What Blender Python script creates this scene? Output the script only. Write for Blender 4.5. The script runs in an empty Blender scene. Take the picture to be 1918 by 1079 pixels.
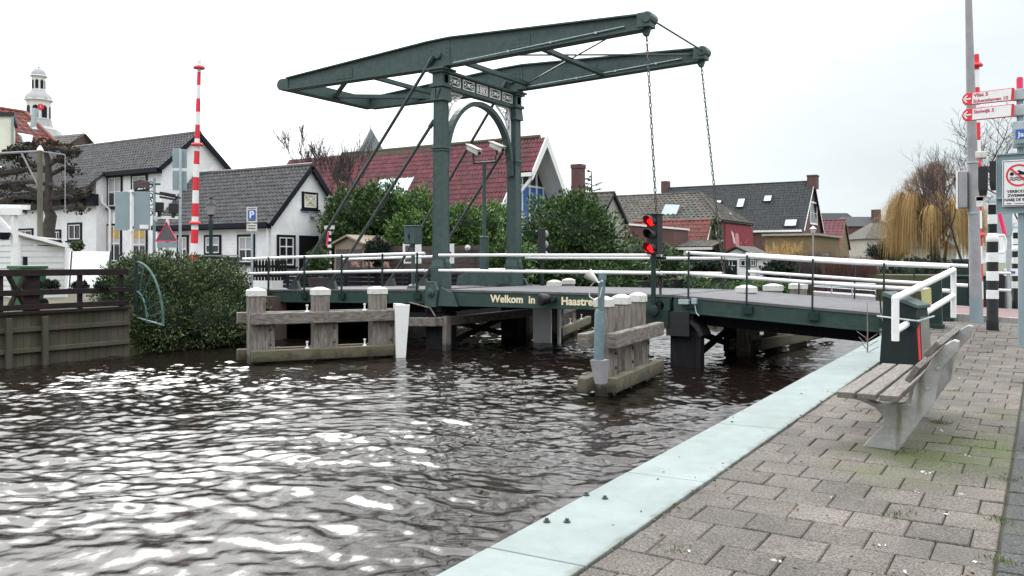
import bpy, math, random
import numpy as np
from mathutils import Vector, Matrix
R = math.radians
random.seed(7)
scene = bpy.context.scene
COL = scene.collection

# ------------------------------------------------------------------ camera, sky, sun, exposure
F, HOR, TH, EYE = 1600.0, 490.0, R(32), 1.55      # focal length and horizon in photo pixels (1918 wide), heading, eye height
CS, SN = math.cos(TH), math.sin(TH)
cam = bpy.data.cameras.new('camera'); camo = bpy.data.objects.new('camera', cam); COL.objects.link(camo)
cam.sensor_width = 36; cam.lens = 36 * F / 1918; cam.clip_start = .05; cam.clip_end = 3000
cam.shift_y = (HOR - 539.5) / 1918
camo.location = (0, 0, EYE); camo.rotation_euler = (R(90), 0, TH)
scene.camera = camo

SUN_AZ, SUN_EL = R(53), R(37)                      # counter-clockwise from +Y
sd = Vector((-math.sin(SUN_AZ) * math.cos(SUN_EL), math.cos(SUN_AZ) * math.cos(SUN_EL), math.sin(SUN_EL)))
W = bpy.data.worlds.new("World"); scene.world = W; W.use_nodes = True
nt = W.node_tree; N = nt.nodes; Lk = nt.links; N.clear()
wo = N.new('ShaderNodeOutputWorld')
sky = N.new('ShaderNodeTexSky'); sky.sky_type = 'NISHITA'; sky.sun_disc = False
sky.sun_elevation = SUN_EL; sky.sun_rotation = -SUN_AZ
b1 = N.new('ShaderNodeBackground'); b1.inputs[1].default_value = .07; Lk.new(sky.outputs[0], b1.inputs[0])
tc = N.new('ShaderNodeTexCoord'); sx = N.new('ShaderNodeSeparateXYZ'); Lk.new(tc.outputs['Generated'], sx.inputs[0])
rampw = N.new('ShaderNodeValToRGB'); Lk.new(sx.outputs[2], rampw.inputs[0])
e = rampw.color_ramp.elements
e[0].position = 0.0; e[0].color = (.73, .81, .83, 1)
e[1].position = .9; e[1].color = (3.3, 3.35, 3.4, 1)
m = e.new(.22); m.color = (.77, .835, .855, 1)
m = e.new(.30); m.color = (.87, .91, .92, 1)
m = e.new(.42); m.color = (1.9, 1.95, 1.97, 1)
dt = N.new('ShaderNodeVectorMath'); dt.operation = 'DOT_PRODUCT'; dt.inputs[1].default_value = sd
Lk.new(tc.outputs['Generated'], dt.inputs[0])
mx = N.new('ShaderNodeMath'); mx.operation = 'MAXIMUM'; mx.inputs[1].default_value = 0; Lk.new(dt.outputs['Value'], mx.inputs[0])
pw = N.new('ShaderNodeMath'); pw.operation = 'POWER'; pw.inputs[1].default_value = 9; Lk.new(mx.outputs[0], pw.inputs[0])
cn = N.new('ShaderNodeTexNoise'); cn.inputs['Scale'].default_value = 3.2; cn.inputs['Detail'].default_value = 6; cn.inputs['Roughness'].default_value = .55
mpw = N.new('ShaderNodeMapping'); mpw.inputs['Scale'].default_value = (1, 1, 2.6); Lk.new(tc.outputs['Generated'], mpw.inputs[0]); Lk.new(mpw.outputs[0], cn.inputs['Vector'])
cr = N.new('ShaderNodeMapRange'); cr.inputs[1].default_value = .3; cr.inputs[2].default_value = .7; cr.inputs[3].default_value = .93; cr.inputs[4].default_value = 1.08
Lk.new(cn.outputs[0], cr.inputs[0])
ml = N.new('ShaderNodeVectorMath'); ml.operation = 'SCALE'; Lk.new(rampw.outputs[0], ml.inputs[0]); Lk.new(cr.outputs[0], ml.inputs['Scale'])
gl = N.new('ShaderNodeVectorMath'); gl.operation = 'SCALE'; gl.inputs[0].default_value = (3.4, 3.35, 3.3); Lk.new(pw.outputs[0], gl.inputs['Scale'])
ad = N.new('ShaderNodeVectorMath'); ad.operation = 'ADD'; Lk.new(ml.outputs[0], ad.inputs[0]); Lk.new(gl.outputs[0], ad.inputs[1])
b2 = N.new('ShaderNodeBackground'); b2.inputs[1].default_value = 1.0; Lk.new(ad.outputs[0], b2.inputs[0])
mw = N.new('ShaderNodeMixShader'); mw.inputs[0].default_value = .93; Lk.new(b1.outputs[0], mw.inputs[1]); Lk.new(b2.outputs[0], mw.inputs[2])
Lk.new(mw.outputs[0], wo.inputs[0])
sun = bpy.data.lights.new('sun', 'SUN'); sun.energy = 1.15; sun.angle = R(18); sun.color = (1, .96, .9)
so = bpy.data.objects.new('sun', sun); COL.objects.link(so); so.rotation_euler = sd.to_track_quat('Z', 'Y').to_euler()
scene.view_settings.view_transform = 'Standard'; scene.view_settings.look = 'None'
scene.view_settings.exposure = 0.14; scene.view_settings.gamma = 1

# ------------------------------------------------------------------ photo pixel -> place
def P(px, py, d):
    l = (px - 959) / F * d
    return Vector((l * CS - d * SN, l * SN + d * CS, EYE + (HOR - py) / F * d))
def onY(px, py, Y):
    l = (px - 959) / F
    return P(px, py, Y / (l * SN + CS))
def onX(px, py, X):
    l = (px - 959) / F
    return P(px, py, X / (l * CS - SN))
def onZ(px, py, z):
    return P(px, py, (EYE - z) * F / (py - HOR))

# ------------------------------------------------------------------ mesh collecting
class MB:
    def __init__(s): s.v = []; s.f = []
    def add(s, vs, fs):
        o = len(s.v); s.v += [tuple(p) for p in vs]; s.f += [tuple(i + o for i in f) for f in fs]; return s
    def hexa(s, b, t):
        n = len(b)
        return s.add(list(b) + list(t), [tuple(range(n - 1, -1, -1)), tuple(range(n, 2 * n))] + [(i, (i + 1) % n, n + (i + 1) % n, n + i) for i in range(n)])
    def box(s, x0, x1, y0, y1, z0, z1):
        return s.hexa([(x0, y0, z0), (x1, y0, z0), (x1, y1, z0), (x0, y1, z0)], [(x0, y0, z1), (x1, y0, z1), (x1, y1, z1), (x0, y1, z1)])
    def cbox(s, c, sx, sy, sz, rz=0):
        c = Vector(c); m = Matrix.Rotation(rz, 3, 'Z'); h = Vector((sx, sy, sz)) / 2
        q = [c + m @ Vector((a * h.x, b * h.y, k * h.z)) for k in (-1, 1) for a, b in ((-1, -1), (1, -1), (1, 1), (-1, 1))]
        return s.hexa(q[:4], q[4:])
    def beam(s, p, q, w, h, up=(0, 0, 1)):
        p = Vector(p); q = Vector(q); d = (q - p).normalized(); u = Vector(up)
        a = d.cross(u)
        if a.length < 1e-4: a = d.cross(Vector((0, 1, 0)))
        a.normalize(); b = a.cross(d).normalized()
        r = [a * w / 2 + b * h / 2, -a * w / 2 + b * h / 2, -a * w / 2 - b * h / 2, a * w / 2 - b * h / 2]
        return s.hexa([p + k for k in r], [q + k for k in r])
    def prism(s, poly, vec):
        poly = [Vector(p) for p in poly]; vec = Vector(vec)
        return s.hexa(poly, [p + vec for p in poly])
    def tube(s, pts, r, n=6, cap=True):
        pts = [Vector(p) for p in pts]; k = len(pts)
        rs = r if isinstance(r, (list, tuple)) else [r] * k
        o = len(s.v); a = None
        for i, p in enumerate(pts):
            d = (pts[min(i + 1, k - 1)] - pts[max(i - 1, 0)])
            if d.length < 1e-9: d = Vector((0, 0, 1))
            d.normalize()
            if a is None:
                a = d.cross(Vector((0, 0, 1)))
                if a.length < .05: a = d.cross(Vector((0, 1, 0)))
            else: a = a - d * a.dot(d)
            a.normalize(); b = d.cross(a)
            for j in range(n):
                t = 2 * math.pi * j / n
                s.v.append(tuple(p + (a * math.cos(t) + b * math.sin(t)) * rs[i]))
        for i in range(k - 1):
            for j in range(n):
                j2 = (j + 1) % n
                s.f.append((o + i * n + j, o + i * n + j2, o + i * n + n + j2, o + i * n + n + j))
        if cap:
            s.f.append(tuple(o + j for j in range(n - 1, -1, -1))); s.f.append(tuple(o + (k - 1) * n + j for j in range(n)))
        return s
    def lathe(s, c, prof, n=12, rot=0, axis=None):
        c = Vector(c); o = len(s.v); k = len(prof)
        M = Vector(axis).to_track_quat('Z', 'Y').to_matrix() if axis else Matrix.Identity(3)
        for r, z in prof:
            for j in range(n):
                t = 2 * math.pi * j / n + rot
                s.v.append(tuple(c + M @ Vector((r * math.cos(t), r * math.sin(t), z))))
        for i in range(k - 1):
            for j in range(n):
                j2 = (j + 1) % n
                s.f.append((o + i * n + j, o + i * n + j2, o + i * n + n + j2, o + i * n + n + j))
        s.f.append(tuple(o + j for j in range(n - 1, -1, -1))); s.f.append(tuple(o + (k - 1) * n + j for j in range(n)))
        return s
    def ball(s, c, r, n=10, k=6):
        r = r if isinstance(r, (tuple, list)) else (r, r, r)
        o = len(s.v); t = MB(); t.lathe((0, 0, 0), [(max(.02, math.sin(math.pi * i / k)), -math.cos(math.pi * i / k)) for i in range(k + 1)], n)
        return s.add([(c[0] + p[0] * r[0], c[1] + p[1] * r[1], c[2] + p[2] * r[2]) for p in t.v], t.f)
    def link(s, c, d, side, L=.075, r=.011, w=.024):
        d = Vector(d).normalized(); side = Vector(side); side = (side - d * side.dot(d)).normalized(); pts = []
        for i in range(9):
            t = 2 * math.pi * i / 8
            pts.append(Vector(c) + d * math.cos(t) * L + side * math.sin(t) * w)
        return s.tube(pts, r, 4, False)
    def tiles(s, p, eu, ev, L, H, tw=.25, th=.33, amp=.06, sub=5, step=.03):
        p = Vector(p); eu = Vector(eu).normalized(); ev = Vector(ev).normalized(); n = eu.cross(ev).normalized()
        if n.z < 0: n = -n
        cols = max(1, round(L / tw)); rows = max(1, round(H / th)); tw = L / cols; th = H / rows
        prof = [amp * (math.sin(2 * math.pi * i / sub) * .7 + .35 * math.sin(4 * math.pi * i / sub)) for i in range(sub + 1)]
        for r in range(rows):
            for c in range(cols):                                     # every tile its own curved piece, a little uneven
                o = len(s.v); j = random.uniform(-.007, .007); j2 = random.uniform(-.006, .006)
                for k, dz, lift in ((0, -.035, step), (0, 0, step), (1, 0, 0)):
                    for i in range(sub + 1): s.v.append(tuple(p + eu * ((c + i / sub) * tw) + ev * ((r + k * 1.06) * th + j) + n * (prof[i] + lift + j2 + dz + .03)))
                w = sub + 1
                for k in (0, 1):
                    for i in range(sub): s.f.append((o + k * w + i, o + k * w + i + 1, o + k * w + w + i + 1, o + k * w + w + i))
        return s
    def move(s, d):
        s.v = [(p[0] + d[0], p[1] + d[1], p[2] + d[2]) for p in s.v]; return s

def wloc(o):
    v = Vector((0, 0, 0))
    while o: v += o.location; o = o.parent
    return v
def finish(o, mat, parent):
    COL.objects.link(o)
    if mat: o.data.materials.append(mat)
    if parent: o.parent = parent
    return o
def obj(name, mb, mat, parent=None, local=False, smooth=False, bevel=0):
    v = mb.v
    if parent and not local:
        w = wloc(parent); v = [(p[0] - w.x, p[1] - w.y, p[2] - w.z) for p in v]
    me = bpy.data.meshes.new(name); me.from_pydata(v, [], mb.f); me.update()
    if smooth:
        me.polygons.foreach_set('use_smooth', [True] * len(me.polygons))
        try: me.set_sharp_from_angle(angle=R(42))
        except Exception: pass
    o = finish(bpy.data.objects.new(name, me), mat, parent)
    if bevel:
        b = o.modifiers.new('b', 'BEVEL'); b.width = bevel; b.segments = 2; b.limit_method = 'ANGLE'; b.angle_limit = R(40)
    return o
def npmesh(name, V, Q, mat, parent=None, world=True, smooth=False):
    V = np.asarray(V, dtype=np.float32)
    if parent and world:
        w = wloc(parent); V = V - np.array([w.x, w.y, w.z], dtype=np.float32)
    me = bpy.data.meshes.new(name); me.vertices.add(len(V)); me.vertices.foreach_set('co', V.ravel())
    m, k = Q.shape
    me.loops.add(m * k); me.loops.foreach_set('vertex_index', Q.astype(np.int32).ravel())
    me.polygons.add(m); me.polygons.foreach_set('loop_start', np.arange(0, m * k, k, dtype=np.int32))
    me.polygons.foreach_set('loop_total', np.full(m, k, dtype=np.int32))
    if smooth: me.polygons.foreach_set('use_smooth', np.ones(m, dtype=bool))
    me.update(calc_edges=True); me.validate()
    return finish(bpy.data.objects.new(name, me), mat, parent)
def tag(o, label=None, cat=None, group=None, kind=None):
    if label: o['label'] = label
    if cat: o['category'] = cat
    if group: o['group'] = group
    if kind: o['kind'] = kind
    return o
def thing(name, label, cat, loc=(0, 0, 0), group=None, rz=0):
    o = bpy.data.objects.new(name, None); COL.objects.link(o); o.location = loc; o.rotation_euler = (0, 0, rz)
    o.empty_display_size = .1
    return tag(o, label, cat, group)
def dup(root, loc, rz=None, label=None, group=None):
    r = root.copy(); COL.objects.link(r); r.location = loc
    if rz is not None: r.rotation_euler = (0, 0, rz)
    if label: r['label'] = label
    if group: r['group'] = group
    def kids(a, b):
        for ch in list(a.children):
            c = ch.copy(); COL.objects.link(c); c.parent = b; kids(ch, c)
    kids(root, r)
    return r
def textmesh(body, size, extrude=.004, bold=0, align='LEFT', shear=0, spacing=1):
    cu = bpy.data.curves.new('t', 'FONT'); cu.body = body; cu.size = size; cu.extrude = extrude; cu.offset = bold; cu.align_x = align; cu.shear = shear; cu.space_character = spacing
    cu.resolution_u = 4
    ob = bpy.data.objects.new('t', cu); COL.objects.link(ob)
    dg = bpy.context.evaluated_depsgraph_get(); me = bpy.data.meshes.new_from_object(ob.evaluated_get(dg))
    vs = [v.co.copy() for v in me.vertices]; fs = [tuple(p.vertices) for p in me.polygons]
    bpy.data.objects.remove(ob); bpy.data.meshes.remove(me)
    return vs, fs
def lettering(mb, body, size, origin, eu, ev, width=None, **k):
    vs, fs = textmesh(body, size, **k); o = Vector(origin); eu = Vector(eu).normalized(); ev = Vector(ev).normalized(); en = eu.cross(ev)
    sc = 1
    if width:
        w = max(v.x for v in vs) - min(v.x for v in vs); sc = width / w
    return mb.add([o + eu * v.x * sc + ev * v.y + en * v.z for v in vs], fs)

# ------------------------------------------------------------------ materials
def mat(name, c1, c2=None, rough=.6, scale=4, metal=0, bump=0, bscale=None, stretch=(1, 1, 1), lo=.35, hi=.65, spec=.5, detail=5, coat=0, island=0, extra=None):
    m = bpy.data.materials.new(name); m.use_nodes = True; nt = m.node_tree; N = nt.nodes; L = nt.links
    b = N['Principled BSDF']; b.inputs['Roughness'].default_value = rough; b.inputs['Metallic'].default_value = metal
    b.inputs['Specular IOR Level'].default_value = spec
    if coat: b.inputs['Coat Weight'].default_value = coat
    b.inputs['Base Color'].default_value = (*c1, 1)
    tc = N.new('ShaderNodeTexCoord'); mp = N.new('ShaderNodeMapping'); mp.inputs['Scale'].default_value = stretch; L.new(tc.outputs['Object'], mp.inputs[0])
    col = None
    if c2:
        n = N.new('ShaderNodeTexNoise'); n.inputs['Scale'].default_value = scale; n.inputs['Detail'].default_value = detail; n.inputs['Roughness'].default_value = .62
        L.new(mp.outputs[0], n.inputs['Vector'])
        r = N.new('ShaderNodeMapRange'); r.inputs[1].default_value = lo; r.inputs[2].default_value = hi; L.new(n.outputs[0], r.inputs[0])
        x = N.new('ShaderNodeMix'); x.data_type = 'RGBA'; x.inputs[6].default_value = (*c1, 1); x.inputs[7].default_value = (*c2, 1)
        L.new(r.outputs[0], x.inputs[0]); col = x.outputs[2]
    if island:
        g = N.new('ShaderNodeNewGeometry'); r = N.new('ShaderNodeMapRange'); r.inputs[3].default_value = 1 - island; r.inputs[4].default_value = 1 + island
        L.new(g.outputs['Random Per Island'], r.inputs[0])
        vm = N.new('ShaderNodeVectorMath'); vm.operation = 'SCALE'; L.new(r.outputs[0], vm.inputs['Scale'])
        if col: L.new(col, vm.inputs[0])
        else: vm.inputs[0].default_value = c1
        col = vm.outputs[0]
    if extra: col = extra(N, L, mp, col)
    if col: L.new(col, b.inputs['Base Color'])
    if bump:
        n2 = N.new('ShaderNodeTexNoise'); n2.inputs['Scale'].default_value = bscale or scale * 3; n2.inputs['Detail'].default_value = 4; L.new(mp.outputs[0], n2.inputs['Vector'])
        bp = N.new('ShaderNodeBump'); bp.inputs['Strength'].default_value = min(1, bump); bp.inputs['Distance'].default_value = .02; L.new(n2.outputs[0], bp.inputs['Height']); L.new(bp.outputs[0], b.inputs['Normal'])
    return m
def brickmat(name, ca, cb, mortar, bw=.21, bh=.065, rough=.85, bump=.6, msize=.008, blend=None):
    m = bpy.data.materials.new(name); m.use_nodes = True; nt = m.node_tree; N = nt.nodes; L = nt.links; b = N['Principled BSDF']; b.inputs['Roughness'].default_value = rough
    tc = N.new('ShaderNodeTexCoord'); s = N.new('ShaderNodeSeparateXYZ'); L.new(tc.outputs['Object'], s.inputs[0])
    a = N.new('ShaderNodeMath'); L.new(s.outputs[0], a.inputs[0]); L.new(s.outputs[1], a.inputs[1])
    c = N.new('ShaderNodeCombineXYZ'); L.new(a.outputs[0], c.inputs[0]); L.new(s.outputs[2], c.inputs[1])
    t = N.new('ShaderNodeTexBrick'); t.inputs['Color1'].default_value = (*ca, 1); t.inputs['Color2'].default_value = (*cb, 1); t.inputs['Mortar'].default_value = (*mortar, 1)
    t.inputs['Scale'].default_value = 1; t.inputs['Brick Width'].default_value = bw; t.inputs['Row Height'].default_value = bh; t.inputs['Mortar Size'].default_value = msize; t.inputs['Mortar Smooth'].default_value = .3
    L.new(c.outputs[0], t.inputs[0])
    n = N.new('ShaderNodeTexNoise'); n.inputs['Scale'].default_value = 1.1; n.inputs['Detail'].default_value = 8; n.inputs['Roughness'].default_value = .65; L.new(tc.outputs['Object'], n.inputs['Vector'])
    r = N.new('ShaderNodeMapRange'); r.inputs[1].default_value = .3; r.inputs[2].default_value = .75; r.inputs[3].default_value = .78; r.inputs[4].default_value = 1.1; L.new(n.outputs[0], r.inputs[0])
    v = N.new('ShaderNodeVectorMath'); v.operation = 'SCALE'; L.new(t.outputs[0], v.inputs[0]); L.new(r.outputs[0], v.inputs['Scale']); L.new(v.outputs[0], b.inputs['Base Color'])
    bp = N.new('ShaderNodeBump'); bp.inputs['Strength'].default_value = bump; bp.inputs['Distance'].default_value = .012; bp.invert = True; L.new(t.outputs['Fac'], bp.inputs['Height'])
    n3 = N.new('ShaderNodeTexNoise'); n3.inputs['Scale'].default_value = 14; L.new(tc.outputs['Object'], n3.inputs['Vector'])
    bp2 = N.new('ShaderNodeBump'); bp2.inputs['Strength'].default_value = .35; bp2.inputs['Distance'].default_value = .02; L.new(n3.outputs[0], bp2.inputs['Height']); L.new(bp.outputs[0], bp2.inputs['Normal']); L.new(bp2.outputs[0], b.inputs['Normal'])
    return m
def rust(N, L, mp, col):                                               # vertical drips of rust and grime
    m2 = N.new('ShaderNodeMapping'); m2.inputs['Scale'].default_value = (9, 9, .9); tc = N.new('ShaderNodeTexCoord'); L.new(tc.outputs['Object'], m2.inputs[0])
    n = N.new('ShaderNodeTexNoise'); n.inputs['Scale'].default_value = 1; n.inputs['Detail'].default_value = 6; L.new(m2.outputs[0], n.inputs['Vector'])
    r = N.new('ShaderNodeMapRange'); r.inputs[1].default_value = .60; r.inputs[2].default_value = .76; r.inputs[4].default_value = .7; L.new(n.outputs[0], r.inputs[0])
    x = N.new('ShaderNodeMix'); x.data_type = 'RGBA'; x.inputs[7].default_value = (.085, .06, .04, 1); L.new(r.outputs[0], x.inputs[0]); L.new(col, x.inputs[6]); return x.outputs[2]
def wet(N, L, mp, col):                                                # the slimy dark band that the water keeps wet
    g = N.new('ShaderNodeNewGeometry'); s = N.new('ShaderNodeSeparateXYZ'); L.new(g.outputs['Position'], s.inputs[0])
    n = N.new('ShaderNodeTexNoise'); n.inputs['Scale'].default_value = 5; n.inputs['Detail'].default_value = 4; L.new(g.outputs['Position'], n.inputs['Vector'])
    a = N.new('ShaderNodeMath'); a.operation = 'MULTIPLY_ADD'; a.inputs[1].default_value = -.35; L.new(n.outputs[0], a.inputs[0]); L.new(s.outputs[2], a.inputs[2])
    r = N.new('ShaderNodeMapRange'); r.inputs[1].default_value = -.60; r.inputs[2].default_value = -.74; r.inputs[4].default_value = .85; L.new(a.outputs[0], r.inputs[0])
    x = N.new('ShaderNodeMix'); x.data_type = 'RGBA'; x.inputs[7].default_value = (.030, .030, .018, 1); L.new(r.outputs[0], x.inputs[0]); L.new(col, x.inputs[6]); return x.outputs[2]
def algae(N, L, mp, col):                                              # green streaks that ran down the concrete
    m2 = N.new('ShaderNodeMapping'); m2.inputs['Scale'].default_value = (11, 4, 1.2); tc = N.new('ShaderNodeTexCoord'); L.new(tc.outputs['Object'], m2.inputs[0])
    n = N.new('ShaderNodeTexNoise'); n.inputs['Scale'].default_value = 1; n.inputs['Detail'].default_value = 6; L.new(m2.outputs[0], n.inputs['Vector'])
    r = N.new('ShaderNodeMapRange'); r.inputs[1].default_value = .54; r.inputs[2].default_value = .72; r.inputs[4].default_value = .75; L.new(n.outputs[0], r.inputs[0])
    x = N.new('ShaderNodeMix'); x.data_type = 'RGBA'; x.inputs[7].default_value = (.10, .105, .045, 1); L.new(r.outputs[0], x.inputs[0]); L.new(col, x.inputs[6]); return x.outputs[2]
M = {}
M['green'] = mat('green_iron', (.036, .062, .061), (.054, .086, .083), .5, 7, bump=.12, bscale=30, spec=.35)
M['greenr'] = mat('green_iron_stained', (.022, .048, .042), (.034, .066, .058), .5, 5, bump=.15, bscale=20, spec=.35, extra=rust)
M['dgreen'] = mat('dark_green_paint', (.009, .024, .021), (.015, .034, .030), .5, 6, spec=.3)
M['black'] = mat('black_paint', (.006, .006, .007), (.011, .011, .012), .5, 8, spec=.25)
M['navy'] = mat('navy_frame', (.006, .007, .014), (.010, .011, .020), .5, 8, spec=.2)
M['white'] = mat('white_paint', (.74, .74, .74), (.62, .61, .60), .5, 6, lo=.5, hi=.8, bump=.08)
M['rail'] = mat('white_rail_paint', (.76, .755, .76), (.56, .53, .52), .45, 9, lo=.52, hi=.8, bump=.1)
M['cream'] = mat('gold_letter', (.75, .62, .36), (.85, .78, .62), .5, 14)
M['steel'] = mat('galvanised', (.34, .40, .42), (.44, .50, .52), .45, 9, metal=.35)
M['pole'] = mat('grey_pole', (.30, .295, .31), (.23, .225, .24), .6, 5, bump=.1)
M['bluegrey'] = mat('sign_back', (.20, .265, .295), (.23, .295, .325), .6, 3)
M['teal'] = mat('teal_tube', (.10, .155, .178), (.145, .205, .225), .5, 8, bump=.15)
M['red'] = mat('red_paint', (.70, .02, .035), (.58, .02, .04), .45, 8)
M['pink'] = mat('fluor_red', (.80, .02, .12), None, .5)
M['blue'] = mat('sign_blue', (.02, .10, .42), None, .45)
M['chain'] = mat('chain_iron', (.05, .05, .055), (.10, .09, .085), .5, 20, metal=.6)
M['rod'] = mat('iron_rod', (.03, .042, .042), (.05, .062, .06), .45, 8)
M['wood'] = mat('grey_timber', (.25, .222, .198), (.105, .090, .078), .85, 5, stretch=(4, 4, .6), bump=.8, bscale=12, extra=wet)
M['woodh'] = mat('grey_beam', (.225, .200, .178), (.09, .077, .066), .85, 5, stretch=(1.2, 1.2, 5), bump=.7, bscale=10)
M['moss'] = mat('mossy_timber', (.135, .115, .088), (.085, .083, .042), .9, 4, bump=.6, bscale=14, extra=wet)
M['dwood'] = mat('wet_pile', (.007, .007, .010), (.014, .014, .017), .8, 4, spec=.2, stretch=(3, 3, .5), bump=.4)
M['bwood'] = mat('brown_fence', (.014, .010, .011), (.028, .018, .018), .8, 5, spec=.2, stretch=(1, 1, 4), bump=.3)
M['deck'] = mat('deck_surface', (.075, .075, .082), (.115, .113, .12), .8, 3, bump=.35, bscale=60)
M['lid'] = mat('cap_white', (.60, .60, .57), (.36, .36, .31), .7, 9, lo=.5, hi=.75)
M['wallw'] = brickmat('white_brick', (.87, .885, .895), (.83, .85, .865), (.78, .80, .815), bump=.5)
M['wallc'] = mat('cream_plaster', (.66, .66, .56), (.60, .60, .5), .9, 2)
M['slate'] = mat('dark_pantile', (.030, .030, .033), (.058, .056, .058), .6, 3.5, bump=.3, bscale=25, island=.3)
M['slate2'] = mat('old_grey_tile', (.036, .034, .031), (.078, .072, .058), .85, 2.5, bump=.4, bscale=20, island=.3)
M['slate3'] = mat('black_tile', (.018, .021, .024), (.034, .037, .040), .72, 3, spec=.35, island=.25)
M['redtile'] = mat('red_pantile', (.135, .024, .036), (.075, .022, .026), .7, 1.6, bump=.25, bscale=20, island=.28)
M['orange'] = mat('orange_pantile', (.165, .042, .030), (.095, .030, .026), .75, 3, bump=.3, island=.28)
M['ridge'] = mat('mossy_ridge', (.075, .062, .042), (.042, .045, .026), .9, 6, bump=.5)
M['brickr'] = brickmat('red_brick', (.125, .052, .050), (.095, .042, .042), (.13, .10, .095))
M['brickd'] = brickmat('dark_brick', (.10, .052, .050), (.075, .042, .042), (.13, .11, .10))
M['mural'] = mat('painted_red_wall', (.25, .030, .045), (.18, .028, .042), .9, 3)
M['beige'] = brickmat('yellow_brick', (.25, .175, .085), (.17, .115, .06), (.2, .16, .11))
M['grey'] = mat('grey_plaster', (.34, .33, .30), (.26, .25, .23), .9, 2)
M['glass'] = mat('window_glass', (.018, .02, .028), None, .08, spec=.6)
M['skyglass'] = mat('roof_glass', (.42, .50, .56), (.5, .57, .62), .12, 2, metal=.6)
M['curtain'] = mat('curtain', (.42, .42, .44), (.34, .34, .36), .9, 9)
M['amber'] = mat('amber_glass', (.40, .24, .05), (.5, .33, .09), .5, 9)
M['bluedoor'] = mat('blue_panel', (.02, .09, .34), (.03, .12, .42), .45, 3)
M['concrete'] = mat('bench_concrete', (.36, .355, .35), (.25, .245, .23), .85, 4, bump=.3, bscale=30, extra=algae)
M['slat'] = mat('bench_slat', (.20, .18, .16), (.085, .074, .066), .8, 6, stretch=(14, 1.1, 14), bump=.7, bscale=9)
M['copper'] = mat('stone_dome', (.30, .31, .32), (.38, .38, .39), .8, 3)
M['towerw'] = mat('tower_white', (.72, .72, .70), (.6, .6, .58), .8, 1)
M['greenbin'] = mat('bin_green', (.015, .09, .035), (.02, .11, .045), .5, 4)
M['plastic'] = mat('dark_case', (.008, .008, .010), (.014, .014, .016), .5, 6)
M['yellow'] = mat('yellow_tape', (.42, .40, .17), None, .6)
M['stainless'] = mat('stainless', (.42, .40, .36), (.3, .28, .26), .3, 5, metal=.8)
M['fencew'] = mat('brown_board', (.085, .064, .058), (.052, .040, .038), .85, 3, stretch=(1, 1, 6), bump=.4)
M['shedb'] = mat('shed_frame', (.27, .22, .17), None, .8)
M['shedp'] = mat('shed_panel', (.085, .066, .070), None, .8)
M['bark'] = mat('bark', (.055, .043, .036), (.026, .021, .019), .9, 9, bump=.7)
M['twig'] = mat('twig', (.075, .055, .055), (.05, .038, .04), .9, 5)
def leafmat(name, a, b, rough=.42, island=.45, trans=.15):
    m = mat(name, a, b, rough, 1.3, lo=.3, hi=.7, island=island, spec=.32); return m
M['leaf'] = leafmat('laurel_leaf', (.028, .066, .018), (.062, .112, .030))
M['leaf2'] = leafmat('hedge_leaf', (.030, .058, .022), (.092, .120, .046), island=.6)
M['leaf3'] = leafmat('bright_leaf', (.048, .120, .026), (.105, .170, .045))
M['leafd'] = leafmat('conifer_and_dark_core', (.009, .020, .011), (.016, .029, .014), .7)
M['pine'] = leafmat('pine_needles', (.036, .026, .021), (.030, .034, .016), .85)
M['willow'] = leafmat('willow_shoots', (.46, .31, .13), (.33, .22, .09), .8, .3)
M['willowtop'] = leafmat('willow_twigs', (.30, .19, .12), (.21, .135, .09), .85, .3)
M['redtwig'] = leafmat('red_twigs', (.105, .045, .045), (.075, .045, .033), .85)
M['grass'] = leafmat('grass', (.07, .11, .025), (.1, .13, .03), .7)
def emis(name, c, s):
    m = bpy.data.materials.new(name); m.use_nodes = True; b = m.node_tree.nodes['Principled BSDF']
    b.inputs['Base Color'].default_value = (*c, 1); b.inputs['Emission Color'].default_value = (*c, 1); b.inputs['Emission Strength'].default_value = s; return m
M['redglow'] = emis('red_lamp_and_reflection', (1, .012, .012), 1.6)
M['lens'] = mat('dark_lens', (.03, .03, .03), None, .15)
# ------------------------------------------------------------------ the setting: water, banks, quay, road
WZ = -.65
def zq(Y):
    if Y < 12.2: return .015 * Y
    if Y > 16.8: return .46
    t = (Y - 12.2) / 4.6; t = t * t * (3 - 2 * t)
    return .183 + (.46 - .183) * t
wm = mat('river_water', (.0075, .0050, .0040), (.011, .0075, .006), .015, .5)
b = wm.node_tree.nodes['Principled BSDF']; b.inputs['IOR'].default_value = 1.33
nn = wm.node_tree.nodes; ll = wm.node_tree.links
tcw = nn.new('ShaderNodeTexCoord'); mpw_ = nn.new('ShaderNodeMapping'); mpw_.inputs['Rotation'].default_value = (0, 0, R(25)); mpw_.inputs['Scale'].default_value = (2.2, 1.2, 1)
ll.new(tcw.outputs['Object'], mpw_.inputs[0])
w1 = nn.new('ShaderNodeTexNoise'); w1.inputs['Scale'].default_value = 9; w1.inputs['Detail'].default_value = 5; w1.inputs['Roughness'].default_value = .6; w1.inputs['Distortion'].default_value = .7
ll.new(mpw_.outputs[0], w1.inputs['Vector'])
wb = nn.new('ShaderNodeBump'); wb.inputs['Strength'].default_value = .07; wb.inputs['Distance'].default_value = .05
ll.new(w1.outputs[0], wb.inputs['Height']); ll.new(wb.outputs[0], b.inputs['Normal'])
rng = np.random.default_rng(3)
gx = np.arange(-18.6, -2.35, .028); gy = np.arange(1.6, 27.01, .028)
GX, GY = np.meshgrid(gx, gy); H = np.zeros_like(GX)
wx = GX + .25 * np.sin(GY * .9 + 1.3 * np.sin(GX * .7)) ; wy = GY + .25 * np.sin(GX * 1.1 + np.cos(GY * .6))
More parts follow.
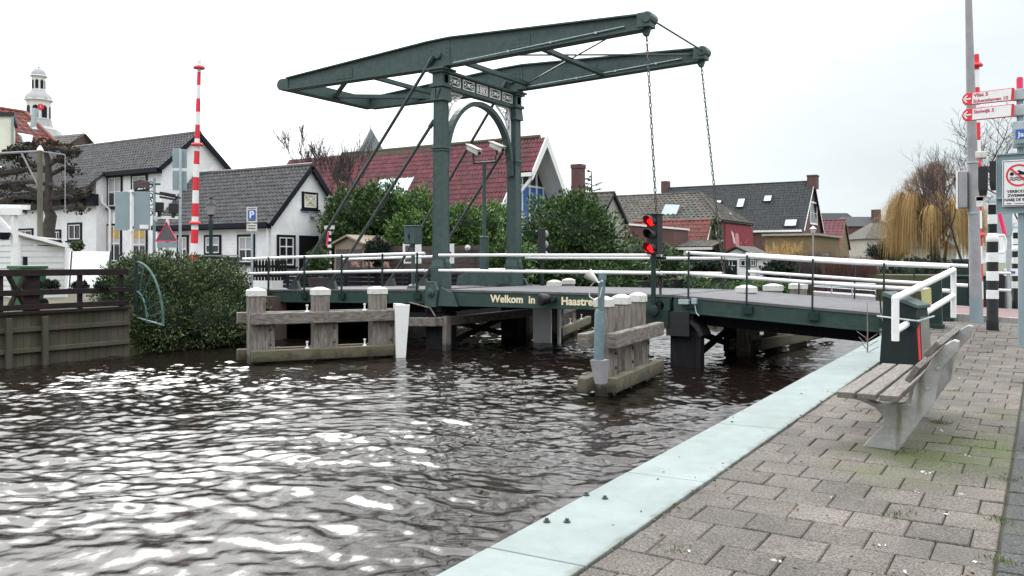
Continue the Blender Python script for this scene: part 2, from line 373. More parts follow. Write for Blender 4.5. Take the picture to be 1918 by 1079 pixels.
for lam, na, sl in ((2.1, 8, .024), (1.0, 12, .044), (.52, 18, .076), (.29, 28, .100), (.17, 30, .088), (.11, 26, .050)):
    for _ in range(na):
        l = lam * rng.uniform(.75, 1.3); a = R(120) + rng.normal(0, .30 + .22 / (lam + .3)); k = 2 * math.pi / l
        H += (sl / math.sqrt(na) * 1.35 / k) * np.sin(k * (math.cos(a) * wx + math.sin(a) * wy) + rng.uniform(0, 6.28))
gust = .5 + .5 * (np.sin(GX * .55 + 1.2 * np.sin(GY * .31) + .5) * np.sin(GY * .42 + .8 * np.sin(GX * .37) + 1.0))
gust2 = .5 + .5 * np.sin(GX * 1.7 + 2.1 * np.sin(GY * .8) + np.sin(GX * .9 - GY * .5) * 1.4) * np.sin(GY * 1.3 + 1.7 * np.sin(GX * 1.1 + .6))
H *= (.55 + .6 * gust) * (.72 + .5 * gust2)
edge = np.clip((27 - GY) / 1.5, 0, 1); H *= edge
nyy, nxx = GX.shape
V = np.stack([GX, GY, H + WZ], -1).reshape(-1, 3)
I = np.arange(nyy * nxx).reshape(nyy, nxx)
Q = np.stack([I[:-1, :-1], I[:-1, 1:], I[1:, 1:], I[1:, :-1]], -1).reshape(-1, 4)
wo_ = npmesh('water', V, Q, wm, smooth=True); tag(wo_, kind='structure')
wf = MB(); wf.add([(-18.6, 27, WZ), (-2.3, 27, WZ), (-2.3, 80, WZ), (-18.6, 80, WZ)], [(0, 1, 2, 3)])
wf.add([(-18.6, -14, WZ), (-2.3, -14, WZ), (-2.3, 1.6, WZ), (-18.6, 1.6, WZ)], [(0, 1, 2, 3)])
tag(obj('water', wf, wm), kind='structure')

gm = mat('bank_soil', (.10, .085, .06), (.07, .085, .035), .95, .6, bump=.4, bscale=6)
g = MB()
g.box(-900, -18.35, -200, 900, -2, .5)
tag(obj('ground', g, gm), kind='structure')
g = MB(); g.box(-18.35, 900, 78, 900, -2, .42); g.box(-1.2, 900, 21.6, 78, -2, .40)
g.box(.0, 900, -200, 21.6, -2, -.12)
tag(obj('ground', g, gm), kind='structure')
g = MB(); g.box(-18.36, -18.30, 17.2, 78, -2, .5)
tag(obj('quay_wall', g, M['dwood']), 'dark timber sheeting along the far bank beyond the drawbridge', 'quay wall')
rl = mat('bank_road', (.10, .066, .06), (.075, .055, .052), .9, 2, bump=.3)
g = MB(); g.add([(-60, 16.4, .504), (-19.2, 16.4, .58), (-19.2, 21.4, .58), (-60, 21.4, .504)], [(0, 1, 2, 3)]); g.box(-20.3, -18.3, 16.6, 21.3, -1.5, .575)
tag(obj('road', g, rl), kind='structure')

qw = MB(); qw.box(-2.44, -2.40, -14, 78, -2, -.10); qw.box(-2.42, -1.9, 16.4, 21.4, -2, .40); qw.box(-2.42, -1.0, 21.4, 78, -2, .4)
tag(obj('quay_wall', qw, mat('quay_steel', (.10, .10, .10), (.06, .05, .05), .8, 3)), 'dark steel sheet wall under the pale coping plates', 'quay wall')

# paving: every slab its own bevelled block in one sheet
def slabs(mb, x0, x1, y0, y1, w, h, seed, halves=True):
    rr = random.Random(seed); y = y0; row = 0; g = .0035
    while y < y1 - .01:
        x = x0 + (0 if row % 2 == 0 else -w / 2)
        while x < x1 - .01:
            a, c = max(x, x0), min(x + w, x1)
            if c - a > .04:
                ya, yc = y + g, min(y + h, y1) - g; a += g; c -= g
                dz = rr.uniform(-.003, .003); t1 = rr.uniform(-.003, .003); t2 = rr.uniform(-.003, .003); k = .006
                def q(px_, py_, z_): return (px_, py_, zq(py_) + z_)
                zs = [dz + t1 + t2, dz - t1 + t2, dz - t1 - t2, dz + t1 - t2]
                bt = [q(a, ya, -.05), q(c, ya, -.05), q(c, yc, -.05), q(a, yc, -.05)]
                md = [q(a, ya, zs[0] - .005), q(c, ya, zs[1] - .007), q(c, yc, zs[2] - .007), q(a, yc, zs[3] - .007)]
                tp = [q(a + k, ya + k, zs[0]), q(c - k, ya + k, zs[1]), q(c - k, yc - k, zs[2]), q(a + k, yc - k, zs[3])]
                o = len(mb.v); mb.v += bt + md + tp
                for s_ in (0, 4):
                    for i in range(4): mb.f.append((o + s_ + i, o + s_ + (i + 1) % 4, o + s_ + 4 + (i + 1) % 4, o + s_ + 4 + i))
                mb.f.append((o + 8, o + 9, o + 10, o + 11))
            x += w
        y += h; row += 1
    return mb
def mosspatch(spots, c=(.085, .115, .030)):
    def f(N, L, mp, col):
        tc = N.new('ShaderNodeTexCoord'); tot = None
        nz = N.new('ShaderNodeTexNoise'); nz.inputs['Scale'].default_value = 3.5; nz.inputs['Detail'].default_value = 7; nz.inputs['Roughness'].default_value = .7; L.new(tc.outputs['Object'], nz.inputs['Vector'])
        for (x, y, r, s) in spots:
            d = N.new('ShaderNodeVectorMath'); d.operation = 'DISTANCE'; d.inputs[1].default_value = (x, y, zq(y)); L.new(tc.outputs['Object'], d.inputs[0])
            q = N.new('ShaderNodeMapRange'); q.inputs[1].default_value = r; q.inputs[2].default_value = 0; q.inputs[4].default_value = s; L.new(d.outputs['Value'], q.inputs[0])
            if tot is None: tot = q.outputs[0]
            else:
                a = N.new('ShaderNodeMath'); a.operation = 'MAXIMUM'; L.new(tot, a.inputs[0]); L.new(q.outputs[0], a.inputs[1]); tot = a.outputs[0]
        a = N.new('ShaderNodeMath'); a.operation = 'ADD'; L.new(tot, a.inputs[0]); L.new(nz.outputs[0], a.inputs[1])
        q = N.new('ShaderNodeMapRange'); q.inputs[1].default_value = .66; q.inputs[2].default_value = 1.05; q.inputs[4].default_value = .85; L.new(a.outputs[0], q.inputs[0])
        x = N.new('ShaderNodeMix'); x.data_type = 'RGBA'; x.inputs[7].default_value = (*c, 1); L.new(q.outputs[0], x.inputs[0]); L.new(col, x.inputs[6])
        # fine light grit
        n2 = N.new('ShaderNodeTexNoise'); n2.inputs['Scale'].default_value = 85; n2.inputs['Detail'].default_value = 2; L.new(tc.outputs['Object'], n2.inputs['Vector'])
        q2 = N.new('ShaderNodeMapRange'); q2.inputs[1].default_value = .36; q2.inputs[2].default_value = .66; q2.inputs[3].default_value = .50; q2.inputs[4].default_value = 1.6; L.new(n2.outputs[0], q2.inputs[0])
        v = N.new('ShaderNodeVectorMath'); v.operation = 'SCALE'; L.new(x.outputs[2], v.inputs[0]); L.new(q2.outputs[0], v.inputs['Scale']); return v.outputs[0]
    return f
pm = mat('grey_slab', (.130, .114, .099), (.058, .052, .046), .9, 1.4, bump=.5, bscale=90, island=.2, lo=.3, hi=.72, extra=mosspatch([(-.75, 7.0, 1.0, .62), (-.35, 7.5, 1.2, .55), (-.9, 6.3, .7, .40), (-.4, 9, 1.1, .30), (-.25, 11, 1.2, .22)], c=(.062, .082, .022)))
pv = MB(); slabs(pv, -1.895, -.21, .6, 17.7, .312, .315, 5)
tag(obj('pavement', pv, pm), kind='structure')
sm_ = mat('dark_slab', (.055, .058, .058), (.034, .037, .034), .92, 2, bump=.5, bscale=60, island=.16, extra=mosspatch([(-.15, 5.5, .5, .25), (-.12, 4.2, .4, .2)]))
pv = MB(); slabs(pv, -.20, 4, .6, 17.7, .6, .315, 9)
tag(obj('side_path', pv, sm_), kind='structure')
g = MB(); ys = [0 + .3 * i for i in range(60)]                            # sand bed under the slabs
for i in range(len(ys) - 1):
    g.hexa([(-1.93, ys[i], -1), (6, ys[i], -1), (6, ys[i + 1], -1), (-1.93, ys[i + 1], -1)], [(-1.93, ys[i], zq(ys[i]) - .018), (6, ys[i], zq(ys[i]) - .018), (6, ys[i + 1], zq(ys[i + 1]) - .018), (-1.93, ys[i + 1], zq(ys[i + 1]) - .018)])
tag(obj('paving_bed', g, mat('sand_bed', (.040, .036, .028), (.055, .060, .028), .95, 3)), kind='structure')
# coping plates
def copedirt(N, L, mp, col):                                           # faint stains, and soil along the paving joint
    tc = N.new('ShaderNodeTexCoord'); n = N.new('ShaderNodeTexNoise'); n.inputs['Scale'].default_value = 1.7; n.inputs['Detail'].default_value = 8; n.inputs['Roughness'].default_value = .7; L.new(tc.outputs['Object'], n.inputs['Vector'])
    r = N.new('ShaderNodeMapRange'); r.inputs[1].default_value = .35; r.inputs[2].default_value = .7; r.inputs[3].default_value = 1.04; r.inputs[4].default_value = .84; L.new(n.outputs[0], r.inputs[0])
    v = N.new('ShaderNodeVectorMath'); v.operation = 'SCALE'; L.new(col, v.inputs[0]); L.new(r.outputs[0], v.inputs['Scale'])
    s = N.new('ShaderNodeSeparateXYZ'); L.new(tc.outputs['Object'], s.inputs[0]); n2 = N.new('ShaderNodeTexNoise'); n2.inputs['Scale'].default_value = 9; n2.inputs['Detail'].default_value = 5; L.new(tc.outputs['Object'], n2.inputs['Vector'])
    a = N.new('ShaderNodeMath'); a.operation = 'MULTIPLY_ADD'; a.inputs[1].default_value = .16; L.new(n2.outputs[0], a.inputs[0]); L.new(s.outputs[0], a.inputs[2])
    q = N.new('ShaderNodeMapRange'); q.inputs[1].default_value = -1.865; q.inputs[2].default_value = -1.80; q.inputs[4].default_value = .75; L.new(a.outputs[0], q.inputs[0])
    x = N.new('ShaderNodeMix'); x.data_type = 'RGBA'; x.inputs[7].default_value = (.075, .07, .05, 1); L.new(q.outputs[0], x.inputs[0]); L.new(v.outputs[0], x.inputs[6]); return x.outputs[2]
cm = mat('coping_plate', (.188, .228, .224), (.222, .262, .256), .7, 6, extra=copedirt, spec=.25, bump=.12, bscale=60, island=.05, lo=.3, hi=.7)
kp = MB(); seams = [-1.6, .1, 1.9, 3.72, 5.46, 7.4, 9.36, 11.1, 12.9, 14.7, 16.5]
for a, c in zip(seams, seams[1:]):
    z0, z1 = .015 * a, .015 * c; a += .007; c -= .007; j = random.uniform(-.003, .003)
    kp.hexa([(-2.47, a, z0 - .26 + j), (-1.905, a, z0 - .26 + j), (-1.905, c, z1 - .26 + j), (-2.47, c, z1 - .26 + j)], [(-2.47, a, z0 + .004 + j), (-1.905, a, z0 + .012 + j), (-1.905, c, z1 + .012 - j), (-2.47, c, z1 + .004 - j)])
tag(obj('coping', kp, cm, bevel=.006), kind='structure')
bl = MB()
for px, py in ((1024, 977), (1098, 930), (1062, 978), (1133, 937)):
    p = onZ(px, py, .07); bl.lathe((p.x, p.y, .015 * p.y + .006), [(.022, 0), (.022, .008), (.012, .009), (.012, .022)], 6)
tag(obj('coping_bolt', bl, M['rod']), kind='structure')
# brick road over the bridge ramp
def roadmat():
    m = bpy.data.materials.new('red_road_brick'); m.use_nodes = True; nt = m.node_tree; N = nt.nodes; L = nt.links; b = N['Principled BSDF']; b.inputs['Roughness'].default_value = .9
    tc = N.new('ShaderNodeTexCoord'); t = N.new('ShaderNodeTexBrick'); L.new(tc.outputs['Object'], t.inputs[0])
    t.inputs['Color1'].default_value = (.15, .092, .09, 1); t.inputs['Color2'].default_value = (.19, .125, .12, 1); t.inputs['Mortar'].default_value = (.13, .10, .1, 1)
    t.inputs['Scale'].default_value = 1; t.inputs['Brick Width'].default_value = .2; t.inputs['Row Height'].default_value = .1; t.inputs['Mortar Size'].default_value = .006
    L.new(t.outputs[0], b.inputs['Base Color']); return m
rd = MB(); xs = [-2.45, -1.9, -1.2, -.5, .5, 2, 8, 40]; zs = [.605, .59, .56, .52, .49, .47, .46, .46]
for i in range(len(xs) - 1):
    rd.hexa([(xs[i], 17.86, -.5), (xs[i + 1], 17.86, -.5), (xs[i + 1], 21.3, -.5), (xs[i], 21.3, -.5)], [(xs[i], 17.86, zs[i]), (xs[i + 1], 17.86, zs[i + 1]), (xs[i + 1], 21.3, zs[i + 1]), (xs[i], 21.3, zs[i])])
tag(obj('road', rd, roadmat()), kind='structure')
kb = MB()
for i in range(len(xs) - 1):
    kb.hexa([(xs[i], 17.70, -.5), (xs[i + 1], 17.70, -.5), (xs[i + 1], 17.855, -.5), (xs[i], 17.855, -.5)], [(xs[i], 17.70, zs[i] + .02), (xs[i + 1], 17.70, zs[i + 1] + .02), (xs[i + 1], 17.855, zs[i + 1] + .02), (xs[i], 17.855, zs[i] + .02)])
tag(obj('kerb', kb, M['concrete']), kind='structure')
# ------------------------------------------------------------------ the drawbridge
XP, YN, YF = -12.97, 17.37, 20.87                    # portal plane and its two posts
GN, GF = 17.0, 21.2                                  # faces of the deck girders
def zd(X):
    pts = [(-20, .72), (-19.6, .74), (-12.97, .86), (-6.6, .85), (-2.4, .585), (-1, .54)]
    for (a, za), (c, zc) in zip(pts, pts[1:]):
        if X <= c: return za + (zc - za) * (X - a) / (c - a)
    return pts[-1][1]
br = thing('drawbridge', 'green iron drawbridge with dated portal, twin balance beams and hanging chains over the river', 'drawbridge', (XP, (YN + YF) / 2, .8))
G = M['green']
for Y, s in ((YN, -1), (YF, 1)):
    m = MB(); m.hexa([(XP - .15, Y - .15, 1.55), (XP + .15, Y - .15, 1.55), (XP + .15, Y + .15, 1.55), (XP - .15, Y + .15, 1.55)], [(XP - .13, Y - .13, 6.0), (XP + .13, Y - .13, 6.0), (XP + .13, Y + .13, 6.0), (XP - .13, Y + .13, 6.0)])
    for dx in (-1, 1):
        for dy in (-1, 1): m.beam((XP + dx * .145, Y + dy * .145, 1.6), (XP + dx * .125, Y + dy * .125, 5.6), .035, .035)
    po = obj('portal_post', m, G, br, bevel=.012)
    m = MB(); m.box(XP - .19, XP + .19, Y - .19, Y + .19, .45, 1.42)
    m.hexa([(XP - .19, Y - .19, 1.42), (XP + .19, Y - .19, 1.42), (XP + .19, Y + .19, 1.42), (XP - .19, Y + .19, 1.42)], [(XP - .145, Y - .145, 1.62), (XP + .145, Y - .145, 1.62), (XP + .145, Y + .145, 1.62), (XP - .145, Y + .145, 1.62)])
    for dx in (-1, 1): m.lathe((XP + dx * .19, Y - .02, 1.52), [(.06, -.16), (.075, -.14), (.075, .02), (.03, .1)], 8)
    m.box(XP - .23, XP + .23, Y - .23, Y + .23, .45, .60)
    obj('plinth', m, G, po, bevel=.01)
    m = MB(); m.cbox((XP, Y, 4.42), .37, .37, .05); m.cbox((XP, Y, 4.36), .33, .33, .05); obj('collar', m, G, po, bevel=.01)
    m = MB()
    m.cbox((XP, Y, 5.98), .44, .44, .08); m.cbox((XP, Y, 6.16), .32, .32, .30); m.cbox((XP, Y, 6.33), .46, .46, .06); m.cbox((XP, Y, 6.385), .56, .56, .05)
    m.hexa([(XP - .2, Y - .2, 5.6), (XP + .2, Y - .2, 5.6), (XP + .2, Y + .2, 5.6), (XP - .2, Y + .2, 5.6)], [(XP - .17, Y - .17, 5.94), (XP + .17, Y - .17, 5.94), (XP + .17, Y + .17, 5.94), (XP - .17, Y + .17, 5.94)])
    for dx in (-1, 1):
        for dy in (-1, 1): m.prism([(XP + dx * .13, Y + dy * .20, 5.9), (XP + dx * .02, Y + dy * .20, 5.62), (XP + dx * .02, Y + dy * .20, 5.9)], (0, dy * .02, 0)); m.cbox((XP + dx * .165, Y, 6.16), .02, .14, .2)
    obj('capital', m, G, po, bevel=.008)
    m = MB(); m.prism([(XP - .25, Y - .1, 6.41), (XP + .25, Y - .1, 6.41), (XP + .07, Y - .1, 6.78), (XP - .07, Y - .1, 6.78)], (0, .2, 0)); m.lathe((XP, Y - .17, 6.74), [(.09, 0), (.10, .03), (.10, .31), (.09, .34)], 12, axis=(0, 1, 0))
    obj('bearing', m, G, po, bevel=.008)
# lintel with cast panels
m = MB(); y0, y1 = YN + .157, YF - .157
m.box(XP - .06, XP + .06, y0, y1, 6.0, 6.35); m.box(XP - .13, XP + .13, y0, y1, 6.34, 6.41); m.box(XP - .11, XP + .11, y0, y1, 5.93, 6.0)
li = obj('lintel', m, G, br, bevel=.008)
n = 5; pw_ = (y1 - y0) / n
for i in range(n):
    a, c = y0 + i * pw_ + .06, y0 + (i + 1) * pw_ - .06; z0, z1 = 6.045, 6.305; x = XP + .062
    m = MB(); t = .022
    m.box(x, x + .02, a, c, z0, z0 + t); m.box(x, x + .02, a, c, z1 - t, z1); m.box(x, x + .02, a, a + t, z0 + t, z1 - t); m.box(x, x + .02, c - t, c, z0 + t, z1 - t)
    if i == 2:
        lettering(m, '1883', .25, (x + .012, (a + c) / 2 , z0 + .045), (0, 1, 0), (0, 0, 1), extrude=.008, bold=.006, align='CENTER', spacing=1.05)
        obj('date_panel', m, M['white'], li)
    else:
        ym, zm = (a + c) / 2, (z0 + z1) / 2
        m.beam((x + .008, a + t, z0 + t), (x + .008, c - t, z1 - t), .012, .026, (1, 0, 0)); m.beam((x + .011, a + t, z1 - t), (x + .011, c - t, z0 + t), .012, .026, (1, 0, 0))
        m.lathe((x, ym, zm), [(.055, 0), (.05, .028), (.02, .034)], 8, axis=(1, 0, 0))
        for s in (-1, 1): m.lathe((x, ym + s * .16, zm), [(.035, 0), (.03, .022), (.01, .026)], 8, axis=(1, 0, 0))
        obj('lintel_panel', m, M['white'], li)
# arch band and pierced spandrels
m = MB(); yc = (YN + YF) / 2; a_, h_, zs_ = (y1 - y0) / 2 + .02, 1.85, 4.0; k = 28; pts = []
for i in range(k + 1):
    t = math.pi * i / k; pts.append((yc - a_ * math.cos(t), zs_ + h_ * math.sin(t) ** .9))
for (ya, za), (yb, zb) in zip(pts, pts[1:]):
    ka = lambda y_, z_: (yc + (y_ - yc) * 1.0, z_)
    na = Vector((0, ya - yc, (za - zs_) * (a_ / h_) + .25)).normalized(); nb = Vector((0, yb - yc, (zb - zs_) * (a_ / h_) + .25)).normalized(); w = .12
    A0 = Vector((XP - .09, ya, za)); B0 = Vector((XP - .09, yb, zb)); A1 = A0 - na * w; B1 = B0 - nb * w
    m.prism([A0, B0, B1, A1], (.18, 0, 0))
obj('arch', m, G, br)
for s, yy in ((1, y0), (-1, y1)):
    m = MB(); x = XP - .012; fr = M['white']
    P0 = Vector((x, yy + s * .03, 5.9)); P1 = Vector((x, yy + s * .78, 5.9)); P2 = Vector((x, yy + s * .03, 4.95))
    cur = [Vector((x, yy + s * (.03 + .75 * (1 - t) ** 1.0 * (1 - .30 * math.sin(math.pi * t))), 5.9 - .95 * t * (1 - .26 * math.sin(math.pi * t)))) for t in [i / 8 for i in range(9)]]
    m.beam(P0, P1, .03, .04); m.beam(P0, P2, .03, .04, (0, 1, 0))
    for p, q in zip(cur, cur[1:]): m.beam(p, q, .03, .045, (1, 0, 0))
    rr = random.Random(4)
    for (u, v, r_) in ((.2, .2, .13), (.42, .14, .09), (.16, .46, .10), (.1, .66, .06), (.56, .10, .05)):
        ctr = P0 + Vector((0, s * u, -v)); sp = [ctr + Vector((0, math.cos(t) * r_ * (1 - t / 11), math.sin(t) * r_ * (1 - t / 11))) for t in [j * .55 for j in range(15)]]
        m.tube(sp, .014, 4)
    for (u, v) in ((.3, .3), (.05, .3), (.33, .04), (.5, .2), (.2, .6)):
        m.beam(P0 + Vector((0, s * .03, -.03)), P0 + Vector((0, s * u, -v)), .02, .024, (1, 0, 0))
    obj('spandrel', m, fr, br)
# balance beams: tapered plate girders with flanges
XT, XC = -18.35, -7.42
def beam_prof(): return [(XT, 6.46), (XT - .10, 6.56), (XT - .10, 6.70), (XT, 6.79), (XP - .35, 7.13), (XP + .35, 7.15), (XC, 6.93), (XC + .08, 6.85), (XC + .08, 6.68), (XC, 6.62), (XP + .6, 6.47), (XP - .6, 6.45)]
beams = []
for Y in (YN, YF):
    pr = beam_prof(); m = MB(); m.prism([(x, Y - .07, z) for x, z in pr], (0, .14, 0)); o = obj('balance_beam', m, G, br); beams.append(o)
    m = MB()
    for (xa, za), (xb, zb) in (((XT, 6.79), (XP - .35, 7.13)), ((XP - .35, 7.13), (XP + .35, 7.15)), ((XP + .35, 7.15), (XC, 6.93)), ((XT, 6.46), (XP - .6, 6.45)), ((XP - .6, 6.45), (XP + .6, 6.47)), ((XP + .6, 6.47), (XC, 6.62))):
        m.beam((xa, Y, za), (xb, Y, zb), .30, .035)
    obj('flange', m, G, o)
    m = MB()
    for s in (-1, 1):
        m.prism([(XP - .33, Y + s * .071, 6.5), (XP + .33, Y + s * .071, 6.5), (XP + .33, Y + s * .071, 7.1), (XP - .33, Y + s * .071, 7.1)], (0, s * .014, 0))
        for xx, zz in ((-16.2, 6.66), (-10.6, 6.76)): m.prism([(xx - .3, Y + s * .071, zz - .13), (xx + .3, Y + s * .071, zz - .13), (xx + .3, Y + s * .071, zz + .16), (xx - .3, Y + s * .071, zz + .16)], (0, s * .012, 0))
        for i in range(4):
            for j in range(5):
                if abs(i - 1.5) > .6 or j % 2: m.lathe((XP - .24 + i * .16, Y + s * .085, 6.58 + j * .11), [(.02, 0), (.016, .014)], 6, axis=(0, s, 0))
        for i in range(5):
            for j in range(2): m.lathe((-16.4 + i * .1, Y + s * .083, 6.62 + j * .1), [(.014, 0), (.01, .012)], 5, axis=(0, s, 0)); m.lathe((-10.8 + i * .1, Y + s * .083, 6.72 + j * .1), [(.014, 0), (.01, .012)], 5, axis=(0, s, 0))
    obj('splice_plate', m, G, o)
    m = MB(); m.cbox((XC + .02, Y, 6.80), .3, .34, .32); m.lathe((XC + .1, Y - .2, 6.84), [(.12, 0), (.13, .03), (.13, .37), (.12, .4)], 12, axis=(0, 1, 0)); m.prism([(XC - .12, Y - .05, 6.66), (XC + .14, Y - .05, 6.66), (XC + .07, Y - .05, 6.47), (XC - .02, Y - .05, 6.47)], (0, .1, 0))
    obj('chain_head', m, G, o, bevel=.01)
    m = MB(); m.tube([(XP + .45, Y - .1, 6.50), (-11.2, Y - .1, 6.56), (-9.6, Y - .1, 6.64), (XC - .45, Y - .1, 6.73)], .016, 5)
    for t in (.1, .35, .6, .85): m.cbox((XP + .45 + t * (XC - XP - .9), Y - .1, 6.50 + t * .22), .05, .05, .05)
    obj('conduit', m, M['steel'], o)
m = MB(); m.box(XT - .30, XT + .02, YN - .1, YF + .1, 6.46, 6.80); m.tube([(XT - .27, YN - .105, 6.63), (XT - .27, YF + .105, 6.63)], .168, 12)
obj('counterweight_beam', m, G, br, bevel=.02)
m = MB()
for (xa, ya), (xb, yb) in (((-15.6, YN), (-15.6, YF)), ((-12.5, YN), (-12.5, YF)), ((-10.1, YN), (-10.1, YF)), ((-16.1, YN), (XT, 19.2)), ((-16.1, YF), (XT, 19.3))):
    zz = 6.56; m = MB(); m.beam((xa, ya, zz), (xb, yb, zz), .14, .03); m.beam((xa, ya, zz + .06), (xb, yb, zz + .06), .03, .10)
    obj('strut', m, G, br)
for A, B_ in (((XP + .5, YF - .1, 6.6), (-8.0, YN + .08, 6.72)), ((XP + 1.3, YN + .08, 6.62), (XC - .2, YF - .1, 6.8)), ((XC + .1, YN + .15, 6.85), (XC + .1, YF - .15, 6.85))):
    m = MB(); m.tube([A, B_], .022, 6); obj('tie_rod', m, M['rod'], br)
# stays down to the left span
for A, B_ in (((XP - .12, YN - .16, 6.72), (-18.0, 17.22, .95)), ((XP - .14, YN - .1, 5.12), (-16.6, 17.22, .96)), ((XP - .12, YF - .2, 6.72), (-17.6, 20.9, .95)), ((XP - .14, YF - .05, 5.0), (-16.3, 20.9, .96))):
    m = MB(); A = Vector(A); B_ = Vector(B_); m.tube([A, B_], .042, 8); d = (B_ - A).normalized(); m.tube([B_ - d * .5, B_ - d * .1], .055, 8); m.tube([A, A + d * .22], .06, 8)
    m.prism([(B_.x - .25, B_.y - .05, zd(B_.x)), (B_.x + .22, B_.y - .05, zd(B_.x)), (B_.x + .12, B_.y - .05, B_.z + .08), (B_.x - .02, B_.y - .05, B_.z + .08)], (0, .1, 0))
    obj('stay_rod', m, M['rod'], br)
# chains
for Y, xb, yb in ((YN, -6.95, 17.08), (YF, -6.85, 21.05)):
    m = MB(); A = Vector((XC + .03, Y, 6.5)); B_ = Vector((xb, yb, .95)); d = B_ - A; nL = int(d.length / .115)
    for i in range(nL):
        c = A + d * ((i + .5) / nL); m.link(c, d, (1, 0, 0) if i % 2 else (0, 1, 0))
    ch = obj('chain', m, M['chain'], br, smooth=True)
    m = MB(); m.tube([B_ + Vector((0, 0, .02)), B_ + Vector((0, 0, -.2))], .03, 8); m.lathe((xb, yb - .06, .62), [(.10, 0), (.13, .02), (.13, .10), (.10, .12)], 14, axis=(0, 1, 0)); m.link((xb, yb, 1.12), (0, 0, 1), (1, 0, 0), .14, .02, .05)
    obj('chain_shackle', m, M['chain'], ch)
# lifting leaf
x0, x1 = XP + .30, -6.72
m = MB(); m.hexa([(x0 + .45, GN + .02, zd(x0) - .40), (x1, GN + .02, zd(x1) - .36), (x1, GN + .14, zd(x1) - .36), (x0 + .45, GN + .14, zd(x0) - .40)], [(x0, GN + .02, zd(x0) - .05), (x1, GN + .02, zd(x1) - .05), (x1, GN + .14, zd(x1) - .05), (x0, GN + .14, zd(x0) - .05)])
lg = obj('leaf_girder', m, M['greenr'], br, bevel=.006)
m = MB(); m.hexa([(x0 + .45, GF - .14, zd(x0) - .40), (x1, GF - .14, zd(x1) - .36), (x1, GF - .02, zd(x1) - .36), (x0 + .45, GF - .02, zd(x0) - .40)], [(x0, GF - .14, zd(x0) - .05), (x1, GF - .14, zd(x1) - .05), (x1, GF - .02, zd(x1) - .05), (x0, GF - .02, zd(x0) - .05)])
obj('leaf_girder', m, M['greenr'], br)
m = MB()
for i in range(4):
    yy = GN + .7 + i * .93; m.box(x0 + .6, x1, yy, yy + .12, .45, .72)
for i in range(6):
    xx = x0 + .7 + i * 1.05; m.box(xx, xx + .12, GN + .15, GF - .15, .55, .715)
obj('leaf_beam', m, M['dgreen'], br)
m = MB(); m.hexa([(x0, GN, zd(x0) - .05), (x1, GN, zd(x1) - .05), (x1, GF, zd(x1) - .05), (x0, GF, zd(x0) - .05)], [(x0, GN, zd(x0)), (x1, GN, zd(x1)), (x1, GF, zd(x1)), (x0, GF, zd(x0))])
obj('leaf_deck', m, M['deck'], br)
m = MB(); gy_ = GN + .017
pA = onY(919, 565, gy_); pB = onY(1003, 565, gy_); lettering(m, 'Welkom  in', .245, (pA.x, gy_, .585), (1, 0, 0), (0, 0, 1), width=pB.x - pA.x, extrude=.004, bold=.0075)
pA = onY(1051, 565, gy_); pB = onY(1135, 568, gy_); lettering(m, 'Haastrecht', .245, (pA.x, gy_, .575), (1, 0, 0), (0, 0, 1), width=pB.x - pA.x, extrude=.004, bold=.0075)
obj('lettering', m, M['cream'], lg)
def sectioned_tube(pts, r, n=10):
    m = MB(); m.tube(pts, r, n); return m
for yy, dz in ((GN + .02, 0), (GF - .02, -.05)):
    m = MB(); xa, xb = XP + .2, -6.9
    for h in (.85, .47):
        m.tube([(xa, yy, zd(xa) + h + dz), (xb, yy, zd(xb) + h + dz - .02)], .038, 10)
    hr = obj('handrail', m, M['rail'], br, smooth=True)
    m = MB()
    for h in (.85, .47): m.tube([(xb - .25, yy - .005, zd(xb) + h + dz - .075), (xb + .1, yy - .005, zd(xb) + h + dz - .075)], .03, 8)
    if dz: m.beam((xb - .02, yy, zd(xb) - .1), (xb - .02, yy, zd(xb) + .9 + dz), .05, .05)
    obj('rail_bracket', m, M['dgreen'], hr)
# hinge brackets beside the portal
for yy, s in ((GN - .02, -1), (GF + .02, 1)):
    m = MB(); c = XP + .12
    m.prism([(c - .28, yy, .42), (c + .06, yy, .42), (c + .12, yy, .85), (c + .02, yy, 1.06), (c - .2, yy, 1.06), (c - .26, yy, .9)], (0, s * .09, 0)); m.lathe((c - .07, yy + s * .09, .78), [(.11, 0), (.11, .04), (.06, .05), (.06, .09)], 12, axis=(0, s, 0))
    m.prism([(c + .1, yy, .45), (c + .7, yy, .45), (c + .55, yy, .78), (c + .2, yy, .92)], (0, s * .05, 0))
    obj('hinge_bracket', m, M['green'], br, bevel=.008)

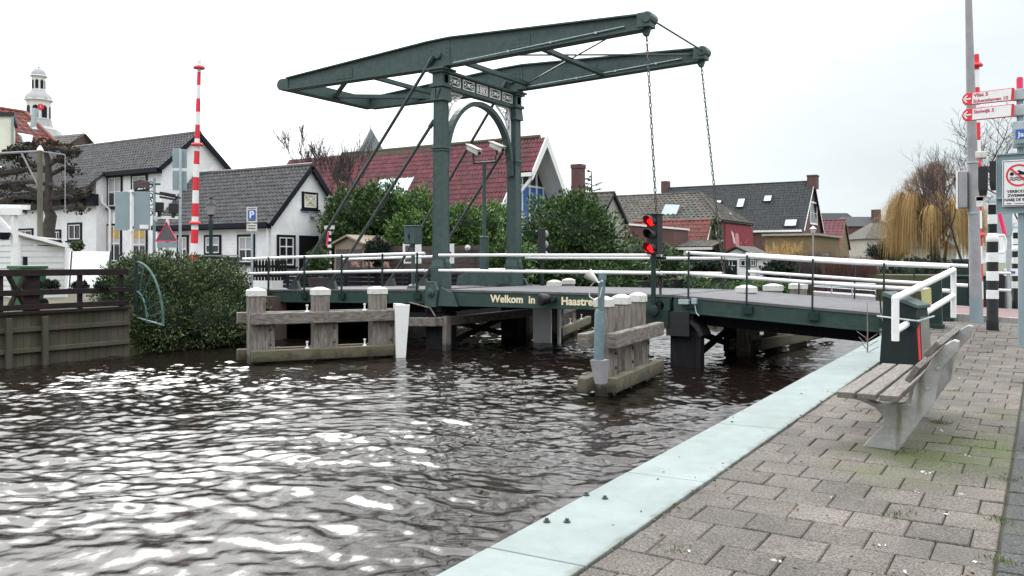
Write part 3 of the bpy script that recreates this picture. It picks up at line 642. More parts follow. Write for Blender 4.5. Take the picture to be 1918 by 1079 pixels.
# ------------------------------------------------------------------ fixed spans
def span(name, label, xa, xb, posts_px, rails, xs):
    t = thing(name, label, 'bridge span', ((xa + xb) / 2, GN, .5), 'fixed spans of the drawbridge')
    m = MB()
    for p, q in zip(xs, xs[1:]): m.hexa([(p, GN - .02, zd(p) - .05), (q, GN - .02, zd(q) - .05), (q, GF + .02, zd(q) - .05), (p, GF + .02, zd(p) - .05)], [(p, GN - .02, zd(p)), (q, GN - .02, zd(q)), (q, GF + .02, zd(q)), (p, GF + .02, zd(p))])
    obj('deck', m, M['deck'], t)
    for yy in (GN, GF - .1):
        m = MB()
        for p, q in zip(xs, xs[1:]): m.hexa([(p, yy, zd(p) - .35), (q, yy, zd(q) - .35), (q, yy + .1, zd(q) - .35), (p, yy + .1, zd(p) - .35)], [(p, yy, zd(p) - .05), (q, yy, zd(q) - .05), (q, yy + .1, zd(q) - .05), (p, yy + .1, zd(p) - .05)])
        gd = obj('girder', m, M['greenr'], t)
        m = MB()
        for p, q in zip(xs, xs[1:]): m.beam((p, yy + .05, zd(p) - .34), (q, yy + .05, zd(q) - .34), .2, .03)
        obj('flange', m, M['greenr'], gd)
    m = MB()
    for i in range(4):
        yy = GN + .55 + i * .9
        for p, q in zip(xs, xs[1:]): m.hexa([(p, yy, zd(p) - .62), (q, yy, zd(q) - .62), (q, yy + .16, zd(q) - .62), (p, yy + .16, zd(p) - .62)], [(p, yy, zd(p) - .052), (q, yy, zd(q) - .052), (q, yy + .16, zd(q) - .052), (p, yy + .16, zd(p) - .052)])
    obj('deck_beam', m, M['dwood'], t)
    for yy, s in ((GN - .03, -1), (GF + .03, 1)):
        for px in posts_px:
            X = onY(px, 520, GN).x
            m = MB(); m.beam((X, yy, zd(X) - .22), (X + .015, yy + s * .0, zd(X) + .93), .055, .03, (1, 0, 0)); m.cbox((X + .03, yy + s * .02, zd(X) - .17), .20, .07, .16)
            obj('rail_post', m, M['dgreen'], t, bevel=.004)
        for h in (.90, .47):
            m = MB(); m.tube([(x, yy + s * -.045, zd(x) + h) for x in rails], .04, 10); obj('handrail', m, M['rail'], t, smooth=True)
    return t
lx = [-20.0, -18, -16, -14.5, -13.2]
ls = span('bridge_span', 'fixed green span between the hedge bank and the drawbridge portal, white handrails', -20, -13.2, (504, 571, 641, 717, 782), [-19.9, -17, -15, -13.22], lx)
rx = [-6.62, -5, -3.6, -2.42]
rs_ = span('bridge_span', 'fixed green span sloping down from the traffic light to the bench quay', -6.6, -2.4, (1290, 1399, 1522, 1655), [-6.35, -4.6, -3.0, -1.45], rx)
for (xx, t) in ((-12.95, ls), (-6.45, rs_)):                            # piled piers
    for yy in (17.35, 20.85):
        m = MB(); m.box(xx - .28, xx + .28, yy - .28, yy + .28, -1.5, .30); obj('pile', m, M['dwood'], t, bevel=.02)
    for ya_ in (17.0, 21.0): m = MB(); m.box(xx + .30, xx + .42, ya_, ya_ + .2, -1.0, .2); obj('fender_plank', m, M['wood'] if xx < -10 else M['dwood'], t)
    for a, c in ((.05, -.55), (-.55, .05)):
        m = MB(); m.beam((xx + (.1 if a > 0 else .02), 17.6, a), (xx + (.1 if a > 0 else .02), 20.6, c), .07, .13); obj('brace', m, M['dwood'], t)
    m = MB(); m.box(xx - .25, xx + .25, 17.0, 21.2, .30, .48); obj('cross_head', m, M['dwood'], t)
m = MB(); m.beam((-13.9, 16.95, .02), (-12.75, 16.95, .06), .25, .22); m.beam((-12.74, 16.95, .06), (-12.3, 20.9, .12), .22, .22); obj('guide_beam', m, M['woodh'], ls, bevel=.02)
m = MB(); m.tube([(-13.6, 16.9, .52), (-12.95, 16.9, .40), (-12.8, 16.9, .2)], .02, 6); obj('lever', m, M['wood'], ls)
m = MB(); k = [( -6.35 + .42 * math.sin(t), .36 - .5 * (1 - math.cos(t))) for t in [i * .2 for i in range(7)]]
m.prism([(x, 16.93, z) for x, z in k] + [(x - .08, 16.93, z - .05) for x, z in reversed(k)], (0, .5, 0)); m.cbox((-6.5, 16.95, .25), .5, .1, .5); m.cbox((-6.95, 16.98, .35), .12, .12, .7)
obj('buffer', m, M['plastic'], rs_)
m = MB(); m.cbox((-6.35, 16.9, .72), .22, .12, .1); m.cbox((-6.12, 16.86, .74), .10, .08, .12); m.tube([(-6.12, 16.86, .7), (-6.08, 16.86, .5), (-6.02, 16.86, .44)], .012, 5); obj('junction_box', m, M['steel'], rs_)
m = MB(); m.box(-2.6, -1.3, 16.95, 17.25, -.4, .38); obj('abutment', m, M['concrete'], rs_)

# ------------------------------------------------------------------ timber fenders
def rayline(px, A, B_):
    l = (px - 959) / F; d = Vector((l * CS - SN, l * SN + CS)); A = Vector(A); e_ = Vector(B_) - A
    den = d.x * e_.y - d.y * e_.x; t = (A.x * e_.y - A.y * e_.x) / den
    return d * t
def cap_mesh(c, w, h, dirv):
    c = Vector(c); a = Vector((dirv.x, dirv.y, 0)) * w / 2; b_ = Vector((-dirv.y, dirv.x, 0)) * w / 2; u = Vector((0, 0, 1))
    m = MB(); q = [c - a - b_, c + a - b_, c + a + b_, c - a + b_]
    m.hexa(q, [p + u * h for p in q]); t = c + u * (h + .05)
    o = [c + u * h + (p - c) * .98 for p in q]; m.hexa(o, [t + (p - c) * .3 for p in q]); return m
def fender(label, A, B_, pxs, w, ztop, rz, ext, board=None, knobs=True, side=-1, tops=None):
    A = Vector(A); B_ = Vector(B_); d = (B_ - A).normalized(); n = Vector((d.y, -d.x))
    t = thing('timber_fender', label, 'fender', (A.x, A.y, WZ), 'timber fenders guiding boats')
    Pa = A - d * ext[0]; Pb = B_ + d * ext[1]
    for i, px in enumerate(pxs):
        p = rayline(px, A, B_); zt = ztop if not tops else tops[i]
        h = w / 2; a = d * h; b_ = n * h; j = random.uniform(-.02, .02)
        q = [p - a - b_, p + a - b_, p + a + b_, p - a + b_]
        m = MB(); m.hexa([(k.x, k.y, -1.4) for k in q], [(k.x + j * .3, k.y, zt - .13) for k in q])
        po = obj('post', m, M['wood'], t, bevel=.025)
        c = cap_mesh((p.x, p.y, zt - .13), w + .03, .13, d); cp = obj('cap', c, M['lid'], po, bevel=.008)
        pl = p + d * (w / 2 + .09) + n * side * -.02; m = MB()
        m.cbox((pl.x, pl.y, (rz[0] + rz[1]) / 2), .19, w * .9, rz[0] - rz[1], math.atan2(d.y, d.x)); obj('stub_post', m, M['wood'], t, bevel=.015)
        for zz in (rz[1] + .24, rz[0] - .24):
            c3 = pl + n * (w * .45); m = MB(); m.lathe((c3.x, c3.y, zz), [(.03, 0), (.03, .02), (.015, .03)], 8, axis=(n.x, n.y, 0)); obj('bolt', m, M['rod'], t)
    for zz, mm in ((rz[0], M['woodh']), (rz[1], M['moss'])):
        for s in (1, -1):
            o = n * s * (w / 2 + .085); m = MB()
            k = .0 if s == 1 else .22
            m.beam((Pa.x + o.x - d.x * k, Pa.y + o.y - d.y * k, zz), (Pb.x + o.x, Pb.y + o.y, zz), .17, .25); obj('rail', m, mm, t, bevel=.02)
    if knobs:
        for zz in rz:
            for f_ in (.3, .72):
                m = MB(); c = A + (B_ - A) * f_ + n * (w / 2 + .1); m.lathe((c.x, c.y, zz + .125), [(.05, 0), (.05, .02), (.018, .03), (.018, .12), (.03, .13), (.03, .16)], 8); obj('mooring_pin', m, M['white'], t)
    if board:
        p = rayline(board[0], A, B_); q = n * (w / 2 + .19)
        m = MB(); m.prism([(p.x + q.x - d.x * .13, p.y + q.y - d.y * .13, board[1]), (p.x + q.x + d.x * .10, p.y + q.y + d.y * .10, board[1]), (p.x + q.x + d.x * .20, p.y + q.y + d.y * .20, board[2]), (p.x + q.x - d.x * .16, p.y + q.y - d.y * .16, board[2])], (n.x * .06, n.y * .06, 0))
        q2 = p - n * .1; m.cbox((q2.x + d.x * .12, q2.y + d.y * .12, (board[1] + board[2]) / 2), .12, .5, board[2] - board[1], math.atan2(d.y, d.x))
        obj('white_board', m, M['white'], t, bevel=.01)
    return t
def plan(px, py, z=WZ):
    p = onZ(px, py, z); return (p.x, p.y)
fender('long weathered fender of three capped posts beside the hedge, white board at its end', (-14.45, 12.85), (-12.85, 15.5), (480, 600, 707), .35, .93, (.32, -.48), (.25, .0), (741, -.66, .56))
fender('weathered fender of three tightly set posts carrying the blue tube, nearest the quay', (-6.2, 12.75), (-6.5, 15.2), (1131, 1164, 1195), .25, .93, (.26, -.46), (.2, .3), None, False)
fender('small far fender with white board seen under the lettered bridge girder', (-11.75, 20.9), (-13.3, 25.6), (1038, 1065), .34, .98, (.2, -.42), (.1, .3), (1021, -.66, .62), True)
fender('mossy far fender behind the braced pier under the sloping span', (-5.95, 20.1), (-5.4, 24.6), (1398, 1448, 1495), .36, .95, (.3, -.40), (.15, .45), None, False)
# ------------------------------------------------------------------ near quay: bench, bin, rail, signals, signs
BY = 7.12
t = thing('park_bench', 'concrete bench with weathered grey slats facing the river on the paved quay', 'bench', (-1.1, BY, zq(BY)))
prof = [(1612, 832), (1640, 810), (1654, 797), (1656, 783), (1640, 764), (1612, 751), (1580, 743), (1580, 736), (1646, 757), (1705, 757), (1713, 727), (1730, 698), (1751, 666), (1769, 646), (1786, 637), (1796, 640), (1793, 660), (1765, 691), (1754, 723), (1748, 758), (1723, 790), (1681, 838)]
pts = [onY(a, c, BY) for a, c in prof]
gz = zq(BY) - .02
pts[0].z = gz; pts[-1].z = gz
for dy in (0, 1.42):
    m = MB(); m.prism([(p.x, BY + dy, p.z + .015 * dy) for p in pts], (0, .11, 0)); lg_ = obj('leg', m, M['concrete'], t, bevel=.008)
    if dy == 0:
        for o in t.children: pass
        m = MB()
        for a, c in ((1766, 690), (1745, 728)):
            q = onY(a, c, BY); m.lathe((q.x - .03, BY - .002, q.z), [(.012, 0), (.012, .012)], 8, axis=(0, -1, 0))
        obj('bolt', m, M['steel'], lg_)
sy0, sy1 = 6.80, 8.95
for a, c in (((1567, 731), (1599, 743)), ((1605, 741), (1640, 751)), ((1647, 751), (1683, 760))):
    A = onY(a[0], a[1], sy0); B_ = onY(c[0], c[1], sy0); m = MB(); z = max(pts[7].z, pts[8].z, pts[9].z) + .05
    m.box(A.x, B_.x, sy0, sy1, z - .042, z + .003); sl = obj('seat_slat', m, M['slat'], t, bevel=.006)
for (a, c) in (((1714, 712), (1733, 686)), ((1751, 662), (1768, 646))):
    A = onY(a[0], a[1], BY); B_ = onY(c[0], c[1], BY); d = Vector((B_.x - A.x, 0, B_.z - A.z)).normalized(); mid = Vector(((A.x + B_.x) / 2 - .03, 0, (A.z + B_.z) / 2 + .012)); n = Vector((-d.z, 0, d.x)); h = .068; th = .022
    q = [mid - d * h - n * th, mid + d * h - n * th, mid + d * h + n * th, mid - d * h + n * th]
    m = MB(); m.prism([(p.x, sy0 + .12, p.z) for p in q], (0, sy1 - sy0 - .14, 0)); obj('back_slat', m, M['slat'], t, bevel=.006)

# litter bin
bx, by, bz = -1.60, 11.95, zq(12)
t = thing('litter_bin', 'dark green litter bin with slanted lid behind the bench', 'litter bin', (bx, by, bz), rz=R(-14))
m = MB(); m.hexa([(-.25, -.02, -.02), (.24, -.02, -.02), (.24, .46, -.02), (-.25, .46, -.02)], [(-.20, .02, .92), (.20, .02, .77), (.20, .42, .77), (-.20, .42, .92)]); obj('body', m, mat('bin_paint', (.006, .012, .012), (.010, .018, .018), .5, 6, spec=.3), t, local=True, bevel=.01)
m = MB(); m.hexa([(-.225, 0, .925), (.235, 0, .77), (.235, .44, .77), (-.225, .44, .925)], [(-.215, .01, .98), (.235, .01, .815), (.235, .43, .815), (-.215, .43, .98)]); obj('lid', m, M['green'], t, local=True, bevel=.008)
m = MB(); m.hexa([(.236, .11, .06), (.250, .11, .06), (.250, .43, .06), (.236, .43, .06)], [(.208, .11, .66), (.222, .11, .66), (.222, .40, .66), (.208, .40, .66)]); obj('door', m, M['stainless'], t, local=True)
m = MB(); m.prism([(.238, .012, .12), (.238, .085, .12), (.213, .09, .58), (.213, .03, .50)], (.006, 0, 0)); obj('sticker', m, M['red'], t, local=True)
m = MB(); m.tube([(-.26, -.05, .66), (.26, -.05, .62), (.27, .44, .66)], .012, 6); obj('strap', m, M['steel'], t, local=True)
m = MB(); m.cbox((.255, .03, .05), .03, .05, .03); m.cbox((.24, .03, .62), .03, .05, .03); obj('hinge', m, M['steel'], t, local=True)

# white guard rail
A = P(1677, 559, 10.45); B_ = P(1786, 506, 13.5)
t = thing('guard_rail', 'white tubular guard rail with two bars beside the litter bin', 'railing', (A.x, A.y, zq(A.y)))
lo = Vector((0, 0, -.52)); m = MB(); m.tube([A + Vector((0, 0, -.52)), A + Vector((0, 0, -.03)), A], .045, 12); obj('post', m, M['rail'], t, smooth=True)
m = MB(); m.tube([B_, B_ + Vector((0, 0, -.75))], .042, 12); obj('post', m, M['rail'], t, smooth=True)
m = MB(); m.tube([A, A.lerp(B_, .5), B_], .045, 12); m.ball(A, .046); m.ball(B_, .045); obj('top_bar', m, M['rail'], t, smooth=True)
m = MB(); d_ = Vector((0, 0, -.40)); m.tube([A + d_, B_ + d_], .043, 12); obj('lower_bar', m, M['rail'], t, smooth=True)
q = A.lerp(B_, .38); m = MB(); m.prism([(q.x, q.y - .02, q.z - .06), (q.x + .09, q.y + .3, q.z - .03), (q.x + .10, q.y + .3, q.z - .27), (q.x + .02, q.y, q.z - .36)], (.0, .012, 0))
o = obj('notice_board', m, M['yellow'], None); tag(o, 'faded yellow notice tied to the white guard rail', 'notice')
m = MB(); c0 = P(1648, 553, 14.2); m.tube([c0 + Vector((-.12, 0, .02)), c0, c0 + Vector((.02, .0, -.3)), P(1661, 628, 13.2), P(1678, 650, 12.4), P(1690, 648, 11.6), P(1692, 610, 11.2), P(1683, 572, 11.0)], .014, 6)
tag(obj('cable', m, M['black'], None, smooth=True), 'black cable looping from the span end down to the litter bin', 'cable')
# dark green pillars at the bridge end
for i, (px, d, zt, lab) in enumerate(((1753, 14.4, 1.30, 'nearer dark green iron pillar behind the white guard rail'), (1772, 15.7, 1.38, 'farther dark green iron pillar beside the end of the white guard rail'))):
    p = P(px, 520, d); z0 = zq(p.y) - .05
    t = thing('iron_pillar', lab, 'pillar', (p.x, p.y, z0), 'green pillars at the bridge end')
    m = MB(); m.hexa([(p.x - .10, p.y - .1, z0), (p.x + .10, p.y - .1, z0), (p.x + .10, p.y + .1, z0), (p.x - .10, p.y + .1, z0)], [(p.x - .085, p.y - .085, zt), (p.x + .085, p.y - .085, zt), (p.x + .085, p.y + .085, zt), (p.x - .085, p.y + .085, zt)]); obj('shaft', m, M['dgreen'], t, bevel=.012)
    m = MB(); m.cbox((p.x, p.y, z0 + .06), .26, .26, .1); obj('foot', m, M['dgreen'], t, bevel=.01)

# lamp pole
p = P(1829, 604, 15.2); z0 = .46
t = thing('lamp_post', 'tall tapered grey lamp post standing before the red brick road', 'lamp post', (p.x, p.y, z0))
tp = P(1814, 0, 15.2); d = (tp - p) / (tp.z - p.z)
def along(z): return p + d * (z - p.z)
m = MB(); m.tube([along(.44), along(1.3), along(1.32), along(3.5), along(8.2)], [.105, .10, .098, .085, .035], 12); obj('pole', m, M['pole'], t, smooth=True)
m = MB(); m.tube([along(.44), along(.9)], [.108, .106], 12); obj('base_sleeve', m, M['bluegrey'], t, smooth=True)
m = MB(); q = along(8.2); m.tube([q, q + Vector((-.3, 0, .35)), q + Vector((-1.1, 0, .45))], .03, 8); m.cbox((q.x - 1.3, q.y, q.z + .45), .6, .2, .1); obj('lamp_head', m, M['steel'], t)
m = MB()
for zz in (2.4, 3.3): c = along(zz); m.lathe(c, [(.10, 0), (.10, .03)], 12)
obj('clamp', m, M['steel'], t)
c = along(2.83); t = thing('traffic_sign', 'narrow grey sign box seen edge on, clamped to the lamp post', 'sign', (c.x - .16, c.y, c.z))
m = MB(); m.cbox((c.x - .155, c.y, c.z), .14, .36, .66); obj('panel', m, M['pole'], t, bevel=.02)
m = MB(); m.cbox((c.x - .245, c.y - .12, c.z), .03, .10, .68); obj('rim', m, M['rail'], t)
m = MB(); m.cbox((c.x - .27, c.y, c.z + .2), .08, .06, .06); obj('bracket', m, M['black'], t)

# sign pole at the frame edge with its signs
sp = P(1910, 640, 12.4); z0 = zq(sp.y) - .03
t = thing('sign_pole', 'blue grey tubular pole with clamps carrying the swimming ban', 'pole', (sp.x, sp.y, z0))
m = MB(); m.tube([(sp.x + .03, sp.y, z0), (sp.x + .02, sp.y, 2.3), (sp.x, sp.y, 4.2)], [.05, .045, .045], 12); obj('tube', m, M['bluegrey'], t, smooth=True)
m = MB()
for zz in (3.97, 3.74, 3.5, 3.28): m.cbox((sp.x, sp.y - .01, zz), .17, .13, .16)
obj('clamp', m, M['steel'], t, bevel=.01)
m = MB(); m.box(sp.x - .035, sp.x + .035, sp.y - .05, sp.y + .05, 4.06, 4.22)
tag(obj('marker_plate', m, M['pink']), 'small red marker plate topping the blue grey sign pole', 'sign')
def dirsign(yr, yl, label, lines):
    Rr = P(1897, yr, 12.3); Ll = P(1803, yl, 13.05); eu = (Rr - Ll); L_ = eu.length; eu.normalize(); ev = Vector((0, 0, 1)); ev = (ev - eu * ev.dot(eu)).normalized(); n = eu.cross(ev); h = .185
    t = thing('direction_sign', label, 'direction sign', Ll, 'red bordered direction signs')
    def q(a, c, k=0): return Ll + eu * a + ev * c + n * k
    pf = [q(.05, -h / 2), q(L_, -h / 2), q(L_, h / 2), q(.05, h / 2), q(0.005, h * .3), q(-.015, 0), q(.005, -h * .3)]
    m = MB(); m.prism(pf, -n * .03); obj('panel', m, M['red'], t, bevel=.004)
    m = MB(); m.prism([q(.17, -h / 2 + .012, .002), q(L_ - .022, -h / 2 + .012, .002), q(L_ - .022, h / 2 - .012, .002), q(.17, h / 2 - .012, .002)], n * .003); obj('face', m, M['white'], t)
    m = MB(); m.beam(q(.02, 0, .003), q(.15, 0, .003), .006, .022, ev)
    for s in (-1, 1): m.beam(q(.02, 0, .003), q(.08, s * .052, .003), .006, .022, ev)
    obj('arrow', m, M['white'], t)
    m = MB()
    for body, a, c, sz, w in lines: lettering(m, body, sz, q(a, c, .006), eu, ev, width=w, extrude=.001, bold=.002)
    obj('lettering', m, M['red2'], t)
M['red2'] = mat('sign_lettering', (.40, .01, .05), None, .5)
dirsign(176.4, 186.6, 'upper direction sign reading Vlist and Schoonhoven with left arrow', [('Vlist 5', .19, .020, .070, .245), ('Schoonhoven 10', .19, -.066, .070, .565)])
dirsign(206.5, 216.4, 'lower direction sign reading Stolwijk with left arrow', [('Stolwijk 5', .19, .010, .072, .335)])
# street name sign
A = P(1900, 270, 12.3); t = thing('street_sign', 'blue street name sign with white letters on the sign pole', 'sign', A)
eu = Vector((.97, -.24, 0)); ev = Vector((0, 0, 1)); n = eu.cross(ev)
m = MB(); m.prism([A, A + eu * .6, A + eu * .6 + ev * .22, A + ev * .22], -n * .05); obj('panel', m, M['bluegrey'], t, bevel=.006)
m = MB(); a0 = A + eu * .02 + ev * .07 + n * .001; m.prism([a0, a0 + eu * .56, a0 + eu * .56 + ev * .13, a0 + ev * .13], n * .004); obj('face', m, M['blue'], t)
m = MB(); lettering(m, 'Jaap', .10, A + eu * .05 + ev * .10 + n * .007, eu, ev, extrude=.001, bold=.002); obj('lettering', m, M['white'], t)
# swimming ban
c = P(1908, 343, 12.3); t = thing('prohibition_sign', 'white swimming ban sign with red ring on a blue grey back board', 'sign', c)
X0, Y0, Z0 = c.x, sp.y - .09, c.z
m = MB(); m.box(X0 - .285, X0 + .285, Y0 + .03, Y0 + .07, Z0 - .43, Z0 + .44)
for (a, b_, c_, d_) in ((-.285, -.27, -.43, .44), (.27, .285, -.43, .44)): m.box(X0 + a, X0 + b_, Y0 - .0, Y0 + .028, Z0 + c_, Z0 + d_)
m.box(X0 - .27, X0 + .27, Y0 + .0, Y0 + .028, Z0 + .42, Z0 + .44); m.box(X0 - .27, X0 + .27, Y0 + .0, Y0 + .028, Z0 - .43, Z0 - .41); m.box(X0 - .287, X0 + .287, Y0 - .012, Y0 + .028, Z0 - .22, Z0 - .19)
obj('back_board', m, M['bluegrey'], t)
m = MB(); m.box(X0 - .205, X0 + .205, Y0 - .03, Y0 - .012, Z0 - .335, Z0 + .335); obj('plate', m, M['white'], t, bevel=.02)
m = MB(); w = .008
for (a, b_, c_, d_) in ((-.192, .192, .315, .323), (-.192, .192, -.323, -.315)): m.box(X0 + a, X0 + b_, Y0 - .033, Y0 - .0302, Z0 + c_, Z0 + d_)
for a in (-.192, .184): m.box(X0 + a, X0 + a + .008, Y0 - .033, Y0 - .0302, Z0 - .315, Z0 + .315)
obj('border', m, M['black'], t)
yy = Y0 - .031; zc = Z0 + .115; m = MB(); k = 40
for i in range(k):
    a, b_ = 2 * math.pi * i / k, 2 * math.pi * (i + 1) / k
    m.prism([(X0 + .135 * math.cos(a), yy, zc + .135 * math.sin(a)), (X0 + .135 * math.cos(b_), yy, zc + .135 * math.sin(b_)), (X0 + .160 * math.cos(b_), yy, zc + .160 * math.sin(b_)), (X0 + .160 * math.cos(a), yy, zc + .160 * math.sin(a))], (0, -.004, 0))
m.beam((X0 - .102, yy - .006, zc + .102), (X0 + .102, yy - .006, zc - .102), .004, .024, (1, 0, 1)); obj('ring', m, M['red'], t)
m = MB(); m.lathe((X0 - .085, yy, zc + .02), [(.026, 0), (.026, .003)], 12, axis=(0, -1, 0)); m.prism([(X0 - .055, yy, zc + .01), (X0 + .115, yy, zc + .0), (X0 + .115, yy, zc + .025), (X0 + .05, yy, zc + .05), (X0 - .0, yy, zc + .075), (X0 - .02, yy, zc + .06), (X0 + .01, yy, zc + .035)], (0, -.003, 0))
for r_ in (0, 1):
    w_ = [Vector((X0 - .11 + i * .011, yy - .002, zc - .035 - r_ * .03 + .008 * math.sin(i * 1.05))) for i in range(21)]
    m.tube(w_, .006, 4)
obj('swimmer_symbol', m, M['black'], t)
m = MB()
for body, z, w_ in (('VERBODEN', -.135, .29), ('ZWEMMEN', -.195, .28), ('NABIJ DE BRUG', -.255, .35)): lettering(m, body, .055, (X0 + .0, yy, Z0 + z), (1, 0, 0), (0, 0, 1), width=w_, extrude=.001, bold=.002, align='CENTER')
m.box(X0 - .15, X0 - .09, yy - .001, yy, Z0 - .298, Z0 - .286); m.box(X0 - .05, X0 + .15, yy - .001, yy, Z0 - .297, Z0 - .288)
obj('lettering', m, M['black'], t)

# banded signal posts
def bandpost(label, px, d, top_py, bands, bulge, base_py, s=1.0):
    p = P(px, base_py, d); zz = lambda py: EYE + (HOR - py) / F * d
    z0 = min(zz(base_py), .46) - .04; zt = zz(top_py); zb = zz(bulge)
    t = thing('signal_post', label, 'signal post', (p.x, p.y, z0), 'black and white banded signal posts')
    r0, r1 = .085 * s, .064 * s
    m = MB(); m.lathe((p.x, p.y, 0), [(r0 + .006, z0), (r0 + .006, z0 + .2), (r0, z0 + .21), (r0, zb - .05), (r1, zb + .02), (r1, zt - .09)], 12); obj('post', m, M['black'], t, smooth=True)
    m = MB()
    for a, c in bands:
        za, zc_ = zz(c), zz(a); r = (r0 if zc_ < zb else r1) + .006
        m.lathe((p.x, p.y, 0), [(r - .01, za), (r, za + .004), (r, zc_ - .004), (r - .01, zc_)], 12)
    m.lathe((p.x, p.y, 0), [(r0, zb - .06), (r0 + .012, zb - .03), (r0, zb + .03), (r1, zb + .08)], 12)
    obj('white_bands', m, M['rail'], t, smooth=True)
    m = MB(); m.lathe((p.x, p.y, 0), [(r1 + .012, zt - .12), (r1 + .012, zt - .05), (.03, zt)], 12); obj('cap', m, M['steel'], t, smooth=True)
    return t, p, zz
t, p, zz = bandpost('banded signal post with black lamp housings nearest the grey lamp post', 1859, 13.9, 366, [(372, 384), (402, 420), (473, 491), (508, 526), (543, 560)], 446, 618)
m = MB(); m.cbox((p.x - .07, p.y - .02, zz(372)), .34, .06, .06); m.cbox((p.x - .18, p.y, zz(377)), .10, .10, .16); obj('cross_arm', m, M['rail'], t)
for dx, y0, y1, lab in ((-.13, 355, 312, 'left'), (.03, 346, 303, 'right')):
    c = Vector((p.x + dx, p.y - .08, (zz(y0) + zz(y1)) / 2)); h = zz(y1) - zz(y0)
    m = MB(); m.cbox(c, .135, .16, h); m.hexa([(c.x - .05, c.y - .06, c.z - h / 2 - .1), (c.x + .05, c.y - .06, c.z - h / 2 - .1), (c.x + .05, c.y + .06, c.z - h / 2 - .1), (c.x - .05, c.y + .06, c.z - h / 2 - .1)], [(c.x - .065, c.y - .08, c.z - h / 2), (c.x + .065, c.y - .08, c.z - h / 2), (c.x + .065, c.y + .08, c.z - h / 2), (c.x - .065, c.y + .08, c.z - h / 2)])
    obj('lamp_housing', m, M['plastic'], t, bevel=.008)
m = MB(); m.cbox((p.x - .16, p.y - .05, zz(290)), .16, .16, .11); m.tube([(p.x - .16, p.y - .05, zz(297)), (p.x - .12, p.y - .05, zz(315))], .02, 6); obj('camera_box', m, M['lid'], t, bevel=.01)
m = MB()
for py in (511, 543): m.tube([(p.x + .08, p.y + .02, zz(py)), (p.x + .25, p.y + .1, zz(py + 1))], .022, 8)
obj('side_bar', m, M['rail'], t)
t, p2, zz2 = bandpost('farther banded signal post beside the red rod behind the swimming sign', 1903, 20.5, 418, [(425, 436), (447, 458), (482, 494), (503, 515), (527, 540)], 466, 574, 1.0)
m = MB(); m.cbox((p2.x - .1, p2.y, zz2(415)), .26, .1, .1); obj('cross_arm', m, M['rail'], t)
m = MB(); m.tube([P(1871, 396, 17.0), P(1882, 440, 17.0)], .035, 8); tag(obj('barrier_rod', m, M['pink'], None, smooth=True), 'slanting pink red rod between the two banded signal posts', 'rod')
m = MB(); m.tube([P(1866, 441, 16.8), P(1880, 441, 16.8), P(1883, 450, 16.8), P(1883, 468, 16.8), P(1879, 473, 16.8), P(1867, 473, 16.8)], .03, 8); tag(obj('hoop', m, M['rail'], None, smooth=True), 'white tube hoop under the slanting pink rod', 'hoop')
m = MB(); p = P(1889, 590, 19.2); m.tube([(p.x, p.y, .42), (p.x, p.y, zz2(440))], .055, 10)
o = thing('post', 'slim grey steel post before the farther banded signal post', 'post', (p.x, p.y, .42)); obj('tube', m, M['steel'], o, smooth=True); m = MB(); m.cbox((p.x + .08, p.y - .02, EYE + (HOR - 510) / F * 19.2), .34, .04, .16); obj('plate', m, M['rail'], o); m = MB(); m.cbox((p.x + .07, p.y - .045, EYE + (HOR - 510) / F * 19.2), .12, .01, .05); obj('reflector', m, M['blue'], o)
A = P(1860, 442, 19.6); B_ = P(1896, 442, 19.0); m = MB(); m.prism([A, B_, B_ + Vector((0, 0, .62)), A + Vector((0, 0, .62))], (0, .04, 0)); o = obj('traffic_sign', m, M['bluegrey'], None); tag(o, 'plain grey back of a panel behind the pink red rod', 'sign')
# barrier boom
def boom(label, base, top, bands, ra, rb, marks):
    t = thing('barrier_boom', label, 'barrier', base, 'raised red and white road barriers'); base = Vector(base); top = Vector(top); ax = (top - base)
    def at(f): return base + ax * f
    for nm, mt, odd in (('red_bands', M['red'], 1), ('white_bands', M['rail'], 0)):
        m = MB()
        for i, (f0, f1) in enumerate(zip(bands, bands[1:])):
            if i % 2 == (1 - odd): m.tube([at(f0), at(f1)], [ra + (rb - ra) * f0, ra + (rb - ra) * f1], 10)
        obj(nm, m, mt, t, smooth=True)
    m = MB()
    for f in marks: c = at(f); m.lathe(c - ax.normalized() * .03, [(ra + .05, 0), (ra + .055, .03), (ra + .03, .07)], 10)
    obj('warning_lamp', m, M['red'], t)
    return t
dL = 24.0
zB = lambda py, d=dL: EYE + (HOR - py) / F * d
top = P(373.5, 113, dL); bs = P(362, 530, dL); span_ = top.z - bs.z
ys = [530, 477, 456, 430, 406, 381, 357, 332, 308, 283, 260, 234, 210, 185, 160, 135, 113]
t = boom('raised red and white barrier boom behind the hedge before the white houses', bs, top, [(zB(y) - bs.z) / span_ for y in ys][:], .115, .05, [(zB(y) - bs.z) / span_ for y in (418, 271, 127)])
m = MB(); m.cbox((bs.x, bs.y + .1, .9), .6, .5, .9); obj('drive_box', m, M['dgreen'], t, bevel=.02)
dR = 18.5
top = P(1829, 102, dR); bs = P(1836, 600, dR); span_ = top.z - bs.z; zr = lambda py: EYE + (HOR - py) / F * dR
ys = [600] + [560 - 33 * i for i in range(14)] + [102]
t = boom('raised red and white barrier boom behind the grey lamp post', bs, top, [(zr(y) - bs.z) / span_ for y in ys if True], .07, .05, [(zr(y) - bs.z) / span_ for y in (122, 440)])
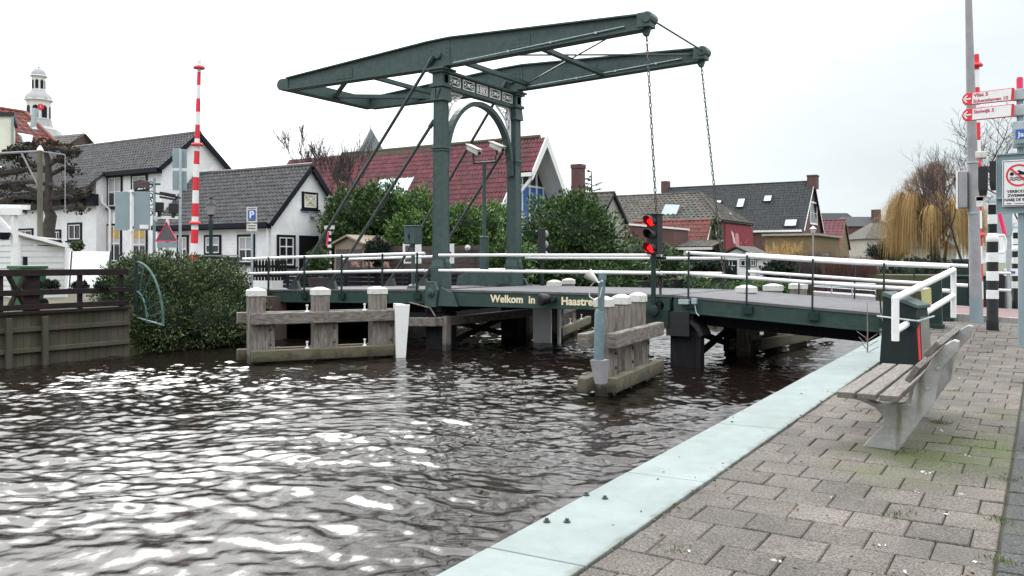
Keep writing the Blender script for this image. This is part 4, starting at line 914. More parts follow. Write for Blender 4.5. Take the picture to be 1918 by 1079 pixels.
# green cabinets
def cab(label, px0, px1, y_top, Y, dep, z0=.42, seams=(.5,), mt='dgreen'):
    A = onY(px0, 540, Y); B_ = onY(px1, 540, Y); d = Y / (((px0 + px1) / 2 - 959) / F * SN + CS); zt = EYE + (HOR - y_top) / F * d
    t = thing('control_cabinet', label, 'cabinet', ((A.x + B_.x) / 2, Y, z0), 'green control cabinets')
    m = MB(); m.box(A.x, B_.x, Y, Y + dep, z0, zt); obj('casing', m, M[mt], t, bevel=.015)
    m = MB(); w = B_.x - A.x; e_ = [0] + list(seams) + [1]
    for a, c in zip(e_, e_[1:]): m.box(A.x + a * w + .02, A.x + c * w - .02, Y - .02, Y - .002, z0 + .05, zt - .05)
    dd = obj('door', m, M[mt], t, bevel=.006)
    m = MB(); m.box(A.x - .03, B_.x + .03, Y - .05, Y + dep + .03, zt + .002, zt + .05); obj('roof', m, M[mt], t, bevel=.01)
    return t
cab('low wide green control cabinet across the red brick road', 1786, 1862, 520, 21.9, .7, seams=(.35, .7))
cab('taller green control cabinet behind the low wide cabinet', 1784, 1815, 489, 22.9, .6, seams=())
cab('dark cabinet right of the banded signal post across the road', 1862, 1882, 512, 22.2, .6, seams=(), mt='plastic')

# traffic light on its pole in front of the lifting leaf
p = onY(1224, 560, 16.86)
t = thing('traffic_light', 'black bridge traffic light with two red lamps lit on a green pole', 'traffic light', (p.x, p.y, .4))
m = MB(); m.tube([(p.x, p.y, .40), (p.x, p.y, 1.75)], .052, 12); m.lathe((p.x + .02, p.y - .06, .52), [(.12, 0), (.12, .06), (.05, .08)], 12, axis=(0, -1, 0)); m.cbox((p.x + .1, p.y + .05, .35), .45, .1, .36); obj('pole', m, M['dgreen'], t, smooth=True)
hz = (1.70, 2.54); ang = R(-12)
m = MB(); m.cbox((p.x + .02, p.y + .02, (hz[0] + hz[1]) / 2), .27, .20, hz[1] - hz[0], ang); m.cbox((p.x + .02, p.y, hz[1] + .005), .34, .26, .02, ang); ca = obj('casing', m, M['plastic'], t, bevel=.015)
fx = Matrix.Rotation(ang, 3, 'Z'); nrm = fx @ Vector((0, -1, 0)); sx_ = fx @ Vector((1, 0, 0))
for i, lit in ((2, 1), (1, 0), (0, 1)):
    z = hz[0] + .14 + i * .28; c = Vector((p.x + .02, p.y + .02, z)) + nrm * .10
    m = MB(); m.lathe(c, [(.10, 0), (.092, .018), (.05, .035)], 18, axis=nrm); obj('lens', m, M['redglow'] if lit else M['lens'], t, smooth=True)
    m = MB(); k = 14
    for j in range(k):                                                 # open visor tube, cut longer at the top
        a, b_ = R(-40 + 260 * j / k), R(-40 + 260 * (j + 1) / k)
        def rim(an, r, dep): return c + sx_ * math.cos(an) * r + Vector((0, 0, 1)) * math.sin(an) * r + nrm * dep
        la, lb = .10 + .13 * max(0, math.sin(a) * .6 + .4), .10 + .13 * max(0, math.sin(b_) * .6 + .4)
        m.add([rim(a, .115, 0), rim(b_, .115, 0), rim(b_, .115, lb), rim(a, .115, la), rim(a, .107, 0), rim(b_, .107, 0), rim(b_, .107, lb), rim(a, .107, la)], [(0, 1, 2, 3), (4, 7, 6, 5), (3, 2, 6, 7), (0, 3, 7, 4), (1, 5, 6, 2)])
    obj('visor', m, M['plastic'], t)
    if lit:
        c2 = Vector((p.x + .02, p.y + .02, z)) - sx_ * .135 + nrm * .05; m = MB(); m.lathe(c2, [(.085, 0), (.085, .05), (.05, .075)], 14, axis=(-sx_ + nrm * .6).normalized()); obj('lens_reflection', m, M['redglow'], t, smooth=True)  # glowing disc added as the red lamp's reflection beside the casing
# black spotlight on the girder
p = onY(1024, 560, GN - .02); t = thing('spotlight', 'black round spotlight bolted on the green girder between the two words', 'spotlight', p)
m = MB(); ax = Vector((-.55, -.8, -.1)).normalized(); b0 = Vector((p.x + .08, GN - .05, p.z + .01)); m.lathe(b0, [(.08, -.02), (.11, .05), (.145, .18), (.15, .22), (.13, .23)], 18, axis=ax); m.lathe((p.x + .2, GN + .0, p.z), [(.06, 0), (.06, .12)], 10, axis=(0, -1, 0)); obj('housing', m, M['plastic'], t, smooth=True)
m = MB(); m.lathe(b0 + ax * .225, [(.13, 0), (.12, .012)], 18, axis=ax); obj('lens', m, M['lens'], t, smooth=True)
# blue tube on the right fender with the horn shaped floodlight
p = P(1123, 690, 13.3); zt = EYE + (HOR - 512) / F * 13.3
t = thing('tube_post', 'pale blue steel tube bracketed to the front of the right fender', 'post', (p.x, p.y, -.45))
m = MB(); m.tube([(p.x - .01, p.y, .02), (p.x, p.y, .74), (p.x + .02, p.y, .80)], [.078, .078, .055], 14); m.tube([(p.x + .02, p.y, .80), (p.x + .05, p.y, zt)], .054, 14); m.lathe((p.x + .05, p.y, zt - .1), [(.06, 0), (.06, .1)], 14); obj('tube', m, M['teal'], t, smooth=True)
m = MB(); m.hexa([(p.x - .05, p.y - .06, -.35), (p.x + .08, p.y - .06, -.35), (p.x + .08, p.y + .12, -.35), (p.x - .05, p.y + .12, -.30)], [(p.x - .12, p.y - .1, .02), (p.x + .11, p.y - .1, .02), (p.x + .11, p.y + .12, .02), (p.x - .12, p.y + .12, .02)]); obj('bracket', m, M['pole'], t)
q = P(1117, 530, 13.1); ax = Vector((-.62, -.2, .55)).normalized(); b0 = Vector((q.x - .0, q.y, q.z - .0 + .02))
b0 = P(1113, 523, 13.1); t = thing('floodlight', 'pale horn shaped floodlight with a hanging cable on the blue tube', 'floodlight', b0)
m = MB(); m.lathe(b0, [(.03, -.05), (.045, 0), (.075, .09), (.09, .14), (.08, .142)], 14, axis=ax); obj('shade', m, M['lid'], t, smooth=True)
m = MB(); m.tube([b0, b0 + Vector((.09, 0, -.06)), b0 + Vector((.14, 0, -.02))], .02, 6); obj('arm', m, M['steel'], t)
m = MB(); m.tube([b0 + Vector((.0, 0, -.04)), b0 + Vector((-.09, 0, -.14)), b0 + Vector((-.08, 0, -.27)), b0 + Vector((.02, 0, -.33)), b0 + Vector((.1, 0, -.26)), b0 + Vector((.13, 0, -.12))], .01, 5); obj('cable', m, M['lid'], t, smooth=True)
# ------------------------------------------------------------------ houses
def window(par, o, eu, n, w, h, frame='navy', style=(2, 2), amber=0, fw=.09, sill=True, curtain=True, name='window', pane='glass'):
    o = Vector(o); eu = Vector(eu).normalized(); n = Vector(n).normalized(); ev = Vector((0, 0, 1))
    def rect(m, a, b_, c, d, k0, k1):                                 # a..b along, c..d up, k0..k1 outwards
        m.prism([o + eu * a + ev * c + n * k0, o + eu * b_ + ev * c + n * k0, o + eu * b_ + ev * d + n * k0, o + eu * a + ev * d + n * k0], n * (k1 - k0))
    m = MB(); rect(m, 0, fw, 0, h, -.02, .06); rect(m, w - fw, w, 0, h, -.02, .06); rect(m, fw, w - fw, h - fw, h, -.02, .06); rect(m, fw, w - fw, 0, fw * .7, -.02, .06)
    wn = obj(name, m, M[frame], par)
    m = MB(); rect(m, fw, w - fw, fw * .7, h - fw, .004, .012); obj('pane', m, M[pane], wn)
    iw, ih = w - 2 * fw, h - 1.7 * fw; b0 = fw * .7
    if curtain:
        m = MB(); rect(m, fw + .03, w - fw - .03, b0 + ih * .45, h - fw - .03, .0125, .018); obj('curtain', m, M['curtain'], wn)
    if amber:
        m = MB(); rect(m, fw + .02, w - fw - .02, h - fw - ih * amber, h - fw - .02, .019, .024); obj('amber_pane', m, M['amber'], wn)
    m = MB(); t = .045
    rect(m, fw, w - fw, b0, b0 + t, .02, .05); rect(m, fw, w - fw, h - fw - t, h - fw, .02, .05); rect(m, fw, fw + t, b0 + t, h - fw - t, .02, .05); rect(m, w - fw - t, w - fw, b0 + t, h - fw - t, .02, .05)
    for i in range(1, style[0]): x = fw + iw * i / style[0]; rect(m, x - t / 2, x + t / 2, b0 + t, h - fw - t, .022, .046)
    for i in range(1, style[1]): z = b0 + ih * i / style[1]; rect(m, fw + t, w - fw - t, z - t / 2, z + t / 2, .024, .048)
    obj('sash', m, M['white'], wn)
    if sill:
        m = MB(); rect(m, -.06, w + .06, -.07, .0, -.02, .12); obj('sill', m, M[frame], wn)
    return wn
def winS(par, px0, px1, py0, py1, Y, **k):                            # window in a wall facing the camera side (-Y)
    a = onY(px0, py0, Y); b_ = onY(px1, py1, Y); c = onY((px0 + px1) / 2, py1, Y); tt = onY((px0 + px1) / 2, py0, Y)
    return window(par, (a.x, Y, c.z), (1, 0, 0), (0, -1, 0), b_.x - a.x, tt.z - c.z, **k)
def winE(par, px0, px1, py0, py1, X, **k):                            # window in a wall facing the river (+X)
    a = onX(px0, py0, X); b_ = onX(px1, py1, X); c = onX((px0 + px1) / 2, py1, X); tt = onX((px0 + px1) / 2, py0, X)
    return window(par, (X, a.y, c.z), (0, 1, 0), (1, 0, 0), b_.y - a.y, tt.z - c.z, **k)
def gable_house(name, label, X0, X1, Y0, Y1, zg, ze, zr, wall, roof, cat='house', oh=.18, tw=.19, th=.215, yr=None, lap=.0, trim='navy', group=None, amp=.05, hipE=0):
    """ridge along X; the gable at X1 faces the river"""
    yr = yr if yr is not None else (Y0 + Y1) / 2
    t = thing(name, label, cat, ((X0 + X1) / 2, (Y0 + Y1) / 2, zg), group)
    m = MB(); sec = [(Y0, zg), (Y1, zg), (Y1, ze), (yr, zr - .06), (Y0, ze)]
    if hipE: m.box(X0, X1, Y0, Y1, zg, ze)
    else: m.prism([(X0, y, z) for y, z in sec], (X1 - X0, 0, 0))
    obj('wall', m, M[wall], t)
    m = MB(); xa, xb = X0 - lap, X1 + oh
    for ya, s in ((Y0, -1), (Y1, 1)):
        dy, dz = yr - ya, zr - ze; L_ = math.hypot(dy, dz); ev = Vector((0, dy / L_, dz / L_)); e0 = Vector((xa, ya, ze)) - ev * .3; H_ = L_ + .3
        nn_ = Vector((1, 0, 0)).cross(ev); nn_ = nn_ if nn_.z > 0 else -nn_
        xr = xb - hipE
        m.prism([e0 + nn_ * .0, e0 + Vector((xb - xa, 0, 0)), e0 + ev * H_ + Vector((xr - xa, 0, 0)), e0 + ev * H_], nn_ * .05)
        if hipE: # clip the tiles along the hip
            rows = max(1, round(H_ / th)); hh = H_ / rows
            for r in range(rows): m.tiles(e0 + ev * (hh * r) + nn_ * .03, (1, 0, 0), ev, xb - xa - hipE * (r + .5) / rows, hh, tw, hh, amp)
        else: m.tiles(e0 + nn_ * .03, (1, 0, 0), ev, xb - xa, H_, tw, th, amp)
    if hipE:
        A = Vector((xb, Y0 - .2, ze - .1)); B_ = Vector((xb, Y1 + .2, ze - .1)); C = Vector((xb - hipE, yr, zr)); m.add([A, B_, C], [(0, 1, 2)])
        dz = zr - ze; rows = max(1, round(math.hypot(hipE, dz) / th)); ev = (C - (A + B_) / 2)
        for r in range(rows):
            f = r / rows; g = (r + .6) / rows; m.tiles(A.lerp(C, g * .5 + f * .5) + Vector((.05, 0, .03)), (0, 1, 0), ev, (B_ - A).length * (1 - g), ev.length / rows, tw, ev.length / rows, amp)
    rf = obj('roof', m, M[roof], t, smooth=True)
    m = MB(); nR = int((xb - xa - hipE) / .36)
    for i in range(nR):
        a = xa + i * (xb - xa - hipE) / nR; c = xa + (i + 1.06) * (xb - xa - hipE) / nR; m.tube([(a, yr, zr + .05), (c, yr, zr + .065)], [.115, .10], 8)
    if hipE:
        for yy in (Y0 - .2, Y1 + .2): m.tube([(xb, yy, ze - .02), (xb - hipE, yr, zr + .06)], .11, 8)
    obj('ridge', m, M[roof], rf, smooth=True)
    if not hipE:
        m = MB(); x = X1 + oh
        for ya in (Y0, Y1):
            dy, dz = yr - ya, zr - ze; L_ = math.hypot(dy, dz); ev = Vector((0, dy / L_, dz / L_)); e0 = Vector((x + .012, ya, ze)) - ev * .3
            m.beam(e0, e0 + ev * (L_ + .3), .03, .2, (0, 0, 1))
        obj('verge', m, M[trim], rf)
        m = MB(); m.box(X0, X1 + .05, Y0 - .30, Y0 - .16, ze - .30, ze - .12); m.box(X0, X1, Y0 - .16, Y0 - .003, ze - .34, ze - .08); obj('gutter', m, M[trim], rf)
    return t, rf
# small white house
h2, r2 = gable_house('white_house', 'small white gabled house with cream crossed attic window nearest the bridge', -30.9, -24.2, 22.0, 25.8, .45, 3.12, 5.22, 'wallw', 'slate')
for a, c, y0, y1 in ((333, 354, 440, 492), (384, 415, 440, 477), (446, 478, 439, 494)): winS(h2, a, c, y0, y1, 22.0, style=(2, 2))
winE(h2, 518, 552, 440, 500, -24.2, style=(2, 3), curtain=False)
aw = winE(h2, 565, 594, 360, 392, -24.2, style=(1, 1), curtain=False, pane='amberp') if False else None
M['blind'] = mat('cream_blind', (.55, .52, .36), (.6, .58, .44), .7, 5)
aw = winE(h2, 565, 594, 360, 392, -24.2, style=(1, 1), curtain=False, pane='blind')
o = onX(565, 392, -24.2); q = onX(594, 360, -24.2); m = MB(); m.beam((-24.15, o.y + .1, o.z + .12), (-24.15, q.y - .1, q.z - .1), .02, .03, (1, 0, 0)); m.beam((-24.147, o.y + .1, q.z - .1), (-24.147, q.y - .1, o.z + .12), .02, .03, (1, 0, 0)); obj('cross_bar', m, M['white'], aw)
for a, c, y0, nm in ((560, 595, 441, 'door'), (604, 623, 444, 'dark_opening')):  # the second is a dark panel drawn for the dark opening beside the door
    A = onX(a, y0, -24.2); B_ = onX(c, y0, -24.2); m = MB(); m.box(-24.21, -24.14, A.y, B_.y, .5, A.z); dd = obj(nm, m, M['navy'], h2)
    m = MB(); m.box(-24.14, -24.12, A.y + .12, B_.y - .12, .7, A.z - .15); obj('panel', m, M['black'], dd)
A = onX(584, 404, -24.2); m = MB(); m.cbox((-24.05, A.y, A.z), .3, .26, .09); m.tube([(-24.2, A.y, A.z + .04), (-24.0, A.y, A.z + .04)], .04, 6); obj('wall_lamp', m, M['steel'], h2)
A = onX(606, 408, -24.2); m = MB(); m.prism([(-23.6, A.y - .3, A.z + .16), (-23.2, A.y + .15, A.z + .18), (-23.2, A.y + .3, A.z - .1), (-23.4, A.y + .1, A.z - .22), (-23.5, A.y - .05, A.z - .02)], (.03, 0, 0)); m.tube([(-24.2, A.y + .1, A.z + .1), (-23.3, A.y + .1, A.z + .12)], .025, 5)
tag(obj('wall_sign', m, M['black']), 'black cut out bird shaped sign bracketed to the small white house gable', 'sign')
m = MB(); A = onY(506, 415, 22); m.tube([(-24.3, 21.9, 2.8), (-24.3, 21.9, .5)], .05, 8); obj('drainpipe', m, M['white'], h2)
# long white house
h1, r1 = gable_house('white_house', 'long two storey white house with dark pantile roof behind the tree', -34.7, -31.0, 22.3, 25.7, .45, 5.55, 7.02, 'wallw', 'slate', lap=15)
m = MB(); m.prism([(-52, y, z) for y, z in ((21.75, .45), (25.7, .45), (25.7, 5.5), (24.0, 6.9), (21.75, 5.0))], (17.25, 0, 0)); obj('wall', m, M['wallw'], h1)
m = MB(); ev = Vector((0, 1.7, 1.47)).normalized(); e0 = Vector((-52, 21.2, 4.62)); m.prism([e0, e0 + Vector((17.4, 0, 0)), e0 + Vector((17.4, 0, 0)) + ev * 1.3, e0 + ev * 1.3], (0, -.02, .05)); m.tiles(e0 + Vector((0, -.02, .03)), (1, 0, 0), ev, 17.4, 1.35, .19, .215)
obj('roof', m, M['slate'], h1, smooth=True)
m = MB(); m.box(-52, -34.6, 21.08, 21.26, 4.42, 4.62); m.box(-52, -34.55, 21.5, 21.74, 3.95, 4.45); 
for i in range(12): x = -51 + i * 1.42; m.prism([(x, 21.49, 4.4), (x, 21.2, 4.4), (x, 21.3, 4.2), (x, 21.44, 4.0)], (.12, 0, 0))
obj('fascia', m, M['navy'], h1)
m = MB(); m.tube([(-34.55, 21.9, 4.4), (-34.55, 21.9, 4.1), (-34.45, 22.2, 3.8), (-34.45, 22.2, .5)], .06, 8); obj('drainpipe', m, M['white'], h1)
for a, c, y0, y1, k in ((202, 230, 329, 389, {}), (247, 277, 326, 358, {}), (201, 229, 419, 492, {'amber': .36}), (248, 277, 424, 492, {'amber': .3})): winS(h1, a, c, y0, y1, 22.3, style=(2, 2), **k)
for a, c, y0, y1 in ((128, 154, 417, 451), (35, 63, 428, 460), (105, 119, 364, 384), (37, 73, 371, 391), (100, 115, 430, 452)): winS(h1, a, c, y0, y1, 21.75, style=(2, 1), curtain=False)
for px, py in ((45, 299), (63, 312)): pass
m = MB(); A = Vector((-46.6, 22.72, 5.93)); q = Vector((-44.9, 22.72, 5.93)); m.prism([A, q, q + Vector((0, .42, .36)), A + Vector((0, .42, .36))], Vector((0, -.08, .1))); obj('skylight', m, M['skyglass'], r1)
# house with orange roof, cream block and brown gable behind
t = thing('roofed_house', 'house with faded orange tile roof, skylight and flue beyond the long white house', 'house', P(50, 470, 57))
D0, C0 = P(4, 264, 54), P(118, 280, 55.5); A0 = P(-60, 196, 56); C1 = P(47, 211, 57)
m = MB(); eu = C0 - D0; ev = C1 - C0; m.add([D0, C0, C1, C1 - eu], [(0, 1, 2, 3)]); m.tiles(D0, eu, ev, eu.length, ev.length, .42, .5, .05); rf = obj('roof', m, M['orange'], t, smooth=True)
m = MB(); m.tube([C1 - eu, C1, C0], .16, 8); obj('ridge', m, M['orange'], rf)
m = MB(); D1 = D0 + Vector((0, 1.5, 0)); m.prism([D0 + Vector((0, .6, -.1)), C0 + Vector((0, .6, -.1)), C0 + Vector((0, 6, -.1)), D0 + Vector((0, 6, -.1))], (0, 0, -10)); obj('wall', m, M['wallc'], t)
m = MB(); A = P(33, 251, 53.7); q = P(62, 256, 53.9); m.prism([A, q, P(59, 268, 53.2), P(42, 268, 53.1)], (0, -.05, .08)); obj('skylight', m, M['skyglass'], rf)
m = MB(); m.tube([P(62, 240, 53.6), P(66, 203, 53.6)], .17, 10); m.prism([P(52, 232, 53.8), P(62, 231, 53.8), P(72, 244, 53.4), P(62, 244, 53.4)], (0, -.05, .08)); obj('flue', m, M['steel'], rf)
t = thing('plain_building', 'cream rendered block with dark parapet at the far left', 'building', P(0, 480, 50))
A = P(-60, 218, 49); B_ = P(21, 218, 50); m = MB(); w = B_ - A; dp = Vector((-w.y, w.x, 0)).normalized() * 5; m.prism([A, B_, B_ + dp, A + dp], (0, 0, -9.5)); obj('wall', m, M['wallc'], t)
m = MB(); m.prism([A - dp * .02, B_ - dp * .02 + w.normalized() * .15, B_ + dp + w.normalized() * .15, A + dp], (0, 0, .24)); obj('parapet', m, M['slate3'], t)
m = MB(); m.prism([B_ - dp * .015, B_ - dp * .015 + w.normalized() * .13, B_ + w.normalized() * .13 + dp * .02, B_ + dp * .02], (0, 0, -4.8)); obj('drainpipe', m, M['bluegrey'], t)
t = thing('roofed_house', 'brown brick gable end with grey tile roof above the white house ridge', 'house', P(140, 480, 64))
m = MB(); a, b_, c = P(130, 274, 62), P(173, 271, 66), P(158, 252, 64); m.prism([a, b_, b_ + Vector((0, 0, -8)), a + Vector((0, 0, -8))], (-9, -1, 0)); m.prism([a, b_, c], (-9, -1, 0)); obj('wall', m, M['brickd'], t)
m = MB(); m.add([a + Vector((.2, -.3, -.1)), c + Vector((.2, 0, .1)), c + Vector((-9, -1, .1)), a + Vector((-9, -1.3, -.1))], [(0, 1, 2, 3)]); ev = c - a; m.tiles(a + Vector((-9, -1.2, -.02)), (9.2, 1, 0), ev, 9.2, ev.length, .4, .45, .04); m.beam(c, b_ + Vector((0, .3, -.2)), .25, .1); obj('roof', m, M['slate2'], t, smooth=True)
# church tower and slate spire
def pxr(px, d): return px / F * d
d = 120; c = P(72.5, 243, d); zf = lambda py: EYE + (HOR - py) / F * d; k = d / F
t = thing('church_tower', 'white wooden church tower with clock, two open lanterns and grey domes', 'tower', (c.x, c.y, .5))
m = MB(); m.lathe((c.x, c.y, 0), [(45 * k, .5), (45 * k, zf(262)), (38 * k, zf(247)), (37 * k, zf(244)), (25 * k, zf(238)), (22 * k, zf(227)), (22 * k, zf(224))], 8, R(22)); obj('roof_skirt', m, M['copper'], t)
m = MB(); m.lathe((c.x, c.y, 0), [(20.5 * k, zf(226)), (20.5 * k, zf(192)), (21 * k, zf(191)), (25.5 * k, zf(189)), (25 * k, zf(187))], 8, R(22)); ln = obj('lower_lantern', m, M['towerw'], t)
def arches(par, r, y0, y1, hw, nn_=8):
    m = MB()
    for i in range(nn_):
        a = R(22.5) + 2 * math.pi * i / nn_ + R(22); n = Vector((math.cos(a), math.sin(a), 0)); u = Vector((-n.y, n.x, 0)); o = Vector((c.x, c.y, 0)) + n * (r * math.cos(math.pi / nn_) + .02)
        pf = [o - u * hw + Vector((0, 0, zf(y0))), o + u * hw + Vector((0, 0, zf(y0)))] + [o + u * hw * math.cos(q) + Vector((0, 0, zf(y1) + hw * math.sin(q))) for q in [math.pi * j / 8 for j in range(9)]]
        m.prism(pf, n * .03)
    obj('opening', m, M['navy'], par)
arches(ln, 20.5 * k, 222, 204, .36)
m = MB(); cd = Vector((-c.x, -c.y, 0)).normalized(); o = Vector((c.x, c.y, zf(203))) + (Matrix.Rotation(R(9), 3, 'Z') @ cd) * (21 * k); m.lathe(o, [(.42, 0), (.42, .06), (.36, .08)], 18, axis=cd); cl = obj('clock_face', m, M['red'], ln)
m = MB(); m.beam(o + cd * .1, o + cd * .1 + Vector((0, 0, .3)), .04, .04, cd); m.beam(o + cd * .1, o + cd * .1 + Vector((.12, -.1, -.18)), .04, .04, cd); obj('hands', m, M['lid'], cl)
m = MB(); m.lathe((c.x, c.y, 0), [(24 * k, zf(187)), (22 * k, zf(181)), (17 * k, zf(175)), (13.5 * k, zf(172)), (13 * k, zf(170))], 16); obj('lower_dome', m, M['copper'], t, smooth=True)
m = MB(); m.lathe((c.x, c.y, 0), [(12 * k, zf(172)), (12.5 * k, zf(170)), (11.5 * k, zf(169)), (11.5 * k, zf(147)), (12 * k, zf(146)), (16 * k, zf(143.5)), (15.5 * k, zf(142))], 8, R(22)); ul = obj('upper_lantern', m, M['towerw'], t); arches(ul, 11.5 * k, 167, 153, .20)
m = MB(); m.lathe((c.x, c.y, 0), [(13.5 * k, zf(142)), (12.5 * k, zf(137)), (9 * k, zf(131)), (4 * k, zf(128.5)), (1.5 * k, zf(127))], 16); obj('upper_dome', m, M['copper'], t, smooth=True)
m = MB(); m.lathe((c.x, c.y, 0), [(1.2 * k, zf(128)), (2.6 * k, zf(126)), (1 * k, zf(124)), (.7 * k, zf(115)), (.35 * k, zf(85))], 8); q = P(72.5, 90, d); m.prism([q + Vector((-.3, -.2, .1)), q + Vector((.1, 0, -.15)), q + Vector((.35, .2, .25)), q + Vector((.05, 0, .05))], (.03, -.03, 0)); obj('weathercock', m, M['steel'], t)
M['slateb'] = mat('blue_slate', (.10, .12, .125), (.075, .09, .095), .7, 2)
d = 105; c = P(694.5, 300, d); k = d / F
t = thing('church_spire', 'grey slate pyramid spire with weathervane behind the red tiled roof', 'spire', (c.x, c.y, .5))
m = MB(); m.lathe((c.x, c.y, 0), [(44 * k, zf(330)), (33 * k, zf(290)), (.5 * k, zf(240))], 4, TH + R(45) + R(20)); obj('slate_roof', m, M['slateb'], t)
m = MB(); m.lathe((c.x, c.y, 0), [(25 * k, .5), (25 * k, zf(331))], 4, TH + R(59)); obj('wall', m, M['grey'], t)
m = MB(); m.tube([(c.x, c.y, zf(241)), (c.x, c.y, zf(232)), (c.x, c.y, zf(212))], [.1, .05, .02], 6); q = P(694.5, 219.5, d); m.tube([q + Vector((math.cos(a) * .25, math.cos(a) * .15, math.sin(a) * .2)) for a in [i * .7 for i in range(10)]], .025, 4); obj('weathervane', m, M['steel'], t)
# red tiled house with the prow gable
zg = .45; Yf, Yr, Yb = 36.9, 39.8, 42.7; XF = -23.2; ze, zr = 4.3, 8.15
t = thing('red_roof_house', 'red pantile house with white prow gable and blue glazed front', 'house', (-31, 40, zg))
m = MB(); m.prism([(-41, y, z) for y, z in ((Yf + .4, zg), (Yb - .4, zg), (Yb - .4, ze), (Yr, zr - .2), (Yf + .4, ze))], (XF - 1.22 + 41, 0, 0)); obj('wall', m, M['grey'], t)
m = MB(); XF = -22.7
for ya in (Yf, Yb):
    dy, dz = Yr - ya, zr - ze; L_ = math.hypot(dy, dz); ev = Vector((0, dy / L_, dz / L_)); nn_ = Vector((1, 0, 0)).cross(ev); nn_ = nn_ if nn_.z > 0 else -nn_
    e0 = Vector((-42, ya, ze)); rows = 14; hh = L_ / rows
    for r in range(rows):
        xe = XF - 1.0 if (ya < Yr and r < 7) else XF
        m.tiles(e0 + ev * hh * r + nn_ * .05, (1, 0, 0), ev, xe + 42, hh, .21, hh, .06)
    for f0, f1, xe in ((0, .5, XF - 1.0 if ya < Yr else XF), (.5, 1, XF)): m.prism([e0 + ev * L_ * f0, e0 + ev * L_ * f0 + Vector((xe + 42, 0, 0)), e0 + ev * L_ * f1 + Vector((xe + 42, 0, 0)), e0 + ev * L_ * f1], nn_ * .05)
rf = obj('roof', m, M['redtile'], t, smooth=True)
m = MB(); nR = 38
for i in range(nR): a = -37.4 + i * (XF + 36.95) / nR; m.tube([(a, Yr, zr + .1), (a + .42, Yr, zr + .115)], [.15, .13], 8)
m.hexa([(-37.4, Yr - .36, zr - .36), (-30, Yr - .30, zr - .30), (-30, Yr + .3, zr - .3), (-37.4, Yr + .36, zr - .36)], [(-37.2, Yr - .12, zr + .10), (-30, Yr - .12, zr + .10), (-30, Yr + .12, zr + .10), (-37.2, Yr + .12, zr + .10)])
obj('ridge', m, M['ridge'], rf, smooth=True)
yh, zh = (Yf + Yr) / 2, (ze + zr) / 2
for ya, za in ((yh, zh), (Yb, ze)):                                    # pale boarded soffit under the overhang
    m = MB(); m.prism([(XF - 1.2, ya, za - .12), (XF - .02, ya, za - .12), (XF - .02, Yr, zr - .12), (XF - 1.2, Yr, zr - .12)], (0, 0, -.05)); obj('soffit', m, M['white'], rf)
for A, B_ in (((XF, yh - .05, zh - .1), (XF, Yr, zr + .06)), ((XF, Yb + .1, ze - .15), (XF, Yr, zr + .06)), ((XF - 1.0, Yf - .1, ze - .12), (XF - 1.0, yh, zh))):
    A, B_ = Vector(A), Vector(B_); m = MB(); m.prism([A + Vector((0, 0, .18)), A + Vector((0, 0, -.3)), B_ + Vector((0, 0, -.5)), B_ + Vector((0, 0, .12))], (.07, 0, 0)); obj('bargeboard', m, M['white'], rf)
m = MB(); m.box(XF - 1.0, XF - .01, yh - .12, yh, zh - .22, zh - .02); obj('gutter', m, M['white'], rf)
gx_ = XF - 1.2; m = MB()
def gz(y): return ze - .25 + (zr - ze) * (1 - abs(y - Yr) / (Yr - Yf))
ylist = [Yf + 1.5 + i * (Yb - Yf - 2.0) / 5 for i in range(6)]
for a, c in zip(ylist, ylist[1:]):
    z1a, z1b = gz(a) - .1, gz(c) - .1; zm = 5.6
    m.prism([(gx_, a + .04, 1.0), (gx_, c - .04, 1.0), (gx_, c - .04, zm), (gx_, a + .04, zm)], (.05, 0, 0))
obj('blue_glazing', m, M['bluedoor'], t)
m = MB(); ym_ = [Yf + .5, Yr, Yb - .5]
m.prism([(gx_, Yf + 1.4, 5.7), (gx_, Yb - 1.4, 5.7), (gx_, Yr, gz(Yr) - .25)], (.04, 0, 0)); obj('pane', m, M['glass'], t)
m = MB()
for a in ylist: m.box(gx_, gx_ + .10, a - .05, a + .05, .9, min(gz(a) - .05, 7.0))
m.box(gx_, gx_ + .09, Yf + 1.5, Yb - .5, 5.6, 5.7); m.box(gx_, gx_ + .085, Yf + 1.5, Yb - .5, 3.9, 3.98); obj('mullion', m, M['white'], t)
m = MB(); m.beam((XF - 1.1, yh + .1, 4.9), (XF - .05, yh + .1, zh - .25), .12, .16); obj('strut', m, M['white'], t)
m = MB(); A = onY(742, 382, 37.9); A = Vector((-31.6, 37.42, 5.13)); dy, dz = Yr - Yf, zr - ze; L_ = math.hypot(dy, dz); ev = Vector((0, dy / L_, dz / L_)); nn_ = Vector((0, -ev.z, ev.y))
o0 = Vector((-32.9, Yf, ze)) + ev * .75 + nn_ * .15; m.prism([o0, o0 + Vector((2.5, 0, 0)), o0 + Vector((2.5, 0, 0)) + ev * 1.6, o0 + ev * 1.6], nn_ * .08); sk = obj('skylight', m, M['skyglass'], rf)
m = MB()
for i in range(7): a = o0 + Vector((2.5 * i / 6, 0, 0)) + nn_ * .1; m.beam(a, a + ev * 1.62, .05, .05, nn_)
obj('glazing_bar', m, M['white'], sk)
m = MB(); m.box(-42, XF - .6, Yf - .12, Yf + .02, ze - .2, ze - .02); m.box(-42, XF - 1, Yf + .2, Yf + .38, 1.2, 4.1); obj('gutter', m, M['black'], rf)  # gutter, and a black sheet over the wall below the eave
